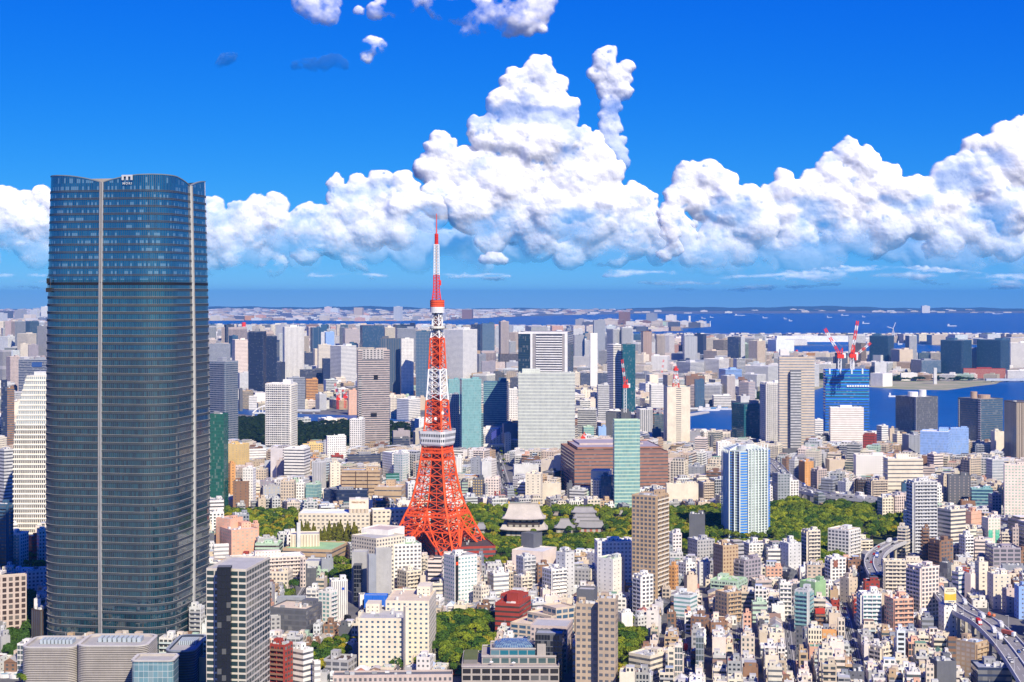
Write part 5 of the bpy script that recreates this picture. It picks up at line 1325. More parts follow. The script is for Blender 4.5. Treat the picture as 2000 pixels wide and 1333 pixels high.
# ---------------------------------------------------------------- tall hotel tower with blue stripes
def striped_tower():
    Y0 = GY(1057); cols = [(1412, 40), (1425.5, 8), (1446, 0), (1460.5, 3), (1498, 15), (1503.5, 32), (1478, 62), (1430, 62)]
    P = [((x - 1000) / F * (Y0 + d), Y0 + d) for x, d in cols]; zt = HC - (882 - PY0) / F * Y0; org = (P[2][0], P[2][1] + 25, 0); n = 34; fh = zt / n
    root = empty('hotel_tower', org, 'tall pale green hotel tower with bright blue stripes standing in a wood', 'hotel'); wc = (.60, .70, .66)
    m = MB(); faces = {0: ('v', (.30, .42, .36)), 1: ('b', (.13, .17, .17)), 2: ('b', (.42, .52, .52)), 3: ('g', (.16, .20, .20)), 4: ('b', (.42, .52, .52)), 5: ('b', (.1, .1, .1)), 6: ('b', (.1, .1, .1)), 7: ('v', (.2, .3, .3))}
    for i in range(8):
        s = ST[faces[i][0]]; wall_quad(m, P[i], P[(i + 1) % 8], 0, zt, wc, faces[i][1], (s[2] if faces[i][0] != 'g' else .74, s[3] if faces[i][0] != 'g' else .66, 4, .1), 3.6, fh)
    m.build('wall', root, org=org)
    def edge(i, d): a, b = P[i], P[(i + 1) % 8]; L = dist(a, b); nx, ny = (b[1] - a[1]) / L, -(b[0] - a[0]) / L; return (a[0] + nx * d, a[1] + ny * d), (b[0] + nx * d, b[1] + ny * d)
    for i in (2, 4):
        for k in range(n):
            q = MB(); a, b = edge(i, .5); z = k * fh; a0, b0 = edge(i, 0)
            q.quad([(*a, z), (*b, z), (*b, z + fh * .38), (*a, z + fh * .38)], (.02, .22, .75)); q.quad([(*a, z + fh * .38), (*b, z + fh * .38), (*b0, z + fh * .38), (*a0, z + fh * .38)], (.02, .20, .75)); q.build('blue_stripe', root, org=org)
    for k in range(n):
        q = MB(); a, b = edge(1, .35); a, b = lerp2(a, b, .0), lerp2(a, b, .2); z = k * fh; q.quad([(*a, z), (*b, z), (*b, z + fh * .38), (*a, z + fh * .38)], (.02, .22, .75)); q.build('blue_stripe', root, org=org)
    for i, cnt in ((3, 6), (1, 2), (0, 5)):
        a, b = edge(i, .0); a2, b2 = edge(i, 1.1)
        for k in range(cnt + 1):
            q = MB(); t = k / cnt; beam(q, (*lerp2(a2, b2, t), 0), (*lerp2(a2, b2, t), zt + (6 if i == 3 else 0)), 1.0, (.74, .80, .77), 1.0); q.build('white_rib', root, org=org)
    for k in range(0, n):
        q = MB(); a, b = edge(3, .3); z = k * fh; q.quad([(*a, z), (*b, z), (*b, z + .9), (*a, z + .9)], (.62, .72, .68)); q.build('floor_edge', root, org=org)
    m = MB(); m.quad([(*p, zt) for p in P], (.45, .48, .46)); m.build('roof', root, org=org)
    # crown: sloping glazed plates over the right and left faces, drum at the front
    zr = HC - (868 - PY0) / F * (Y0 + 30)
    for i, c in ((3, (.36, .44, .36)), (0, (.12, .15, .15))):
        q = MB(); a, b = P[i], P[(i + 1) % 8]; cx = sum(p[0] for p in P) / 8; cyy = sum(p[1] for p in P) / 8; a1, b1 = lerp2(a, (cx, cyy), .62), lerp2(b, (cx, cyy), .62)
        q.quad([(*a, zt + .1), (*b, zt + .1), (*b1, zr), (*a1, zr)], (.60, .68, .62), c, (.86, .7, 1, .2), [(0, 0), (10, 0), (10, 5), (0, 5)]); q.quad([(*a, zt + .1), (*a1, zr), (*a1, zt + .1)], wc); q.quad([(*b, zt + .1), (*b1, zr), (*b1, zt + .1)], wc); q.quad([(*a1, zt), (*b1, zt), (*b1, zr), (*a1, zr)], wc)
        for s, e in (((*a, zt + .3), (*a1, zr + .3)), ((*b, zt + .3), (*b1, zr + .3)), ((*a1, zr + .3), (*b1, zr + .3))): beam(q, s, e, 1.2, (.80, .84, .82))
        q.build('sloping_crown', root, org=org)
    q = MB(); c = lerp2(P[2], P[6], .28); cyl(q, c[0], c[1], zt, zt + 4.5, 9, (.55, .60, .58), 20); q.build('roof_drum', root, org=org)
    footprint([P[0], P[2], P[5], P[7]], 3); LIM.append((Y0, 1411, 1505, 1050)); ORDER.append((Y0, 1412, 1503, 868, 1057, None)); HAND.append(('blue-striped hotel tower', 1458, 1000, Y0))
striped_tower()
# ---------------------------------------------------------------- temple halls
def temple_roof(m, c, ang, w, d, ze, zr, rl, col, thick=.7, curve=1.7, lift=1.0):
    ca, sa = cos(ang), sin(ang)
    def T(x, y, z): return (c[0] + x * ca - y * sa, c[1] + x * sa + y * ca, z)
    n = 7; K = 6
    def ringp(t):
        hw = w / 2 + (rl / 2 - w / 2) * min(1, t * 1.05)**.9; hd = d / 2 * (1 - t); z = ze + (zr - ze) * t**curve; out = []
        for s in range(4):
            for k in range(K):
                f = k / K; 
                P4 = [(-hw, -hd), (hw, -hd), (hw, hd), (-hw, hd)]; a, b = P4[s], P4[(s + 1) % 4]; x, y = a[0] + (b[0] - a[0]) * f, a[1] + (b[1] - a[1]) * f
                out.append(T(x, y, z + lift * (1 - t)**2 * abs(2 * f - 1)**3))
        return out
    rs = [ringp(i / n) for i in range(n + 1)]
    for i in range(n):
        for j in range(4 * K):
            k = (j + 1) % (4 * K); m.quad([rs[i][j], rs[i][k], rs[i + 1][k], rs[i + 1][j]], col)
    lo = [(x, y, z - thick) for x, y, z in rs[0]]
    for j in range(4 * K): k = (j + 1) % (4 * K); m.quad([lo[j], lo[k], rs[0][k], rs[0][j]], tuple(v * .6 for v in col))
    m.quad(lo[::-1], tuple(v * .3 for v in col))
    return T
def temple(label, xl, xr, yr, ye, yb, rlen=.6, col=(.30, .28, .27), depth=.62, ang=-.06, two=None, gold=False, wall=(.28, .24, .2)):
    Y = GY(yb) ; x0, x1 = (xl - 1000) / F * Y, (xr - 1000) / F * Y; w = x1 - x0; d = w * depth; c = ((x0 + x1) / 2, Y + d / 2)
    z = lambda py, dy=0: HC - (py - PY0) / F * (Y + dy)
    root = empty('temple_hall', (*c, 0), label, 'temple'); org = (*c, 0); ze = z(ye); zr = z(yr, d / 2)
    m = MB()
    if two:
        y2e, y2w = two; zl = z(y2e); T = temple_roof(m, c, ang, w * 1.10, d * 1.12, zl, zl + (ze - zl) * .86, w * .9, col, curve=1.3, lift=1.4); m.build('lower_roof', root, org=org); m = MB()
        q = MB(); ca, sa = cos(ang), sin(ang); R_ = lambda p: (c[0] + p[0] * ca - p[1] * sa, c[1] + p[0] * sa + p[1] * ca)
        box(q, -w * .37, w * .37, -d * .36, d * .36, zl + 1, ze + 1, (.07, .055, .05), (.5, .48, .42), (.62, .4, 1, 0), R=R_, cell=7, fl=6); q.build('upper_wall', root, org=org)
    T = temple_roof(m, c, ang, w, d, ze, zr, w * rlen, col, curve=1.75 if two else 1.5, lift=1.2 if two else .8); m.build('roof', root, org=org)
    q = MB(); a, b = T(-w * rlen / 2, 0, zr + .2), T(w * rlen / 2, 0, zr + .2); beam(q, a, b, 1.0 if two else .7, tuple(v * .8 for v in col), 1.2); q.build('ridge', root, org=org)
    if gold:
        for p in (a, b): g = MB(); cyl(g, p[0], p[1], zr, zr + 2.2, 1.1, (.80, .45, .03), 6, .4); g.build('gilded_ridge_end', root, org=org)
    q = MB(); ca, sa = cos(ang), sin(ang); R_ = lambda p: (c[0] + p[0] * ca - p[1] * sa, c[1] + p[0] * sa + p[1] * ca)
    zb = z(two[0]) if two else ze; box(q, -w * .40, w * .40, -d * .38, d * .38, 0, zb + .6, wall, (.55, .52, .45), (.55, .6, 2, 0), R=R_, cell=5.5, fl=max(4, zb)); q.build('wall', root, org=org)
    footprint([(x0, Y), (x1, Y), (x1, Y + d), (x0, Y + d)], 2); LIM.append((Y, xl, xr, yb - 6)); ORDER.append((Y, xl, xr, yr, yb, None)); HAND.append((label.split(',')[0], (xl + xr) / 2, (yr + yb) / 2, Y))
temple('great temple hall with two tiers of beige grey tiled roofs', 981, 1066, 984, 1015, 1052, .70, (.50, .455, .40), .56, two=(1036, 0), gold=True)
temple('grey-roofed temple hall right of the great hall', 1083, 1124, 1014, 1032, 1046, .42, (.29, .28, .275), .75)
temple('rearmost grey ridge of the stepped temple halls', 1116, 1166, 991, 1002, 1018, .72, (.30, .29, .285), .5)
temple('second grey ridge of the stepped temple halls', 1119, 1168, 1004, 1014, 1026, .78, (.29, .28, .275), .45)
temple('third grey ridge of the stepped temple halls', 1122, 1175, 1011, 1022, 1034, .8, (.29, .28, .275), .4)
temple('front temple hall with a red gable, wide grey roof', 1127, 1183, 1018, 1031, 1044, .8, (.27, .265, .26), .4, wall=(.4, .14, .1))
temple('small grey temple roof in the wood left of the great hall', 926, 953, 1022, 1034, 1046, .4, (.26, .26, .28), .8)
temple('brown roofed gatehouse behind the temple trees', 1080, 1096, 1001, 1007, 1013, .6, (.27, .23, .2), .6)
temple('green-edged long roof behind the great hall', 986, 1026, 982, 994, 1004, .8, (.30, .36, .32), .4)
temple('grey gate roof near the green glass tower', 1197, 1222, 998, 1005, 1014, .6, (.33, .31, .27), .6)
# ---------------------------------------------------------------- pool club with glass dome
def pool_club():
    Y = 1028.; k = lambda px, y=Y: (px - 1000) / F * y; zf = lambda py, y=Y: HC - (py - PY0) / F * y
    root = empty('pool_club', (0, Y + 20, 0), 'grey concrete club building with a blue glass pool dome and terraces', 'club building'); org = (0, Y + 20, 0); cc = (.40, .36, .32)
    HAND.append(('grey concrete club building', 1000, 1290, Y))
    def blk(nm, x0, x1, y0, dp, zt, gc, wx, wz, cell, fl, c=cc, z0=0):
        m = MB(); a, b = k(x0, y0), k(x1, y0); P = [(a, y0), (b, y0), (b, y0 + dp), (a, y0 + dp)]
        for i in range(4): wall_quad(m, P[i], P[(i + 1) % 4], z0, zt, c, gc, (wx, wz, 5, 0), cell, fl)
        o = m.build(nm, root, org=org); q = MB(); q.quad([(*p, zt) for p in P], (.36, .31, .28)); q.build('terrace_floor', o, org=org); footprint(P)
        r = MB()
        for i in range(4): beam(r, (*P[i], zt + .9), (*P[(i + 1) % 4], zt + .9), .45, (.46, .42, .39), 1.0)
        r.build('parapet', o, org=org); return o
    z1 = zf(1305); z2 = zf(1284, Y + 12); z3 = zf(1268, Y + 20)
    blk('lower_block', 902, 1092, Y, 44, z1, (.025, .022, .02), .82, .70, 6.2, 4.6)
    blk('middle_block', 941, 1086, Y + 11, 32, z2, (.07, .12, .12), .80, .78, 6.0, z2 - z1, z0=z1)
    blk('pool_hall', 958, 1048, Y + 17, 22, z3, (.02, .16, .22), .92, .86, 6, z3 - z2, z0=z2)
    d = MB(); cx, cyy = k(1004, Y + 28), Y + 28; rx, ry, h = k(1046, Y + 28) - cx, 10.5, 4.6; nu, nv = 18, 6
    def dp_(i, j): a = i / nu * 2 * pi; t = j / nv; f = 1 - t**1.0; ca, sa = cos(a), sin(a); s = (abs(ca)**4 + abs(sa)**4)**-.25; r = min(1, cos(t * pi / 2) ** .7); return (cx + rx * r * s * ca, cyy + ry * r * s * sa, z3 + .3 + h * sin(t * pi / 2))
    for j in range(nv):
        for i in range(nu): c = (.02, .08, .20) if (i + j) % 2 else (.10, .20, .30); d.quad([dp_(i, j), dp_(i + 1, j), dp_(i + 1, j + 1), dp_(i, j + 1)], (.30, .36, .42), c, (.86, .86, 1, .3), [(0, 0), (3, 0), (3, 2), (0, 2)])
    d.build('glass_dome', root, org=org)
    s = MB(); box(s, k(1049, Y + 16), k(1066, Y + 16), Y + 15, Y + 32, z2, zf(1258, Y + 16), (.42, .38, .35)); s.build('stair_house', root, org=org)
    s = MB(); box(s, k(1066.5, Y + 20), k(1077, Y + 20), Y + 19, Y + 34, z2, zf(1262, Y + 20), (.46, .42, .39)); s.build('stair_house', root, org=org)
    s = MB(); box(s, k(904), k(931), Y + 12, Y + 42, z1 - .2, z1 + 2.6, (.2, .19, .18), top=(.11, .13, .04)); s.build('grass_roof', root, org=org)
    r = random.Random(3)
    for q in range(10):
        s = MB(); x = k(945 + q * 14.5); yy = Y + 5 + (q % 2) * 2; cyl(s, x, yy, z1, z1 + 2.3, .08, (.7, .7, .7), 5); cyl(s, x, yy, z1 + 2.2, z1 + 2.9, 1.5, (.82, .8, .78), 8, .1)
        if q in (1, 4): tag(s.build('parasol', None, org=(x, yy, z1)), 'white parasol on the club terrace, ' + ('left one' if q == 1 else 'right one'), 'parasol')
    LIM.append((Y, 900, 1095, 1336)); ORDER.append((Y, 902, 1092, 1255, 1340, None))
pool_club()
s = MB(); X, Y = -36, 1070; Pq = [G(880, 1322), G(905, 1322), G(912, 1306), G(893, 1306)]; s.quad([(*p, 1.3) for p in Pq], (.30, .05, .03)); Pq2 = [G(886, 1321), G(902, 1321), G(908, 1309), G(896, 1309)]; s.quad([(*p, 1.36) for p in Pq2], (.02, .22, .12))
o = s.build('sports_court', None); o['kind'] = 'structure'
# ---------------------------------------------------------------- lettering and billboard
def attach_text(lab, s, px, py, Y, hpx, wpx, col):
    r = BYLAB[lab]; X, YY, Z = W(px, py, Y); org = tuple(r.location); P = np.array(r['_P']).reshape(4, 2); a, b = P[3], P[0]
    text(s, 'sign_lettering', r, (X, YY, Z), hpx / F * Y * 1.35, col, org, ang=atan2(b[1] - a[1], b[0] - a[0]), width=wpx / F * Y)
r = BYLAB['long cream hotel with a mint roof edge, left wing']; Yh = GY(1066) + 10; P = [((x - 1000) / F * y, y) for x, y in ((682, Yh), (720, Yh), (720, Yh + 16), (682, Yh + 16))]
m = MB(); zt = HC - (976 - PY0) / F * Yh; [wall_quad(m, P[i], P[(i + 1) % 4], 10, zt, (.76, .69, .56)) for i in range(4)]; m.quad([(*p, zt) for p in P], (.7, .64, .52))
o = m.build('sign_tower', r, org=tuple(r.location))
for i in range(5): q = MB(); x = P[0][0] + 1.5 + i * 4; cyl(q, x, Yh - .1, zt - 13.5, zt - 9.5, 1.9, (.52, .44, .34), 8); q.build('arch_ornament', o, org=tuple(r.location))
text('PRINCE HOTEL', 'sign_lettering', r, ((700.5 - 1000) / F * Yh, Yh - .3, HC - (981.5 - PY0) / F * Yh), 2.1, (.45, .25, .10), tuple(r.location), width=27 / F * Yh)
q = MB(); box(q, P[0][0] + 6, P[0][0] + 11, Yh + 3, Yh + 8, zt, zt + 1.6, (.7, .7, .68)); q.build('cooling_unit', r, org=tuple(r.location))
lb = 'white hotel with tiny square windows'; P = np.array(BYLAB[lb]['_P']).reshape(4, 2); yy = (P[3][1] + P[0][1]) / 2
attach_text(lb, 'TOKYO GRAND HOTEL', 1691, 896.5, P[0][1] - 1.2 + (P[3][1] - P[0][1]) * .55 - .8, 4, 26, (.35, .3, .3))
Yb = GY(1248) - 2; X0, X1 = (1844.5 - 1000) / F * Yb, (1867.5 - 1000) / F * Yb; Z0, Z1 = HC - (1178 - PY0) / F * Yb, HC - (1148.5 - PY0) / F * Yb
root = empty('billboard', ((X0 + X1) / 2, Yb, Z0), 'cream and yellow billboard on the slim white office beside the expressway', 'billboard'); org = tuple(root.location)
m = MB(); box(m, X0, X1, Yb, Yb + 1.6, Z0, Z1, (.82, .74, .52), bottom=True); m.build('panel', root, org=org)
m = MB(); w_, h_ = X1 - X0, Z1 - Z0
pts = [(X0 + w_ * (i / 10), Z0 + h_ * (.63 - .07 * sin(pi * i / 10))) for i in range(11)]
m.quad([(X0, Yb - .05, Z0 + h_ * .17), (X1, Yb - .05, Z0 + h_ * .17)] + [(x, Yb - .05, z) for x, z in pts[::-1]], (.86, .50, .06)); m.build('yellow_field', root, org=org)
text('ファイルは', 'billboard_lettering', root, ((X0 + X1) / 2, Yb - .12, Z0 + h_ * .88), 1.15, (.2, .15, .1), org, width=w_ * .56)
text('キングファイル', 'billboard_lettering', root, ((X0 + X1) / 2, Yb - .12, Z0 + h_ * .76), 1.15, (.2, .15, .1), org, width=w_ * .78)
text('KING JIM', 'billboard_lettering', root, ((X0 + X1) / 2 + .8, Yb - .12, Z0 + h_ * .09), .8, (.05, .1, .35), org, width=w_ * .5)
for x in (.12, .5, .88): q = MB(); beam(q, (X0 + w_ * x, Yb + .9, Z0 - 2.2), (X0 + w_ * x, Yb + .9, Z0), .35, (.3, .3, .3)); q.build('support_post', root, org=org)
for lab, px, py, c, s in (('white ribbed office with a round blue star mark', 672, 1149, (.02, .09, .5), 1.3),):
    rt = BYLAB[lab]; P = np.array(rt['_P']).reshape(4, 2); a, b = P[0], P[1]; t = .72; X, Yy = a[0] + (b[0] - a[0]) * t, a[1] + (b[1] - a[1]) * t; L = dist(a, b); nx, ny = (b[1] - a[1]) / L, -(b[0] - a[0]) / L
    zz = HC - (1150 - PY0) / F * Yy; tx, ty = (b[0] - a[0]) / L, (b[1] - a[1]) / L; q = MB(); pp = []
    for i in range(12): R_ = 1.5 if i % 2 == 0 else .8; al = pi / 2 + i * pi / 6; pp.append((X + nx * .25 + tx * R_ * cos(al), Yy + ny * .25 + ty * R_ * cos(al), zz + R_ * sin(al)))
    for i in range(12): q.quad([(X + nx * .25, Yy + ny * .25, zz), pp[i], pp[(i + 1) % 12]], c)
    q.build('star_mark', rt, org=tuple(rt.location))
# ---------------------------------------------------------------- cranes, masts, bridges, ships
RED, WHT = (.78, .045, .02), (.80, .80, .80)
def luffing_crane(label, xb, yb_, ytop, tip, Y, s=1.0, white_mast=True):
    """mast from photo (xb, yb_) up to row ytop, jib to photo point tip, all at depth Y"""
    a = Vector(W(xb, yb_, Y)); b = Vector(W(xb, ytop, Y)); t = Vector(W(tip[0], tip[1], Y)); root = empty('tower_crane', a, label, 'crane'); org = tuple(a); w = 1.2 * s
    m = MB(); n = max(3, int((b - a).length / (3 * s)))
    for k in range(n):
        z0, z1 = a.z + (b.z - a.z) * k / n, a.z + (b.z - a.z) * (k + 1) / n; P = [(a.x + i * w, a.y + j * w) for i, j in ((-1, -1), (1, -1), (1, 1), (-1, 1))]
        for i in range(4): j = (i + 1) % 4; beam(m, (*P[i], z0), (*P[i], z1), .4 * s, WHT if white_mast else RED); beam(m, (*P[i], z0), (*P[j], z1), .25 * s, WHT if white_mast else RED)
    m.build('mast', root, org=org)
    m = MB(); box(m, b.x - 2.2 * s, b.x + 3.4 * s, b.y - 1.8 * s, b.y + 1.8 * s, b.z, b.z + 3.2 * s, RED, bottom=True); box(m, b.x + 2.2 * s, b.x + 5 * s, b.y - 1.5 * s, b.y + 1.5 * s, b.z + .2 * s, b.z + 4.4 * s, (.7, .7, .7), bottom=True); m.build('machine_cab', root, org=org)
    m = MB(); c = b + Vector((0, 0, 3 * s)); up = Vector((0, 1, 0)); d = (t - c); n = max(4, int(d.length / (4 * s))); pe = up * .9 * s; pz = d.cross(up).normalized() * .9 * s
    for k in range(n):
        cc = RED if (k * 5 // n) % 2 == 0 else WHT; q0, q1 = c + d * (k / n), c + d * ((k + 1) / n)
        for e in (pe + pz, pe - pz, -pe + pz, -pe - pz): beam(m, q0 + e, q1 + e, .36 * s, cc)
        beam(m, q0 + pe + pz, q1 + pe - pz, .25 * s, cc); beam(m, q0 - pe - pz, q1 - pe + pz, .25 * s, cc)
    m.build('jib', root, org=org)
    m = MB(); ap = b + Vector((2.5 * s, 0, 9 * s)); beam(m, b + Vector((2 * s, 0, 3 * s)), ap, .6 * s, RED); beam(m, b + Vector((-1 * s, 0, 3 * s)), ap, .6 * s, RED); beam(m, ap, c + d * .9, .18 * s, (.3, .3, .3)); m.build('stay_frame', root, org=org)
Yc = GY(868) + 8
luffing_crane('red and white crane leaning left on the blue sheeted tower', 1640, 722, 700, (1611, 642), Yc, 2.0)
luffing_crane('red and white crane pointing up on the blue sheeted tower', 1664, 722, 699, (1675, 627), Yc, 2.0)
luffing_crane('low-angled red and white crane on the blue sheeted tower', 1666, 722, 704, (1701, 670), Yc + 12, 1.6)
luffing_crane('red crane with a white mast before the dark green glass tower', 1221, 806, 758, (1215, 702), GY(870) + 2, 1.7)
luffing_crane('red river crane, left one', 660, 800, 782, (654, 749), GY(806), 1.6, False)
luffing_crane('red river crane, right one', 674, 798, 778, (667, 757), GY(804), 1.6, False)
luffing_crane('red and white crane left of the radio mast', 1292, 745, 738, (1296, 703), GY(760), 1.6, False)
luffing_crane('red crane jib right of the dark green glass tower', 1245, 746, 734, (1263, 714), GY(756), 1.5, False)
luffing_crane('small red crane above the terraced brick complex', 1138, 880, 858, (1147, 848), GY(905), 1.2, False)
def striped_mast(label, name, cat, x, yb_, yt_, Y, r0, r1, n, lattice=False, plat=False):
    a = Vector(W(x, yb_, Y)); zt = W(x, yt_, Y)[2]; m = MB()
    for k in range(n):
        z0, z1 = a.z + (zt - a.z) * k / n, a.z + (zt - a.z) * (k + 1) / n; c = RED if (n - k) % 2 else WHT; ra, rb = r0 + (r1 - r0) * k / n, r0 + (r1 - r0) * (k + 1) / n
        if lattice:
            for i in range(4):
                p = lambda i, r, z: (a.x + r * (1 if i in (1, 2) else -1), a.y + r * (1 if i > 1 else -1), z); j = (i + 1) % 4
                beam(m, p(i, ra, z0), p(i, rb, z1), .7, c); beam(m, p(i, ra, z0), p(j, rb, z1), .5, c); beam(m, p(j, ra, z0), p(i, rb, z1), .5, c)
        else: cyl(m, a.x, a.y, z0, z1, ra, c, 12, rb)
    if plat:
        for f in (.45, .78): z = a.z + (zt - a.z) * f; cyl(m, a.x, a.y, z, z + 3.4, 4.4, WHT if f < .6 else RED, 10)
    return tag(m.build(name, None, org=tuple(a)), label, cat)
striped_mast('red and white radio mast on the blank beige tower', 'radio_mast', 'mast', 1320, 757, 715, GY(880) + 6, 5.2, 1.2, 5, True, True)
striped_mast('tall red and white striped chimney on the skyline', 'chimney', 'chimney', 476, 690, 630, GY(700), 11, 8, 7)
striped_mast('red and white ball-topped beacon behind the slotted office', 'beacon', 'beacon', 1556, 700, 684, GY(702), 5, 5, 5)
def turbine():
    Y = GY(716); a = Vector(W(1744, 716, Y)); h = W(1744, 642, Y)[2]; root = empty('wind_turbine', a, 'white wind turbine behind the dark blue broad tower', 'wind turbine'); org = tuple(a)
    m = MB(); cyl(m, a.x, a.y, a.z, h, 5, WHT, 10, 2.6); m.build('mast', root, org=org)
    hb = Vector((a.x, a.y - 4, h))
    for tx, tz in ((1733, 638.5), (1749, 630), (1747.5, 658)): m = MB(); t = Vector(W(tx, tz, Y - 4)); beam(m, hb, t, 3.0, WHT, 1.4); m.build('blade', root, org=org)
turbine()
def arch_bridge(name, label, xl, xr, yd, ya, Y, w, deckc=(.6, .62, .64)):
    a, b = Vector(W(xl, yd, Y)), Vector(W(xr, yd, Y)); top = W(xl, ya, Y)[2]; root = empty(name, (a + b) / 2, label, 'bridge'); org = tuple((a + b) / 2)
    m = MB(); beam(m, a, b, w * 2.4, deckc, w); m.build('deck', root, org=org)
    for s in (-1, 1):
        m = MB(); pv = None
        for k in range(17): t = k / 16; p = a.lerp(b, t) + Vector((0, s * w, (top - a.z) * (1 - (2 * t - 1)**2))); pv is not None and beam(m, pv, p, w * .8, WHT); (k % 2 == 0 and 0 < k < 16) and beam(m, p, a.lerp(b, t) + Vector((0, s * w, 0)), w * .25, WHT); pv = p
        m.build('arch', root, org=org)
    for t in (0.02, .98): m = MB(); p = a.lerp(b, t); beam(m, (p.x, p.y, 0), tuple(p), w * 1.6, (.5, .5, .5)); m.build('pier', root, org=org)
arch_bridge('arched_bridge', 'white arched bridge over the river beside the garden', 494, 545, 807, 793, GY(816), 3.2)
arch_bridge('harbour_arch_bridge', 'long white arched bridge on the far quay skyline', 1521, 1572, 660, 652, 10500, 7)
def girder(name, label, xl, xr, y, Y, th, col, piers):
    a, b = Vector(W(xl, y, Y)), Vector(W(xr, y, Y)); root = empty(name, (a + b) / 2, label, 'bridge'); org = tuple((a + b) / 2); m = MB(); beam(m, a, b, th * 2.5, col, th); m.build('deck', root, org=org)
    for i in range(piers): p = a.lerp(b, (i + .5) / piers); m = MB(); beam(m, (p.x, p.y, 0), tuple(p), th * 1.2, (.5, .5, .5)); m.build('pier', root, org=org)
girder('river_bridge', 'flat girder bridge over the river behind the white balcony tower', 575, 626, 802, GY(808), 4, (.5, .52, .54), 2)
girder('harbour_bridge', 'low white bridge leaving the sandy shore to the right', 1925, 2010, 742, GY(747), 6, (.45, .5, .58), 3)
girder('elevated_guideway', 'pale elevated guideway running behind the plain white slab', 1112, 1240, 724, GY(734), 7, (.66, .66, .64), 6)
girder('bay_bridge_road', 'long white elevated road at the far left skyline', 405, 452, 666, GY(676), 9, (.7, .7, .7), 4)
girder('monorail_viaduct', 'white monorail viaduct left of the louvred office slab', 944, 1012, 870, GY(882), 4, (.72, .72, .7), 5)
girder('harbour_road_viaduct', 'blue green roofed quay by the near bay', 1345, 1432, 851, GY(860), 5, (.5, .6, .66), 5)
def ship(label, px, py, L, col=(.7, .7, .7), hull=(.5, .5, .52), H=8, name='cargo_ship', cat='ship', tower=.75):
    Y = GY(py); X = (px - 1000) / F * Y; root = empty(name, (X, Y, 0), label, cat); org = (X, Y, 0)
    m = MB(); w = L * .09; P = [(-L / 2, -w), (L * .36, -w), (L / 2, 0), (L * .36, w), (-L / 2, w)]
    for i in range(5): a, b = P[i], P[(i + 1) % 5]; m.quad([(X + a[0] * .96, Y + a[1] * .9, .4), (X + b[0] * .96, Y + b[1] * .9, .4), (X + b[0], Y + b[1], H), (X + a[0], Y + a[1], H)], hull)
    m.quad([(X + a[0], Y + a[1], H) for a in P], (.45, .4, .35)); m.build('hull', root, org=org)
    m = MB(); x0 = X - L / 2 + L * (1 - tower) * .3; box(m, x0, x0 + L * .16, Y - w * .8, Y + w * .8, H, H * 2.6, col); m.build('bridge_house', root, org=org)
    return root, (X, Y, w, H)
SH = [(1286, 624, 90, 'white'), (1374, 623, 80, 'grey'), (1390, 621, 70, 'white'), (1445, 617, 220, 'pale'), (1494, 622, 90, 'white'), (1534, 624, 60, 'grey'), (1544, 628, 60, 'white'),
      (1620, 621, 100, 'grey'), (1650, 617, 160, 'pale'), (1687, 620, 60, 'white'), (1691, 633, 110, 'white'), (1859, 638, 130, 'white'), (1948, 614, 260, 'pale'), (1232, 626, 55, 'white'), (1758, 674, 40, 'white')]
for i, (x, y, L, c) in enumerate(SH):
    near_ = min((h for h in [('the striped beige split tower', 1478), ('the blue sheeted tower cranes', 1650), ('the round brown tower', 1262), ('the wind turbine', 1744), ('the broad dark blue twin blocks', 1900), ('the waterfront spit', 1380), ('the slotted office', 1556)]), key=lambda h: abs(h[1] - x))
    side = 'left of' if x < near_[1] - 8 else ('right of' if x > near_[1] + 8 else 'above')
    ship('%s ship on the %s bay, %s %s' % ({'white': 'small white', 'grey': 'small grey', 'pale': 'long pale'}[c], 'outer' if y < 619 else ('middle' if y < 627 else 'nearer'), side, near_[0]), x, y, L * .62, hull={'white': (.6, .62, .64), 'grey': (.5, .52, .55), 'pale': (.66, .7, .75)}[c])
rt, (X, Y, w, H) = ship('large white and blue ferry moored on the far quay', 1604, 673, 480, hull=(.04, .16, .5), H=14, name='ferry'); m = MB(); box(m, X - 235, X + 200, Y - w * .9, Y + w * .9, 14, 44, (.82, .82, .82)); m.build('superstructure', rt, org=tuple(rt.location))
for x, y, lab, L in ((1362, 800, 'white tour boat at the quay, left one', 60), (1384, 803, 'white and red tour boat at the quay', 50), (1398, 799, 'blue and white ferry boat at the quay', 55), (1420, 801, 'white ferry boat at the quay, right one', 50), (1745, 776, 'grey patrol boat on the near bay', 26)):
    ship(lab, x, y, L, hull=(.75, .76, .78) if 'blue' not in lab else (.1, .3, .6), H=4, name='boat', cat='boat')
m = MB(); Pm = [G(x, y) for x, y in spoly('1340,811 1372,806 1384,805 1386,807.5 1342,815')]; m.quad([(*p, 2) for p in Pm], (.55, .53, .48)); [m.quad([(*Pm[i], 0), (*Pm[(i + 1) % 5], 0), (*Pm[(i + 1) % 5], 2), (*Pm[i], 2)], (.5, .48, .42)) for i in range(5)]; o = m.build('jetty_ground', None); o['kind'] = 'structure'
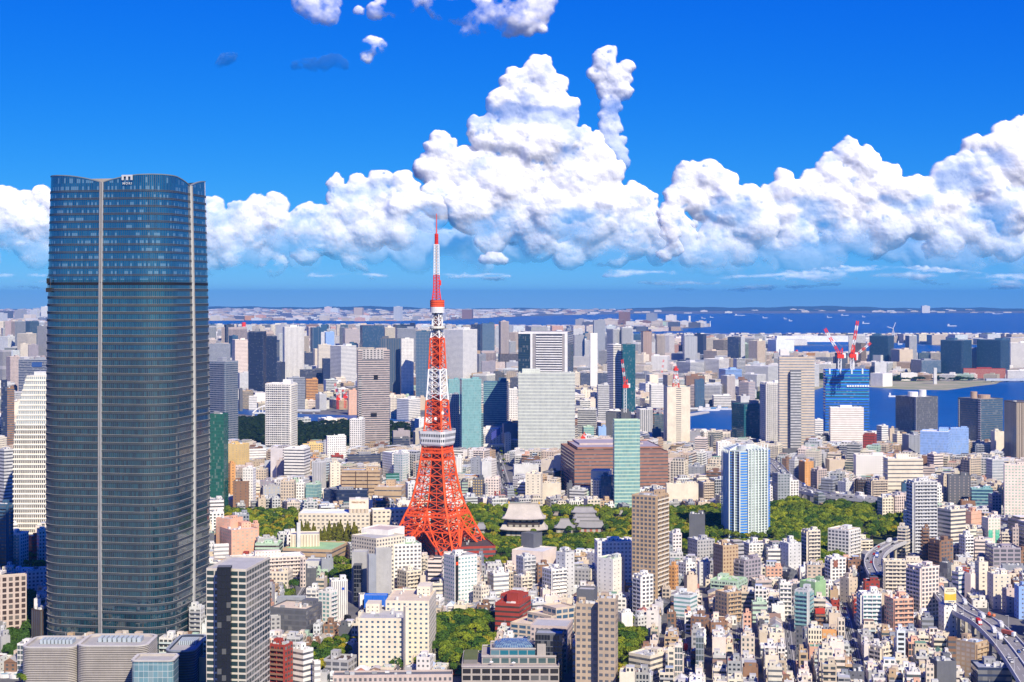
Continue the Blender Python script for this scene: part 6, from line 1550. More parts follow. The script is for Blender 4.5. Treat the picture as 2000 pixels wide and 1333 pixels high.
# breakwater, lighthouse and dome on the spit
def small(name, label, cat, px, py, parts):
    Y = GY(py); X = (px - 1000) / F * Y; root = empty(name, (X, Y, 0), label, cat)
    for nm, f in parts: m = MB(); f(m, X, Y); m.build(nm, root, org=(X, Y, 0))
small('lighthouse', 'white lighthouse at the tip of the spit in the bay', 'lighthouse', 1387, 638.4, [('mast', lambda m, X, Y: cyl(m, X, Y, 0, 38, 5, WHT, 8, 3)), ('lamp_house', lambda m, X, Y: cyl(m, X, Y, 38, 44, 5, WHT, 8))])
small('domed_tank', 'white dome on the spit in the bay', 'tank', 1332, 636, [('dome', lambda m, X, Y: (cyl(m, X, Y, 0, 22, 24, (.7, .7, .68), 12, 22), cyl(m, X, Y, 22, 38, 22, (.72, .72, .7), 12, 8)))])
small('plant_building', 'white stepped plant with a chimney on the spit in the bay', 'plant', 1347, 637, [('hall', lambda m, X, Y: box(m, X - 40, X + 40, Y, Y + 40, 0, 30, (.72, .72, .7))), ('stack', lambda m, X, Y: box(m, X - 8, X + 8, Y, Y + 16, 30, 85, (.75, .75, .74)))])
for i, (x, r, lab) in enumerate(((1832, 4.2, 'leftmost'), (1841, 4.2, 'second'), (1855, 3.6, 'third'), (1863, 3.0, 'fourth'), (1871, 4.0, 'rightmost'))):
    Yt = GY(668); rr = r / F * Yt
    small('storage_tank', '%s of the white storage tanks behind the broad dark blue block' % lab, 'tank', x, 668, [('drum', lambda m, X, Y, rr=rr: cyl(m, X, Y, 0, HC - (651.5 - PY0) / F * Y, rr, (.72, .72, .7), 14)), ('cap', lambda m, X, Y, rr=rr: cyl(m, X, Y, HC - (651.5 - PY0) / F * Y, HC - (650 - PY0) / F * Y, rr, (.78, .78, .76), 14, rr * .4))])
small('observation_pylon', 'white round pylon behind the broad dark blue twin blocks', 'pylon', 1940, 668, [('drum', lambda m, X, Y: cyl(m, X, Y, 0, HC - (650 - PY0) / F * Y, 10, WHT, 10))])
def ferris():
    Y = GY(676); X = (1398 - 1000) / F * Y; zc = HC - (663 - PY0) / F * Y; R_ = 5.2 / F * Y; root = empty('ferris_wheel', (X, Y, 0), 'pale ferris wheel far off on the bay shore', 'ferris wheel'); m = MB()
    P = [(X + R_ * cos(2 * pi * i / 20), Y, zc + R_ * sin(2 * pi * i / 20)) for i in range(20)]
    for i in range(20): beam(m, P[i], P[(i + 1) % 20], 3, WHT); i % 2 or beam(m, P[i], (X, Y, zc), 1.4, WHT)
    m.build('wheel', root, org=(X, Y, 0)); m = MB(); beam(m, (X, Y + 2, zc), (X - R_ * .6, Y + 2, 0), 3, WHT); beam(m, (X, Y + 2, zc), (X + R_ * .6, Y + 2, 0), 3, WHT); m.build('support', root, org=(X, Y, 0))
ferris()
# drums on the two dark blocks, round roofs
for lab, spots, c in (('dark glass office block with two white drums', ((1783, 770, 10, 10), (1802, 766, 7, 15)), (.74, .74, .73)), ('dark glass office block with copper drums', ((1902, 770, 6.5, 14), (1922, 776, 12, 10)), (.42, .30, .22))):
    rt = BYLAB[lab]; P = np.array(rt['_P']).reshape(4, 2); Yd = P[:, 1].mean()
    for x, y, rp, hp in spots: m = MB(); X, _, zt = W(x, y, Yd); cyl(m, X, Yd, rt['_H'] - 1.5, zt + 4, rp / F * Yd, c, 16); m.build('roof_drum', rt, org=tuple(rt.location))
# vehicles ---------------------------------------------------------
def car_mesh(m, x, y, z, a, c, kind='car'):
    ca, sa = cos(a), sin(a); R_ = lambda p: (x + p[0] * ca - p[1] * sa, y + p[0] * sa + p[1] * ca)
    if kind == 'car': L, w, h = 4.5, 1.75, .8
    else: L, w, h = 8.5, 2.4, 1.0
    box(m, -L / 2, L / 2, -w / 2, w / 2, z + .35, z + .35 + h, c, R=R_)
    if kind == 'car':
        lo = [R_(p) for p in ((-1.7, -.8), (1.1, -.8), (1.1, .8), (-1.7, .8))]; up = [R_(p) for p in ((-1.2, -.65), (.5, -.65), (.5, .65), (-1.2, .65))]
        for i in range(4): j = (i + 1) % 4; m.quad([(*lo[i], z + 1.15), (*lo[j], z + 1.15), (*up[j], z + 1.7), (*up[i], z + 1.7)], (.02, .025, .03))
        m.quad([(*p, z + 1.7) for p in up], c)
    else:
        box(m, -L / 2, L / 2 - 2.2, -w / 2 - .05, w / 2 + .05, z + 1.4, z + 3.9, c, R=R_); box(m, L / 2 - 2.0, L / 2, -w / 2, w / 2, z + 1.3, z + 3.0, (.7, .7, .7), R=R_)
    for wx_ in (-L * .32, L * .32):
        for wy_ in (-w / 2, w / 2 - .2): box(m, wx_ - .35, wx_ + .35, wy_, wy_ + .2, z + .02, z + .7, (.02, .02, .02), R=R_)
CARC = [('white', (.62, .62, .61)), ('silver', (.5, .51, .53)), ('black', (.02, .02, .022)), ('grey', (.2, .2, .22)), ('red', (.5, .02, .02)), ('blue', (.03, .09, .35))]
rv = random.Random(11)
def traffic(P, h, hw, where, step, n0=0, lanes=(-.72, -.27, .27, .72), truck=.2):
    acc = 0; nxt = rv.uniform(2, step)
    for i in range(1, len(P)):
        seg = dist(P[i], P[i - 1]); acc += seg
        while acc > nxt:
            t = 1 - (acc - nxt) / seg; p = lerp2(P[i - 1], P[i], t); a = atan2(P[i][1] - P[i - 1][1], P[i][0] - P[i - 1][0]); nn = (-sin(a), cos(a)); lane = rv.choice(lanes) * hw
            nxt += rv.uniform(step * .4, step * 1.6); px_ = PX(p[0], p[1])
            if not 0 < px_ < 2000 or PZ(h, p[1]) > 1336: continue
            cn, c = rv.choices(CARC, (8, 4, 3, 2, 1, 1))[0]; k = 'truck' if rv.random() < truck else 'car'; m = MB()
            x, y = p[0] + nn[0] * lane, p[1] + nn[1] * lane; car_mesh(m, 0, 0, 0, a, c, k); o = m.build('box_truck' if k == 'truck' else 'car'); o.location = (x, y, h + .05)
            tag(o, '%s %s driving on the %s' % (cn, 'box truck' if k == 'truck' else 'car', where), k, '%s %ss on the %s' % (cn, k, where))
traffic(HP1, 20, 9.2, 'curved expressway at the lower right edge', 12)
traffic(HP2, 18, 7.4, 'expressway bend below the tall grey flats', 12)
traffic(HP3, 15, 12, 'expressway behind the blue-striped tower', 9)
for k, P in enumerate(STREETS):
    if k in (0, 3, 4, 5, 7): traffic(P, .1, 5.0 if k > 3 else 2.5, ['narrow street at the bottom centre', '', '', 'street among the low houses', 'road under the expressway', 'avenue beside the dark yellow-latticed flats', '', 'junction by the blue sheeting'][k], 16 if k in (5, 7) else 26, lanes=(-.45, .45), truck=.1)
def mixer():
    p = decky(1934, 1204, 21); a = atan2(-60, 40); root = empty('cement_mixer_truck', (p[0], p[1], 20), 'red cement mixer truck on the curved expressway', 'truck'); m = MB(); R_ = lambda q: (p[0] + q[0] * cos(a) - q[1] * sin(a), p[1] + q[0] * sin(a) + q[1] * cos(a))
    box(m, -4, 4, -1.2, 1.2, 20.6, 21.5, (.1, .1, .1), R=R_); box(m, 2.2, 3.8, -1.1, 1.1, 21.5, 23.0, (.75, .25, .1), R=R_); m.build('chassis', root, org=(p[0], p[1], 20)); m = MB()
    q = R_((-1, 0)); cyl(m, q[0], q[1], 21.5, 22.6, 1.1, (.7, .10, .04), 10, 1.4); cyl(m, q[0], q[1], 22.6, 24, 1.4, (.7, .10, .04), 10, .5); m.build('drum', root, org=(p[0], p[1], 20))
    p = decky(1968, 1236, 22); a = atan2(-50, 32); root = empty('container_truck', (p[0], p[1], 20), 'truck with a red container on the curved expressway', 'truck'); R_ = lambda q: (p[0] + q[0] * cos(a) - q[1] * sin(a), p[1] + q[0] * sin(a) + q[1] * cos(a))
    m = MB(); box(m, -4.5, 4, -1.2, 1.2, 21.2, 23.6, (.50, .12, .07), R=R_); m.build('container', root, org=(p[0], p[1], 20)); m = MB(); box(m, 4.3, 6.2, -1.2, 1.2, 20.5, 23.3, (.8, .8, .8), R=R_); box(m, -4.5, 5, -1.1, 1.1, 20.5, 21.2, (.05, .05, .05), R=R_); m.build('tractor', root, org=(p[0], p[1], 20))
mixer()
def lamps(P, h, hw, n, where):
    for k in range(n):
        i = int((k + .5) / n * (len(P) - 1)); (l, r) = strip(P, -hw, hw)[i]
        for s, q in ((0, l), (1, r)):
            root = empty('street_lamp', (*q, h), 'grey lamp post on the wall of the ' + where, 'street lamp', 'lamp posts along the ' + where); m = MB(); cyl(m, 0, 0, 1, 10, .14, (.6, .6, .6), 5, .1); m.build('pole', root); m = MB(); c = P[i]; d = Vector((c[0] - q[0], c[1] - q[1], 0)).normalized(); beam(m, (0, 0, 10), tuple(d * 2.2 + Vector((0, 0, 10.2))), .22, (.6, .6, .6)); m.build('lamp_arm', root)
            for ch in root.children: ch.location = (0, 0, 0)
lamps(HP1, 20, 9.5, 6, 'curved expressway at the lower right edge'); lamps(HP3, 15, 12.3, 5, 'expressway behind the blue-striped tower')
# ---------------------------------------------------------------- the rest of the city
NLIM = len(LIM)
for a in ((1600., 412, 585, 1046), (1590., 585, 700, 1068), (1600., 700, 800, 1066), (1650., 905, 1000, 1078), (1650., 1000, 1160, 1084), (1650., 1160, 1236, 1062), (1700., 1304, 1412, 1046), (1640., 1411, 1505, 1066), (1700., 1505, 1570, 1060),
          (1600., 1570, 1640, 1084), (1700., 1640, 1700, 1060), (1800., 1700, 1762, 1040), (1150., 853, 966, 1284), (1200., 1208, 1262, 1270), (1480., 622, 692, 1132), (2900., 410, 700, 868), (3300., 700, 800, 830), (3500., 450, 830, 822),
          (3600., 1344, 1432, 848), (3600., 1588, 1612, 846), (3600., 1698, 1750, 838), (3600., 1830, 1872, 842), (3600., 1956, 1964, 850), (4400., 1698, 2000, 772), (5000., 1740, 2000, 736), (7600., 1500, 2060, 694), (11000., 1236, 2060, 657), (10500., 1140, 1250, 655), (13000., 900, 1240, 640.5), (13500., 380, 900, 638.5), (13500., 0, 90, 632),
          (2350., 968, 1000, 955), (1420., 640, 700, 1222), (1060., -20, 50, 1334), (1400., -10, 92, 1122)): LIM.append(a)
LA = np.array(LIM, dtype=float)
def limit(Y, a, b, tree=False):
    """lowest photo row that the top of a thing between columns a and b at depth Y may reach"""
    w = np.minimum(LA[:, 2], b) - np.maximum(LA[:, 1], a)
    k = (LA[:, 0] > Y + 3) & ((np.arange(len(LA)) < NLIM) | (not tree)) & (w > min(3.0, .12 * (b - a)))
    return LA[k, 3].max() - (0 if tree else 4) if k.any() else 0
BB = np.array([f[0] for f in FEET + NOBUILD]); BP = [f[1] for f in FEET + NOBUILD]
def blocked(P):
    x0, x1, y0, y1 = bbox(P); k = np.nonzero((BB[:, 0] < x1) & (BB[:, 1] > x0) & (BB[:, 2] < y1) & (BB[:, 3] > y0))[0]
    for i in k:
        Q = BP[i]
        if any(inpoly(p[0], p[1], Q) for p in P) or any(inpoly(q[0], q[1], P) for q in Q) or inpoly((x0 + x1) / 2, (y0 + y1) / 2, Q): return True
    return False
PAL = [('white', 'w', 23), ('off white', 'h', 4), ('cream', 'c', 23), ('beige', 'b', 15), ('pale pink', 'i', 8), ('light grey', 'l', 13), ('grey', 'g', 8), ('tan', 't', 7), ('brown', 'n', 4), ('dark grey', 'k', 4), ('slate', 's', 4), ('peach', 'p', 2.5), ('orange', 'o', .8), ('brick red', 'r', .8), ('pale green', 'e', 1)]
ROOFS = [('grey', (.34, .34, .35), 8), ('pale grey', (.52, .53, .54), 8), ('white', (.70, .70, .69), 5), ('pale blue', (.42, .50, .60), 3), ('green', (.20, .36, .24), 2), ('brown', (.26, .17, .13), 2), ('dark', (.10, .10, .11), 3), ('sand coloured', (.50, .44, .36), 4), ('reddish', (.40, .17, .12), .7)]
rf = random.Random(21)
def jit(c, r, a=.07): k = 1 + r.uniform(-a * 1.6, a); return tuple(min(.85, max(.005, v * k * (1 + r.uniform(-a, a) * .3))) for v in c)
FILL = []
def district(Y0, Y1, rot, lotw, lotd, sw, bv, hf, xa=-60, xb=2060, skip=.04, detail=2, nl=2):
    ca, sa = cos(rot), sin(rot); hw_ = (2060 - 1000) / F * Y1 + 60
    U = int((hw_ * 1.1 + 100) / (nl * lotw + sw)) + 2; col = nl * lotw + sw; vy = Y0 - 260
    for iu in range(-U * 2, U * 2):
        for side in range(nl):
            v = Y0 - 300
            while v < Y1 + 300:
                d = lotd * rf.uniform(.75, 1.35); w = lotw * rf.uniform(.84, .985); gap = rf.uniform(.5, 1.3) * lotd / 12
                u0 = iu * col + sw / 2 + side * lotw + (lotw - w if side == 0 else 0) * .5; 
                if (int(v // bv) != int((v + d) // bv)): v = (int(v // bv) + 1) * bv + sw * .9; continue
                vc = v + d / 2; uc = u0 + w / 2; x = uc * ca + vc * sa; y = -uc * sa + vc * ca; v += d + gap
                if y < Y0 or y >= Y1: continue
                p = PX(x, y)
                if y < 1045 and p < 1215: continue
                if p < xa - 15 or p > xb + 15 or rf.random() < skip: continue
                def R_(a, b): return ((uc + a) * ca + (vc + b) * sa, -(uc + a) * sa + (vc + b) * ca)
                P = [R_(-w / 2, -d / 2), R_(w / 2, -d / 2), R_(w / 2, d / 2), R_(-w / 2, d / 2)]
                # nearest corner first; faces: 0 right, 3 left
                if blocked(P):
                    if Y1 > 1990: continue
                    ok_ = False; w0, d0 = w, d
                    for fu, fv, su, sv in ((.6, 1, -.2, 0), (.6, 1, .2, 0), (1, .6, 0, -.2), (1, .6, 0, .2), (.55, .55, -.22, .22), (.55, .55, .22, -.22), (.55, .55, .22, .22), (.55, .55, -.22, -.22)):
                        w, d = w0 * fu, d0 * fv; cu_, cv_ = su * w0, sv * d0; P = [R_(cu_ - w / 2, cv_ - d / 2), R_(cu_ + w / 2, cv_ - d / 2), R_(cu_ + w / 2, cv_ + d / 2), R_(cu_ - w / 2, cv_ + d / 2)]
                        if not blocked(P): ok_ = True; break
                    if not ok_: continue
                xs = [PX(*q) for q in P]; a, b = min(xs), max(xs); yn = min(q[1] for q in P); H = hf(x, y, p)
                if H <= 0: continue
                lim = limit(yn, a, b); H = min(H, HC - (lim - PY0) / F * yn if lim > PY0 else H, 230)
                if H < 3.8: continue
                FILL.append(dict(P=[P[1], P[2], P[3], P[0]] if False else P, H=H, Y=yn, a=a, b=b, w=w, d=d, det=detail, yt=PZ(H, yn), yb=PZ(0, yn)))
def h_near(x, y, p):
    r = rf.random()
    if p < 1230: return rf.uniform(7, 12) if r < .45 else rf.uniform(12, 34)
    return rf.uniform(5.8, 9.5) if r < .50 else (rf.uniform(9, 15) if r < .82 else rf.uniform(15, 30))
def h_mid(x, y, p):
    r = rf.random(); return rf.uniform(8, 18) if r < .35 else (rf.uniform(18, 36) if r < .9 else rf.uniform(34, 52))
def h_mid2(x, y, p):
    r = rf.random(); return rf.uniform(10, 24) if r < .4 else (rf.uniform(24, 42) if r < .9 else rf.uniform(42, 62))
def h_far(x, y, p):
    r = rf.random(); return rf.uniform(10, 25) if r < .6 else (rf.uniform(25, 50) if r < .93 else rf.uniform(55, 110))
def h_far2(x, y, p):
    r = rf.random(); return rf.uniform(12, 30) if r < .7 else (rf.uniform(30, 60) if r < .975 else rf.uniform(80, 150))
def h_far3(x, y, p):
    dens = (1 if p < 1000 else (.25 if p < 1250 else .06)); dens *= .6 + .4 * sin(x * .0011 + 1) 
    if rf.random() > dens: return 0
    r = rf.random(); return rf.uniform(8, 24) if r < .992 else rf.uniform(40, 110)
district(985, 1260, radians(7), 9.6, 9.3, 4.6, 66, h_near, skip=.01, nl=3)
district(1260, 1480, radians(5), 12.5, 12, 5, 75, h_near, skip=.01, nl=3)
district(1480, 1960, radians(-14), 16, 16, 6, 95, h_mid, skip=.02)
district(1960, 2600, radians(22), 19, 20, 7, 110, h_mid2, skip=.02)
district(2600, 4000, radians(-20), 27, 27, 11, 150, h_mid2, detail=1, skip=.03)
district(4000, 6800, radians(30), 46, 42, 16, 260, h_far, detail=1, skip=.06)
district(6800, 11500, radians(-10), 78, 70, 26, 420, h_far2, detail=0, skip=.12)
district(11500, 16500, radians(18), 85, 75, 30, 700, h_far2, detail=0, skip=.2)
district(16000, 28500, radians(5), 120, 100, 60, 1100, h_far3, detail=0, skip=.45)
for _ in range(150):                                          # slim residential towers of the waterfront districts
    p = rf.choice([rf.uniform(405, 1000), rf.uniform(405, 1000), rf.uniform(1120, 1520), rf.uniform(1600, 2000), rf.uniform(0, 92)]); Y = rf.uniform(4300, 8600); w = rf.uniform(24, 46); x = (p - 1000) / F * Y; a_ = rf.uniform(.2, 1.3); H = rf.uniform(80, 175)
    P = [(x + w * .7 * cos(a_ + k * pi / 2), Y + w * .7 * sin(a_ + k * pi / 2)) for k in range(4)]
    if blocked(P): continue
    yn = min(q[1] for q in P); a, b = min(PX(*q) for q in P), max(PX(*q) for q in P); lim = limit(yn, a, b); H = min(H, HC - (lim - PY0) / F * yn if lim > PY0 else H)
    if H < 45: continue
    FILL.append(dict(P=P, H=H, Y=yn, a=a, b=b, w=w, d=w, det=1, yt=PZ(H, yn), yb=PZ(0, yn), col=rf.choice('sllgvfhjc'), st=rf.choice('kvgbcv')))
print('filler', len(FILL))
# ---- trees: candidate places
rt_ = random.Random(5); TREES = []
def treespots(key, poly, sp, hmin, hmax, kinds, rlim=True, n=None):
    x0, x1, y0, y1 = bbox(poly); y = y0
    while y < y1:
        x = x0 + rt_.uniform(0, sp)
        while x < x1:
            px_, py_ = x + rt_.uniform(-.42, .42) * sp, y + rt_.uniform(-.42, .42) * sp; x += sp
            if not inpoly(px_, py_, poly): continue
            if any(b[0] - 1 < px_ < b[1] + 1 and b[2] - 1 < py_ < b[3] + 1 and inpoly(px_, py_, q) for b, q in FEET if abs(b[2] - py_) < 200): continue
            h = rt_.uniform(hmin, hmax); rad = h * rt_.uniform(.40, .52); k = rt_.choice(kinds)
            if k == 'cone': h *= 1.5; rad = h * .22
            p = PX(px_, py_); hp = rad / py_ * F; lim = limit(py_, p - hp, p + hp, True)
            if lim > PY0:
                hm = HC - (lim - PY0) / F * py_
                if hm < h: rad *= max(.45, hm / h); h = hm
            if h < 3.5: continue
            TREES.append(dict(x=px_, y=py_, h=h, r=rad, k=k, key=key, a=p - hp, b=p + hp, Y=py_, yt=PZ(h, py_), yb=PZ(0, py_)))
        y += sp
mixk = ['dark', 'mid', 'mid', 'light', 'mid', 'dark', 'dark', 'mid', 'yellow']
for key, (s, where) in PARK.items():
    sp, h0, h1, kk = 8.2, 9, 14, mixk
    if key in ('villa', 'slope'): sp, h0, h1 = 7.4, 10, 16
    if key == 'shade_left': kk = ['dark']; h0, h1 = 10, 15
    if key == 'corner_left': kk = ['mid', 'light', 'dark']
    if key in ('hill',): h0, h1, kk = 12, 18, ['mid', 'mid', 'dark', 'light']
    treespots(key, PARKG[key], sp, h0, h1, kk)
for x in list(range(562, 712, 8)) + list(range(590, 700, 9)):                                   # tall cone-shaped trees before the long hotel
    X, Y = G(x + rt_.uniform(-3, 3), 1076 + rt_.uniform(-7, 6)); h = rt_.uniform(19, 28); TREES.append(dict(x=X, y=Y, h=h, r=h * .27, k='cone', key='tower_left', a=x - 8, b=x + 8, Y=Y, yt=PZ(h, Y), yb=PZ(0, Y)))
for x, y, h in ((775, 1318, 13), (820, 1322, 15), (640, 1306, 16), (665, 1300, 14), (620, 1312, 13), (1140, 1335, 9), (1150, 1345, 9), (1030, 1334, 0), (748, 1250, 12), (700, 1236, 10), (1078, 1198, 11), (1062, 1215, 9), (971, 1112, 15), (40, 1336, 8), (52, 1340, 9), (1440, 1260, 5), (1700, 1248, 6), (1790, 1262, 7), (1853, 1290, 8), (1950, 1320, 7), (1920, 1296, 6), (1985, 1340, 7), (1330, 1262, 5), (1532, 1284, 5), (1448, 1304, 5), (675, 1150, 12), (560, 1150, 14), (575, 1158, 13), (548, 1162, 11), (656, 1180, 8)):
    if h: X, Y = G(x, y); TREES.append(dict(x=X, y=Y, h=h, r=h * .46, k=rt_.choice(['dark', 'mid']), key='alone', a=x - 8, b=x + 8, Y=Y, yt=PZ(h, Y), yb=PZ(0, Y)))
for P, n in ((STREETS[5], 26), (STREETS[4], 14)):
    for k in range(n):
        i = int(k / n * (len(P) - 1)); l, r = strip(P, -7, 7)[i]; q = l if k % 2 else r; h = rt_.uniform(5, 8); p = PX(*q)
        if limit(q[1], p - 3, p + 3) < PZ(h, q[1]): TREES.append(dict(x=q[0], y=q[1], h=h, r=h * .42, k='mid', key='avenue', a=p - 4, b=p + 4, Y=q[1], yt=PZ(h, q[1]), yb=PZ(0, q[1])))
print('trees', len(TREES))
# ---- what shows largest in the picture
cov = np.zeros((1333, 2000), bool); EV = [(o[0], o[1], o[2], o[3], o[4], None) for o in ORDER] + [(f['Y'], f['a'], f['b'], f['yt'], f['yb'], f) for f in FILL] + [(t['Y'], t['a'], t['b'], t['yt'], t['yb'], t) for t in TREES]
EV.sort(key=lambda e: e[0])
for Y, a, b, y0, y1, f in EV:
    i0, i1, j0, j1 = max(0, int(y0)), min(1333, int(y1) + 1), max(0, int(a)), min(2000, int(b) + 1)
    if i1 <= i0 or j1 <= j0:
        if f: f['vis'] = 0
        continue
    s = cov[i0:i1, j0:j1]
    if f: f['vis'] = int((~s).sum())
    s[:] = True
NIND = 285
big = set(id(f) for f in sorted((f for f in FILL if f['Y'] < 2600), key=lambda f: -f['vis'])[:NIND])
bigt = set(id(t) for t in sorted(TREES, key=lambda t: -t['vis'])[:290])
def word_n(n): return ['one', 'one', 'two', 'three', 'four', 'five', 'six', 'seven', 'eight', 'nine', 'ten', 'eleven', 'twelve', 'thirteen', 'fourteen', 'fifteen', 'sixteen'][min(16, max(1, n))]
import re
heads = {}
for h in HAND:
    s = re.split(r' with | in front | beside | before | cut by| of the | behind | left | right | below | above | at the ', h[0])[0]
    heads.setdefault(s, []).append(h)
HEADS = []
for s, hs_ in heads.items():
    for h in hs_: HEADS.append((s if len(hs_) == 1 else h[0], h[1], h[2], h[3]))
HEADS = [h for h in HEADS if len(h[0].split()) <= 8 and h[3] < 3200]
USED = set()
def relabel(desc, px_, py_, Y):
    c = sorted(HEADS, key=lambda h: (h[1] - px_)**2 + ((h[2] - py_) * 1.2)**2)
    for h in c[:14]:
        dx, dy = px_ - h[1], py_ - h[2]
        rel = []
        if abs(dx) > abs(dy) * .8: rel.append('left of' if dx < 0 else 'right of')
        rel.append('below' if dy > 0 else 'above')
        if abs(dx) > 14 and abs(dy) > 14: rel.insert(0, ('below and ' if dy > 0 else 'above and ') + ('left of' if dx < 0 else 'right of'))
        for r_ in rel:
            s = '%s %s the %s' % (desc, r_, h[0])
            if s not in USED and 4 <= len(s.split()) <= 16: USED.add(s); return s
    s = '%s at photo edge' % desc; USED.add(s); return s
def make_fill(f, r, sink, individual):
    """walls, roof, parapet, balconies, roof things of one small building; sink(partname, MB)"""
    P = f['P']; H = f['H']; det = f['det']; z1 = H
    k = min(range(4), key=lambda i: P[i][1]); P = P[k:] + P[:k]          # nearest corner first -> faces 0 (to the right) and 3 (to the left)
    x1, x3 = PX(*P[1]), PX(*P[3])
    if x1 < x3: P = [P[0], P[3], P[2], P[1]]
    cn, cc, _ = f['pal']; wc = jit(C[cc], r); rn, rcol, _ = f['rf']; rc = jit(rcol, r, .12); gc = r.choice([(.05, .055, .06), (.08, .09, .09), (.03, .04, .05), (.10, .13, .13), (.16, .17, .17)])
    m = MB()
    if det == 0:
        walls(m, P, 0, z1, wc, gc, (6, 5, .55, .5, 0, '') if f['Y'] < 12000 else ST['p'], r.random() * 99, para=0); m.quad([(*p, z1) for p in P], rc)
        if r.random() < .5: Q = [bil(P, u, v) for u, v in ((.3, .3), (.3, .7), (.7, .7), (.7, .3))]; [wall_quad(m, Q[i], Q[(i + 1) % 4], z1, z1 + 6, wc) for i in range(4)]; m.quad([(*p, z1 + 6) for p in Q], rc)
        sink('wall', m); return
    sty = f['sty']; s = ST[sty]; s = (s[0] * r.uniform(.85, 1.2), s[1] * r.uniform(.92, 1.08), min(1.1, s[2] * r.uniform(.8, 1.15)), min(.8, s[3] * r.uniform(.8, 1.15)), s[4], s[5])
    if f['gable']:
        walls(m, P, 0, z1 - 2, wc, gc, s, r.random() * 99, para=0); sink('wall', m); m = MB(); Q = grow(P, .5); L1, L2 = dist(Q[0], Q[1]), dist(Q[0], Q[3])
        if r.random() < .35: mid = bil(Q, .5, .5); rid = [lerp2(lerp2(Q[0], Q[1], .5), lerp2(Q[3], Q[2], .5), .35), lerp2(lerp2(Q[0], Q[1], .5), lerp2(Q[3], Q[2], .5), .65)] if L2 > L1 else [lerp2(lerp2(Q[0], Q[3], .5), lerp2(Q[1], Q[2], .5), .35), lerp2(lerp2(Q[0], Q[3], .5), lerp2(Q[1], Q[2], .5), .65)]
        else: rid = [lerp2(Q[0], Q[1], .5), lerp2(Q[3], Q[2], .5)] if L2 > L1 else [lerp2(Q[0], Q[3], .5), lerp2(Q[1], Q[2], .5)]
        zr, ze = z1 + .6, z1 - 2.1; A, B = (*rid[0], zr), (*rid[1], zr); q = [(*p, ze) for p in Q]
        if L2 > L1: fs = [[q[0], q[1], A], [q[1], q[2], B, A], [q[2], q[3], B], [q[3], q[0], A, B]]; ends = (0, 2)
        else: fs = [[q[3], q[0], A], [q[0], q[1], B, A], [q[1], q[2], B], [q[2], q[3], A, B]]; ends = (0, 2)
        for i, ff in enumerate(fs): m.quad(ff, rc if i not in ends or len(set(rid)) and rid[0] != lerp2(Q[0], Q[1], .5) and L2 > L1 else wc)
        m.quad(q[::-1], (.3, .3, .3)); sink('roof', m); return
    plain = [i for i in (1, 2) if True] if r.random() < .3 else []
    if r.random() < .28: plain.append(r.choice([0, 3]))
    Q = walls(m, P, 0, z1, wc, gc, s, r.random() * 99, para=.9, plain=plain); 
    if f['Y'] < 1960 and s[2] and r.random() < .5:      # a string course or coloured strip
        pass
    sink('wall', m); m = MB(); m.quad([(*p, z1 - .9) for p in Q], rc); sink('roof', m); 
    if det == 2:
        for fc, ch in ((0, 'r'), (3, 'l')):
            if ch in f['bal'] and fc not in plain and dist(P[0], P[1 if fc == 0 else 3]) > 6:
                e = r.choice([.04, .04, .3]); bs = balconies_geo(P, fc, 0, z1 - .6, s[1], jit(wc, r), d=r.uniform(1.0, 1.5), e=e, rail=r.choice([None, None, (.55, .65, .66), (.4, .4, .4)]))
                if individual:
                    for b in bs: sink('balcony', b)
                else:
                    for b in bs: sink('balcony', b)
                if r.random() < .6: sink('balcony_divider', fins_geo(P, fc, -1, z1, 6.0, wc, d=1.1))
        if f['step'] and H > 9 and min(f['w'], f['d']) > 9:      # recessed top storey
            m = MB(); u = r.choice([(.05, .6), (.35, .95), (.1, .9)]); v = r.choice([(.3, .95), (.25, .9)]); T = [bil(P, u[0], v[0]), bil(P, u[0], v[1]), bil(P, u[1], v[1]), bil(P, u[1], v[0])]
            walls(m, T, z1 - .9, z1 + 2.4, wc, gc, s, r.random() * 9, para=0); m.quad([(*p, z1 + 2.4) for p in T], rc); sink('top_storey', m)
        else:
            for nm, q in roof_units(Q, z1 - .9, wc, r, r.choice([2, 3, 4, 6]) if f['Y'] < 1960 else 1, big=H > 10 or r.random() < .4): sink(nm, q)
        if r.random() < .25: q = MB(); x, y = bil(P, r.uniform(.2, .8), r.uniform(.2, .8)); cyl(q, x, y, z1 - .9, z1 + r.uniform(2.5, 6), .09, (.5, .5, .5), 4); sink('aerial', q)
        if r.random() < .10: q = MB(); T = [bil(P, .15, .3), bil(P, .15, .7), bil(P, .6, .7), bil(P, .6, .3)]; q.quad([(*T[0], z1 - .7), (*T[1], z1 - .7), (*T[2], z1 + .1), (*T[3], z1 + .1)], (.015, .03, .10)); sink('solar_panel', q)
    elif r.random() < .7:
        for nm, q in roof_units(Q, z1 - .9, wc, r, 1, big=True): sink(nm, q)
stuff = {}
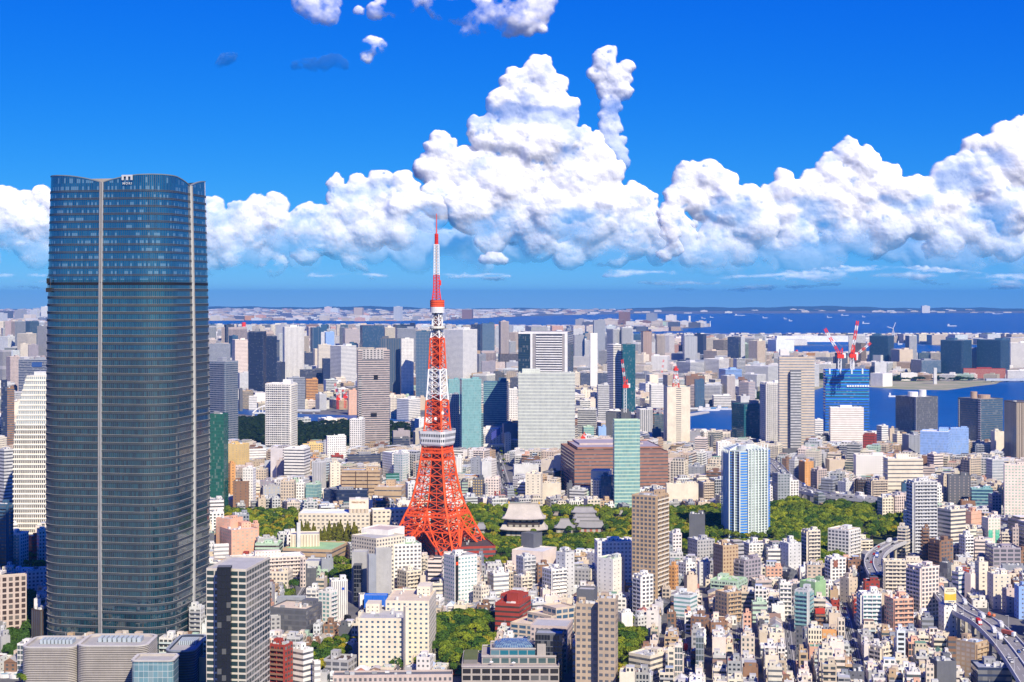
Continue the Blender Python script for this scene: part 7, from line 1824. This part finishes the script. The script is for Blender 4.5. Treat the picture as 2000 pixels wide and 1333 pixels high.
for f in FILL:
    r = random.Random(int(f['a'] * 31 + f['Y'] * 7)); H = f['H']; f['pal'] = r.choices(PAL, [p[2] for p in PAL])[0]; f['rf'] = r.choices(ROOFS, [p[2] for p in ROOFS])[0]
    f['gable'] = H < 11 and f['det'] == 2 and r.random() < .38
    if f['gable']: f['rf'] = r.choices(ROOFS, [6, 2, 1, 3, .6, 6, 8, 2, 2])[0]
    if H < 11: f['sty'] = r.choice('ssggbw'); f['bal'] = 'l' if r.random() < .3 else ''
    else: f['sty'] = r.choice('gggbbkkLRLRsGc') if f['det'] == 2 else r.choice('ggbbGGGvsc'); f['bal'] = ST[f['sty']][5]
    f['step'] = r.random() < .2
    if 'col' in f: f['pal'] = ('', f['col'], 1); f['sty'] = f['st']; f['gable'] = False
    if id(f) in big:
        c = ((f['P'][0][0] + f['P'][2][0]) / 2, (f['P'][0][1] + f['P'][2][1]) / 2, 0); n = max(1, round(H / 3.2))
        cat = 'house' if H < 10.5 else ('low building' if H < 17 else 'apartment building'); nm = {'house': 'house', 'low building': 'low_rise_building', 'apartment building': 'apartment_building'}[cat]
        desc = '%s %s-storey %s with %s roof' % (f['pal'][0], word_n(n), {'house': 'house', 'low building': 'building', 'apartment building': 'block'}[cat], f['rf'][0])
        root = empty(nm, c, relabel(desc, (f['a'] + f['b']) / 2, (f['yt'] + f['yb']) / 2, f['Y']), cat, {'house': 'small houses packed along the side streets', 'low building': 'low buildings packed between the side streets', 'apartment building': 'mid-rise blocks packed through the city'}[cat])
        make_fill(f, r, lambda nm, m: m.build(nm, root, org=c), True)
    else:
        key = 0 if f['Y'] < 4000 else 1; acc = stuff.setdefault(key, MB()); make_fill(f, r, lambda nm, m: merge(acc, m), False)
allst = MB(); [merge(allst, m) for m in stuff.values()]
tag(allst.build('distant_city_buildings'), 'countless pale buildings of the city packed to the horizon', 'buildings', kind='stuff')
# ---------------------------------------------------------------- trees
def crown_template(seed, cone=False, n=1500):
    r = np.random.RandomState(seed); V = []; Fq = []
    if cone:
        z = r.rand(n)**1.4; a = r.rand(n) * 2 * pi; rr = (1 - z) * (0.75 + .25 * r.rand(n)) * (1 + .18 * np.sin(z * 40)); p = np.stack([rr * np.cos(a), rr * np.sin(a), z * 3.6 - 1.6], 1); nr = np.stack([np.cos(a), np.sin(a), np.full(n, .5)], 1)
    else:
        L = []
        for k in range(r.randint(8, 12)): d = r.randn(3); d /= np.linalg.norm(d); d[2] = abs(d[2]) * .9 - .12; L.append((d * r.uniform(.38, .62), r.uniform(.30, .46)))
        L.append((np.array([0, 0, .15]), .62)); idx = r.randint(0, len(L), n); d = r.randn(n, 3); d /= np.linalg.norm(d, axis=1)[:, None]; d[:, 2] = np.where(d[:, 2] < -.3, -d[:, 2], d[:, 2])
        c = np.array([L[i][0] for i in idx]); R_ = np.array([L[i][1] for i in idx]); p = c + d * (R_ * (0.86 + .2 * r.rand(n)))[:, None]; nr = d
        keep = np.ones(n, bool)
        for c_, R0 in L: keep &= np.linalg.norm(p - c_, axis=1) > R0 * .82
        p = p[keep]; nr = nr[keep]; n = len(p)
    nr = nr + r.randn(n, 3) * .45; nr /= np.linalg.norm(nr, axis=1)[:, None]; t = np.cross(nr, r.randn(n, 3)); t /= np.linalg.norm(t, axis=1)[:, None]; b = np.cross(nr, t); s = (.085 + .05 * r.rand(n))[:, None] * (1.0 if not cone else .9)
    V = np.concatenate([p + t * s, p + b * s * .8, p - t * s, p - b * s * .8]).reshape(4, n, 3).transpose(1, 0, 2).reshape(-1, 3)
    # inner body so that the crown is not see-through everywhere
    return V, n
def pts_mesh(name, V, nq, colr, mat, parent=None, loc=None):
    me = bpy.data.meshes.new(name); me.vertices.add(len(V)); me.vertices.foreach_set('co', V.astype(np.float32).ravel()); me.loops.add(nq * 4); me.polygons.add(nq); me.loops.foreach_set('vertex_index', np.arange(nq * 4, dtype=np.int32)); me.polygons.foreach_set('loop_start', np.arange(0, nq * 4, 4, dtype=np.int32)); me.update(calc_edges=True)
    a = me.attributes.new('wc', 'FLOAT_COLOR', 'FACE'); d = np.ones((nq, 4), np.float32); d[:, :3] = colr; a.data.foreach_set('color', d.ravel()); me.materials.append(mat); return me
TCOL = dict(dark=(.055, .12, .024), mid=(.145, .215, .026), light=(.24, .31, .03), yellow=(.30, .29, .03), cone=(.15, .165, .025))
TM = {}; TPL = {}
for kn, cc in TCOL.items():
    for v in range(3):
        V, n = crown_template(hash_ := (sum(map(ord, kn)) * 7 + v), kn == 'cone'); TPL[(kn, v)] = (V, n); rs = np.random.RandomState(v); 
        TM[(kn, v)] = pts_mesh('crown', V, n, np.array(cc) * (0.75 + .5 * rs.rand(n, 1)), M_LEAF)
tk = MB(); cyl(tk, 0, 0, 0, 1, .05, (.09, .065, .045), 7, .03); [beam(tk, (0, 0, .45 + .1 * i), (.28 * cos(i * 2.1), .28 * sin(i * 2.1), .85 + .05 * i), .03, (.09, .065, .045)) for i in range(4)]
TRUNK = tk.build('trunk'); TRM = TRUNK.data; bpy.data.objects.remove(TRUNK)
KN = dict(dark='dark green round tree', mid='olive green round tree', light='bright green round tree', yellow='yellow green round tree', cone='tall cone-shaped tree')
WH_ = {k: v[1] for k, v in PARK.items()}; WH_['alone'] = 'a yard between the buildings'; WH_['avenue'] = 'the roadside by an avenue'
SV = []; SC_ = []; nn = 0
def crown_xf(t, r):
    a = r.uniform(0, 2 * pi)
    if t['k'] == 'cone': return a, (t['r'], t['r'], t['h'] / 3.6 * .96), t['h'] * .50
    vz = min(t['r'] * .95, t['h'] * .45); return a, (t['r'] * r.uniform(.9, 1.1), t['r'] * r.uniform(.9, 1.1), vz), t['h'] - vz * 1.02
for t in TREES:
    r = random.Random(int(t['x'] * 13 + t['y'] * 7)); v = r.randrange(3); a, sc_, zc = crown_xf(t, r)
    if id(t) in bigt:
        lab = '%s in %s' % (KN[t['k']], WH_[t['key']]); root = empty('tree', (t['x'], t['y'], 0), lab, 'tree', '%ss in %s' % (KN[t['k']], WH_[t['key']]))
        o = bpy.data.objects.new('crown', TM[(t['k'], v)]); COL.objects.link(o); o.parent = root; o.location = (0, 0, zc); o.rotation_euler = (0, 0, a); o.scale = sc_
        o = bpy.data.objects.new('trunk', TRM); COL.objects.link(o); o.parent = root; o.scale = (t['h'] * .6, t['h'] * .6, t['h'] * .62)
    else:
        V, n = TPL[(t['k'], v)]; st2 = 1 if t['vis'] > 60 else 2; V = V.reshape(-1, 4, 3)[::st2]; ca, sa = cos(a), sin(a); W_ = V * np.array(sc_) * (1 if st2 == 1 else 1)
        if st2 == 2: cmid = W_.mean(1, keepdims=True); W_ = cmid + (W_ - cmid) * 1.35
        W_ = np.stack([W_[..., 0] * ca - W_[..., 1] * sa + t['x'], W_[..., 0] * sa + W_[..., 1] * ca + t['y'], W_[..., 2] + zc], -1); SV.append(W_.reshape(-1, 3)); rs = np.random.RandomState(v); SC_.append(np.array(TCOL[t['k']]) * (0.75 + .5 * rs.rand(len(W_), 1))); nn += len(W_)
# dark trees of the garden by the river, too far to tell apart
gx0, gx1, gy0, gy1 = bbox(GARDEN); rg = np.random.RandomState(4)
for i in range(1500):
    x, y = rg.uniform(gx0, gx1), rg.uniform(gy0, gy1)
    if not inpoly(x, y, GARDEN) or any(b[0] < x < b[1] and b[2] < y < b[3] for b, _ in FEET): continue
    if any(inpoly(x, y, g) for g in SEAG.values()): continue
    h = rg.uniform(9, 15); p = PX(x, y); lim = limit(y, p - 8, p + 8, True)
    if lim > PZ(h, y): continue
    V, n = TPL[('dark', i % 3)]; V = V.reshape(-1, 4, 3)[::3]; cm = V.mean(1, keepdims=True); V = cm + (V - cm) * 1.7; W_ = V * np.array([h * .62, h * .62, h * .5]) + np.array([x, y, h * .5]); SV.append(W_.reshape(-1, 3)); SC_.append(np.array((.022, .042, .016)) * (0.7 + .6 * rg.rand(len(W_), 1))); nn += len(W_)
for (px0, px1, py0, py1, cnt) in ((1480, 1990, 700, 735, 500), (1800, 1900, 655, 660, 60), (1750, 1990, 655, 662, 200), (1560, 1900, 735, 745, 160), (1100, 1240, 868, 884, 60), (1480, 1520, 770, 790, 40), (905, 940, 640, 655, 60), (960, 1005, 648, 660, 120)):
    for i in range(cnt):
        x, y = G(rg.uniform(px0, px1), rg.uniform(py0, py1))
        if any(b[0] < x < b[1] and b[2] < y < b[3] for b, _ in FEET) or any(inpoly(x, y, g) for g in SEAG.values()): continue
        h = rg.uniform(9, 15); sx = h * .6 * (1 + y / 9000); V, n = TPL[('dark', i % 3)]; V = V.reshape(-1, 4, 3)[::6]; cm = V.mean(1, keepdims=True); V = cm + (V - cm) * 2.3; W_ = V * np.array([sx * 1.6, sx * 1.6, h * .5]) + np.array([x, y, h * .5]); SV.append(W_.reshape(-1, 3)); SC_.append(np.array((.03, .06, .02)) * (0.7 + .6 * rg.rand(len(W_), 1))); nn += len(W_)
me = pts_mesh('woodland', np.concatenate(SV), nn, np.concatenate(SC_), M_LEAF); o = bpy.data.objects.new('woodland_foliage', me); COL.objects.link(o); tag(o, 'mass of tree crowns filling the parks behind the nearer trees', 'woodland', kind='stuff')
# low dark hills on the far shore
for Yh, amp, name, c in ((26500, 26, 'far_hills', (.04, .07, .05)), (28800, 62, 'far_hills', (.05, .08, .07))):
    hm = MB(); xs = np.linspace(-11000, 11000, 160); hz = [max(3, amp * (.55 + .3 * sin(x * .0007 + Yh) + .2 * sin(x * .0023 + 1) + .1 * sin(x * .009))) * (1 if Yh > 27000 or x > -2000 else .5) for x in xs]
    for i in range(159): hm.quad([(xs[i], Yh, 0), (xs[i + 1], Yh, 0), (xs[i + 1], Yh + 300, hz[i + 1]), (xs[i], Yh + 300, hz[i])], c); hm.quad([(xs[i], Yh + 600, 0), (xs[i + 1], Yh + 600, 0), (xs[i + 1], Yh + 300, hz[i + 1]), (xs[i], Yh + 300, hz[i])], c)
    o = hm.build(name); o['kind'] = 'structure'
# ---------------------------------------------------------------- clouds: relief of thousands of puffs, 45 km away
def cloud_material(name, alb, soft):
    m, nt = newmat(name); L = nt.links.new
    at = N(nt, 'ShaderNodeAttribute', attribute_name='dens'); p = N(nt, 'ShaderNodeBsdfPrincipled'); p.inputs['Base Color'].default_value = (*alb, 1); p.inputs['Roughness'].default_value = 1; p.inputs['Specular IOR Level'].default_value = 0
    p.inputs['Subsurface Weight'].default_value = 1; p.inputs['Subsurface Radius'].default_value = (1, 1, 1); p.inputs['Subsurface Scale'].default_value = soft; p.subsurface_method = 'RANDOM_WALK'; p.inputs['Subsurface Anisotropy'].default_value = .3
    tr = N(nt, 'ShaderNodeBsdfTransparent'); mx = N(nt, 'ShaderNodeMixShader'); L(at.outputs['Fac'], mx.inputs[0]); L(tr.outputs[0], mx.inputs[1]); L(p.outputs[0], mx.inputs[2])
    o = N(nt, 'ShaderNodeOutputMaterial'); L(mx.outputs[0], o.inputs[0]); return m
def fbm(shape, scale, seed, octv=5, per=.5, aniso=1.0):
    """value noise on a grid"""
    r = np.random.RandomState(seed); h, w = shape; out = np.zeros(shape); amp = 1; tot = 0
    for o in range(octv):
        gy, gx = int(h / scale * aniso) + 3, int(w / scale) + 3; g = r.rand(gy, gx); y = np.linspace(0, gy - 2.001, h); x = np.linspace(0, gx - 2.001, w); yi, xi = y.astype(int), x.astype(int); fy, fx = y - yi, x - xi; fy = fy * fy * (3 - 2 * fy); fx = fx * fx * (3 - 2 * fx)
        a = g[yi][:, xi]; b = g[yi][:, xi + 1]; c = g[yi + 1][:, xi]; d = g[yi + 1][:, xi + 1]; fy = fy[:, None]; fx = fx[None]
        out += amp * ((a * (1 - fx) + b * fx) * (1 - fy) + (c * (1 - fx) + d * fx) * fy); tot += amp; amp *= per; scale /= 2
    return out / tot
def blur(a, n):
    for _ in range(n): a = (a + np.roll(a, 1, 0) + np.roll(a, -1, 0)) / 3; a = (a + np.roll(a, 1, 1) + np.roll(a, -1, 1)) / 3
    return a
def cloud(name, parents, Yd, x0, x1, y0, y1, step, seed, mat, fade0=430, fade1=545, levels=3, label='', amin=0.0, soft=5.0, rough=1.0, fl=1.0, relief=.60, streak=0):
    r = np.random.RandomState(seed); k = Yd / F; w = int((x1 - x0) / step) + 1; h = int((y1 - y0) / step) + 1
    Hh = np.full((h, w), -1e9)
    S = [(x, r.uniform(-.5, .5) * rr, y, rr) for x, y, rr in parents]; lev = list(S); allS = list(S)
    for l in range(levels):
        nx = []
        for (x, d, y, rr) in lev:
            n = (13, 9, 6)[l] if rr > 4 else 0
            for _ in range(n):
                v = r.randn(3); v[1] = abs(v[1]) * .8; v /= np.linalg.norm(v); 
                if v[2] < -.35: v[2] *= -.5
                q = rr * r.uniform(.24, .46); nx.append((x + v[0] * rr * .84, d + v[1] * rr * .80, y - v[2] * rr * .84, q))
        allS += nx; lev = nx
    for x, d, y, rr in allS:
        if rr < step * 1.2: continue
        i0, i1 = max(0, int((y - rr - y0) / step)), min(h, int((y + rr - y0) / step) + 2); j0, j1 = max(0, int((x - rr - x0) / step)), min(w, int((x + rr - x0) / step) + 2)
        if i1 <= i0 or j1 <= j0: continue
        yy = y0 + np.arange(i0, i1)[:, None] * step - y; xx = x0 + np.arange(j0, j1)[None] * step - x; q = rr * rr - xx * xx - yy * yy; v = np.where(q > 0, d + np.sqrt(np.maximum(q, 0)), -1e9); Hh[i0:i1, j0:j1] = np.maximum(Hh[i0:i1, j0:j1], v)
    ins = Hh > -1e8; base = np.where(ins, Hh, -22.0); base = blur(base, 1)
    n1 = fbm((h, w), 34 / step, seed + 1, 6, .58); n2 = fbm((h, w), 90 / step, seed + 2, 5, .55, 1.6)
    bb = blur(base, 26); base = base * .17 + blur(base, 3) * .25 + bb * .58 + (n1 - .5) * 19 * rough + (n2 - .5) * 34 * rough
    cov_ = blur(ins.astype(float), int(soft)); yy = (y0 + np.arange(h) * step)[:, None] + np.zeros((1, w))
    n3 = fbm((h, w), 9 / step, seed + 9, 3, .6); a = np.clip((cov_ * 1.9 + (n1 - .5) * 2.0 + (n3 - .5) * 1.3 - .78) * 1.6, 0, 1) * np.clip(cov_ * 5 - .35, 0, 1)
    fd = np.clip((yy - fade0) / (fade1 - fade0), 0, 1); ss = lambda v: v * v * (3 - 2 * v)
    a *= np.clip(1 - .70 * ss(fd) - .8 * fd * np.clip((.52 - n2) * 4, 0, 1), 0, 1) * (1 - .50 * ss(np.clip((.54 - n2) * 4, 0, 1)) * np.clip((bb + 10) / 30, 0, 1)) * ss(np.clip((fade1 + 12 + (n1 - .5) * 26 - yy) / 22, 0, 1))  # thin patches and faded bases; sky showing through stands in for blue shading
    if streak: a *= np.clip((fbm((h, w), 60 / step, seed + 5, 5, .6, streak) - (.5 if streak > 2 else .34)) * 5, 0, 1)
    a = np.clip(a, 0, 1) * fl; a = blur(a, 1); a[:, :4] = 0; a[:, -4:] = 0; a[:3] = 0; a[-3:] = 0
    keep = a > .01; X = (x0 + np.arange(w) * step - 1000)[None] * k + np.zeros((h, 1)); Z = HC - (yy - PY0) * k; base = base + blur(n3 - .5, 1) * 7 * rough; Yv = Yd - base * k * relief
    q = keep[:-1, :-1] | keep[1:, :-1] | keep[:-1, 1:] | keep[1:, 1:]; ii, jj = np.nonzero(q); idm = -np.ones((h, w), int); use = np.zeros((h, w), bool)
    for di, dj in ((0, 0), (0, 1), (1, 1), (1, 0)): use[ii + di, jj + dj] = True
    idm[use] = np.arange(use.sum()); V = np.stack([X[use], Yv[use], Z[use]], 1); fc = np.stack([idm[ii, jj], idm[ii + 1, jj], idm[ii + 1, jj + 1], idm[ii, jj + 1]], 1)
    me = bpy.data.meshes.new(name); me.vertices.add(len(V)); me.vertices.foreach_set('co', V.astype(np.float32).ravel()); me.loops.add(fc.size); me.polygons.add(len(fc)); me.loops.foreach_set('vertex_index', fc.astype(np.int32).ravel()); me.polygons.foreach_set('loop_start', np.arange(0, fc.size, 4, dtype=np.int32)); me.update(calc_edges=True)
    me.polygons.foreach_set('use_smooth', np.ones(len(fc), bool)); at = me.attributes.new('dens', 'FLOAT', 'POINT'); at.data.foreach_set('value', a[use].astype(np.float32)); me.materials.append(mat)
    o = bpy.data.objects.new(name, me); COL.objects.link(o); o['kind'] = 'stuff'; o['label'] = label; o['category'] = 'clouds'; o.visible_shadow = True; print(name, len(fc)); return o
def circ(s): a = [float(t) for t in s.replace(',', ' ').split()]; return list(zip(a[0::3], a[1::3], a[2::3]))
MC = cloud_material('cumulus_cloud', (.74, .76, .81), 480); MT = cloud_material('thin_cloud', (.80, .80, .84), 300)
BIG = circ('''1270,440,30 1300,470,26 1285,500,22 1110,500,30 1050,480,34 960,470,30 1050,140,30 1012,165,32 1075,170,30 985,205,36 1040,210,50 1095,225,38 950,262,36 1000,275,52 1075,285,58 1130,290,42 1160,315,40 1190,340,28 1040,340,60 1120,350,55 1180,380,38
 862,292,30 845,330,34 900,330,42 950,345,46 990,380,50 1240,385,28 1265,395,22 1205,420,45 1150,430,50 1080,420,50 1000,430,50 920,410,50 860,390,40 1230,465,45 1170,480,42 1205,500,25 1255,440,30
 1250,420,20''')
PLUME = circ('1180,120,24 1205,150,28 1190,103,16 1168,145,20 1218,180,18 1188,175,24 1225,130,14 1195,205,20 1190,228,19 1192,250,21 1186,272,24 1196,296,26 1212,318,20 1216,275,9')
WISP = circ('945,508,9 958,504,12 972,506,12 985,510,8 1358,437,8 1298,432,14 1310,455,18 1320,485,16 1300,500,14')
LEFT = circ('''15,392,28 48,396,26 80,390,24 20,440,46 75,445,40 35,490,42 90,500,35 130,420,40 200,430,45 280,440,45 350,430,45 410,410,26 400,440,40 425,470,35 405,505,34 470,425,28 500,405,24 540,400,24 480,460,40 540,450,40 600,425,30 585,455,40
 655,362,18 660,385,24 700,372,28 745,358,28 785,356,22 800,368,20 735,395,40 690,415,40 640,435,35 790,410,40 840,420,36 660,470,38 720,455,40 780,455,36 600,490,30 690,505,26 720,515,20 460,510,30 530,515,28''')
RIGHT = circ('''1315,410,22 1310,430,26 1330,460,30 1400,470,40 1450,490,34 1520,495,30 1345,350,32 1385,342,32 1412,358,28 1330,385,30 1380,390,45 1430,405,40 1470,400,32 1500,388,24 1532,348,19 1528,372,22 1560,385,34 1595,355,28 1625,330,30 1655,300,26 1662,285,17 1690,320,32 1650,355,45 1730,345,30 1750,380,36 1700,395,55 1620,410,50 1550,420,45 1480,440,42 1800,378,34 1845,345,30 1885,325,30 1905,290,26 1940,290,30 1965,262,26 1998,255,28 1990,320,50 1930,350,48 1870,385,48 1800,420,50 1730,440,50 1960,410,55 1890,440,40 1850,475,38 1830,490,26 1920,470,34 1970,480,34 1650,465,44 1700,485,26 1350,500,26 1385,500,26 1405,510,16 1560,470,40''')
cloud('clouds', LEFT, 49500, -20, 930, 330, 560, .9, 11, MC, 360, 540, label='long bank of white cumulus clouds left of the lattice tower')
cloud('clouds', BIG, 50000, 770, 1370, 70, 550, .8, 3, MC, 370, 525, label='towering white cumulus cloud above the city centre')
cloud('clouds', PLUME, 50500, 1100, 1290, 60, 360, .8, 61, MC, 130, 400, soft=8, fl=.9, label='feathery cloud column rising beside the towering cumulus')
cloud('clouds', RIGHT, 47000, 1225, 2030, 210, 550, .9, 23, MC, 390, 522, label='rising bank of white cumulus clouds over the bay at the right')
cloud('clouds', WISP, 45000, 720, 1400, 190, 540, .9, 31, MC, 500, 560, levels=2, fl=.6, soft=9, label='thin cloud scraps under and beside the towering cumulus')
HIGH = circ('860,5,34 900,12,38 945,25,40 990,30,42 1035,25,38 640,12,24 605,8,28 622,22,24 640,30,20 590,2,20 612,38,10 725,92,20 745,92,12 716,112,13 718,85,12 880,8,30 920,18,34 960,22,40 1010,25,40 1050,12,34 930,45,24 910,62,12 1000,52,22 1060,58,9 1030,60,14 760,10,26 735,22,18 800,0,24 1060,-5,25 700,20,10')
cloud('clouds', HIGH, 30000, 440, 1120, -30, 140, .9, 41, MT, 300, 400, levels=2, fl=.78, soft=20, rough=.6, streak=1.2, label='soft lilac scraps of cloud at the top of the sky')
MD = cloud_material('wisp_painted_shade', (.05, .10, .22), 200)  # dark base colour puts the shade of the wisps into the material
cloud('clouds', circ('575,128,10 590,126,13 610,127,15 635,124,15 655,118,16 670,125,11 600,120,10 435,118,12 450,112,12 425,126,7'), 29000, 400, 720, 80, 160, 1.0, 45, MD, 300, 400, levels=1, fl=.34, soft=16, rough=.5, streak=1.5, label='thin cloud wisps with shade painted in, high left of the tower tip')
# faint level streaks low over the bay
MS = cloud_material('shade_tinted_cloud', (.66, .71, .80), 300)  # blue-grey base colour stands in for shade on the cloud bases
cloud('clouds', [(x, 545 + 8 * sin(x * .01), 17) for x in range(1200, 2040, 16)] + [(x, 549, 15) for x in range(-20, 340, 16)] + [(x, 541, 7) for x in range(600, 1000, 10)], 42000, -20, 2030, 515, 585, 1.2, 51, MS, 565, 585, levels=1, fl=.5, soft=9, rough=.3, streak=7, label='faint level cloud streaks low over the bay')
r_ = random.Random(8)
cloud('clouds', [(x + r_.uniform(-20, 20), 478 + r_.uniform(-30, 34), r_.uniform(28, 44)) for x in range(-20, 2040, 26)], 56000, -20, 2030, 380, 560, 1.2, 71, MS, 470, 545, levels=2, fl=.34, soft=14, rough=.8, relief=.3, label='cloud veil tinted lavender for shade behind the white cumulus')
back = bpy.data.objects.new('clouds', bpy.data.objects['clouds.003'].data); COL.objects.link(back); back.rotation_euler = (0, 0, pi + .34); back.scale = (1, 1, 2.2); b2 = back.copy(); b2.data = bpy.data.objects['clouds'].data; COL.objects.link(b2); b2.rotation_euler = (0, 0, pi + .40); tag(b2, 'long cumulus bank added unseen behind the viewer, mirrored in the skyscraper glass', 'clouds', kind='stuff'); tag(back, 'cumulus clouds added unseen behind the viewer, mirrored in the skyscraper glass', 'clouds', kind='stuff')  # unseen cloud copies, added only to be mirrored in the glass
# ---------------------------------------------------------------- air
m, nt = newmat('blue_haze'); pv = N(nt, 'ShaderNodeVolumePrincipled'); pv.inputs['Color'].default_value = (.09, .43, 1.0, 1); pv.inputs['Density'].default_value = 3.2e-5; pv.inputs['Anisotropy'].default_value = 0.1
o = N(nt, 'ShaderNodeOutputMaterial'); nt.links.new(pv.outputs[0], o.inputs['Volume'])
hb = MB(); box(hb, -30000, 30000, -30000, 30000, -1.5, 350, (1, 1, 1), bottom=True); ho = hb.build('haze', None, m); ho['kind'] = 'stuff'; ho['label'] = 'blue haze of sea air over the whole city'; ho['category'] = 'haze'
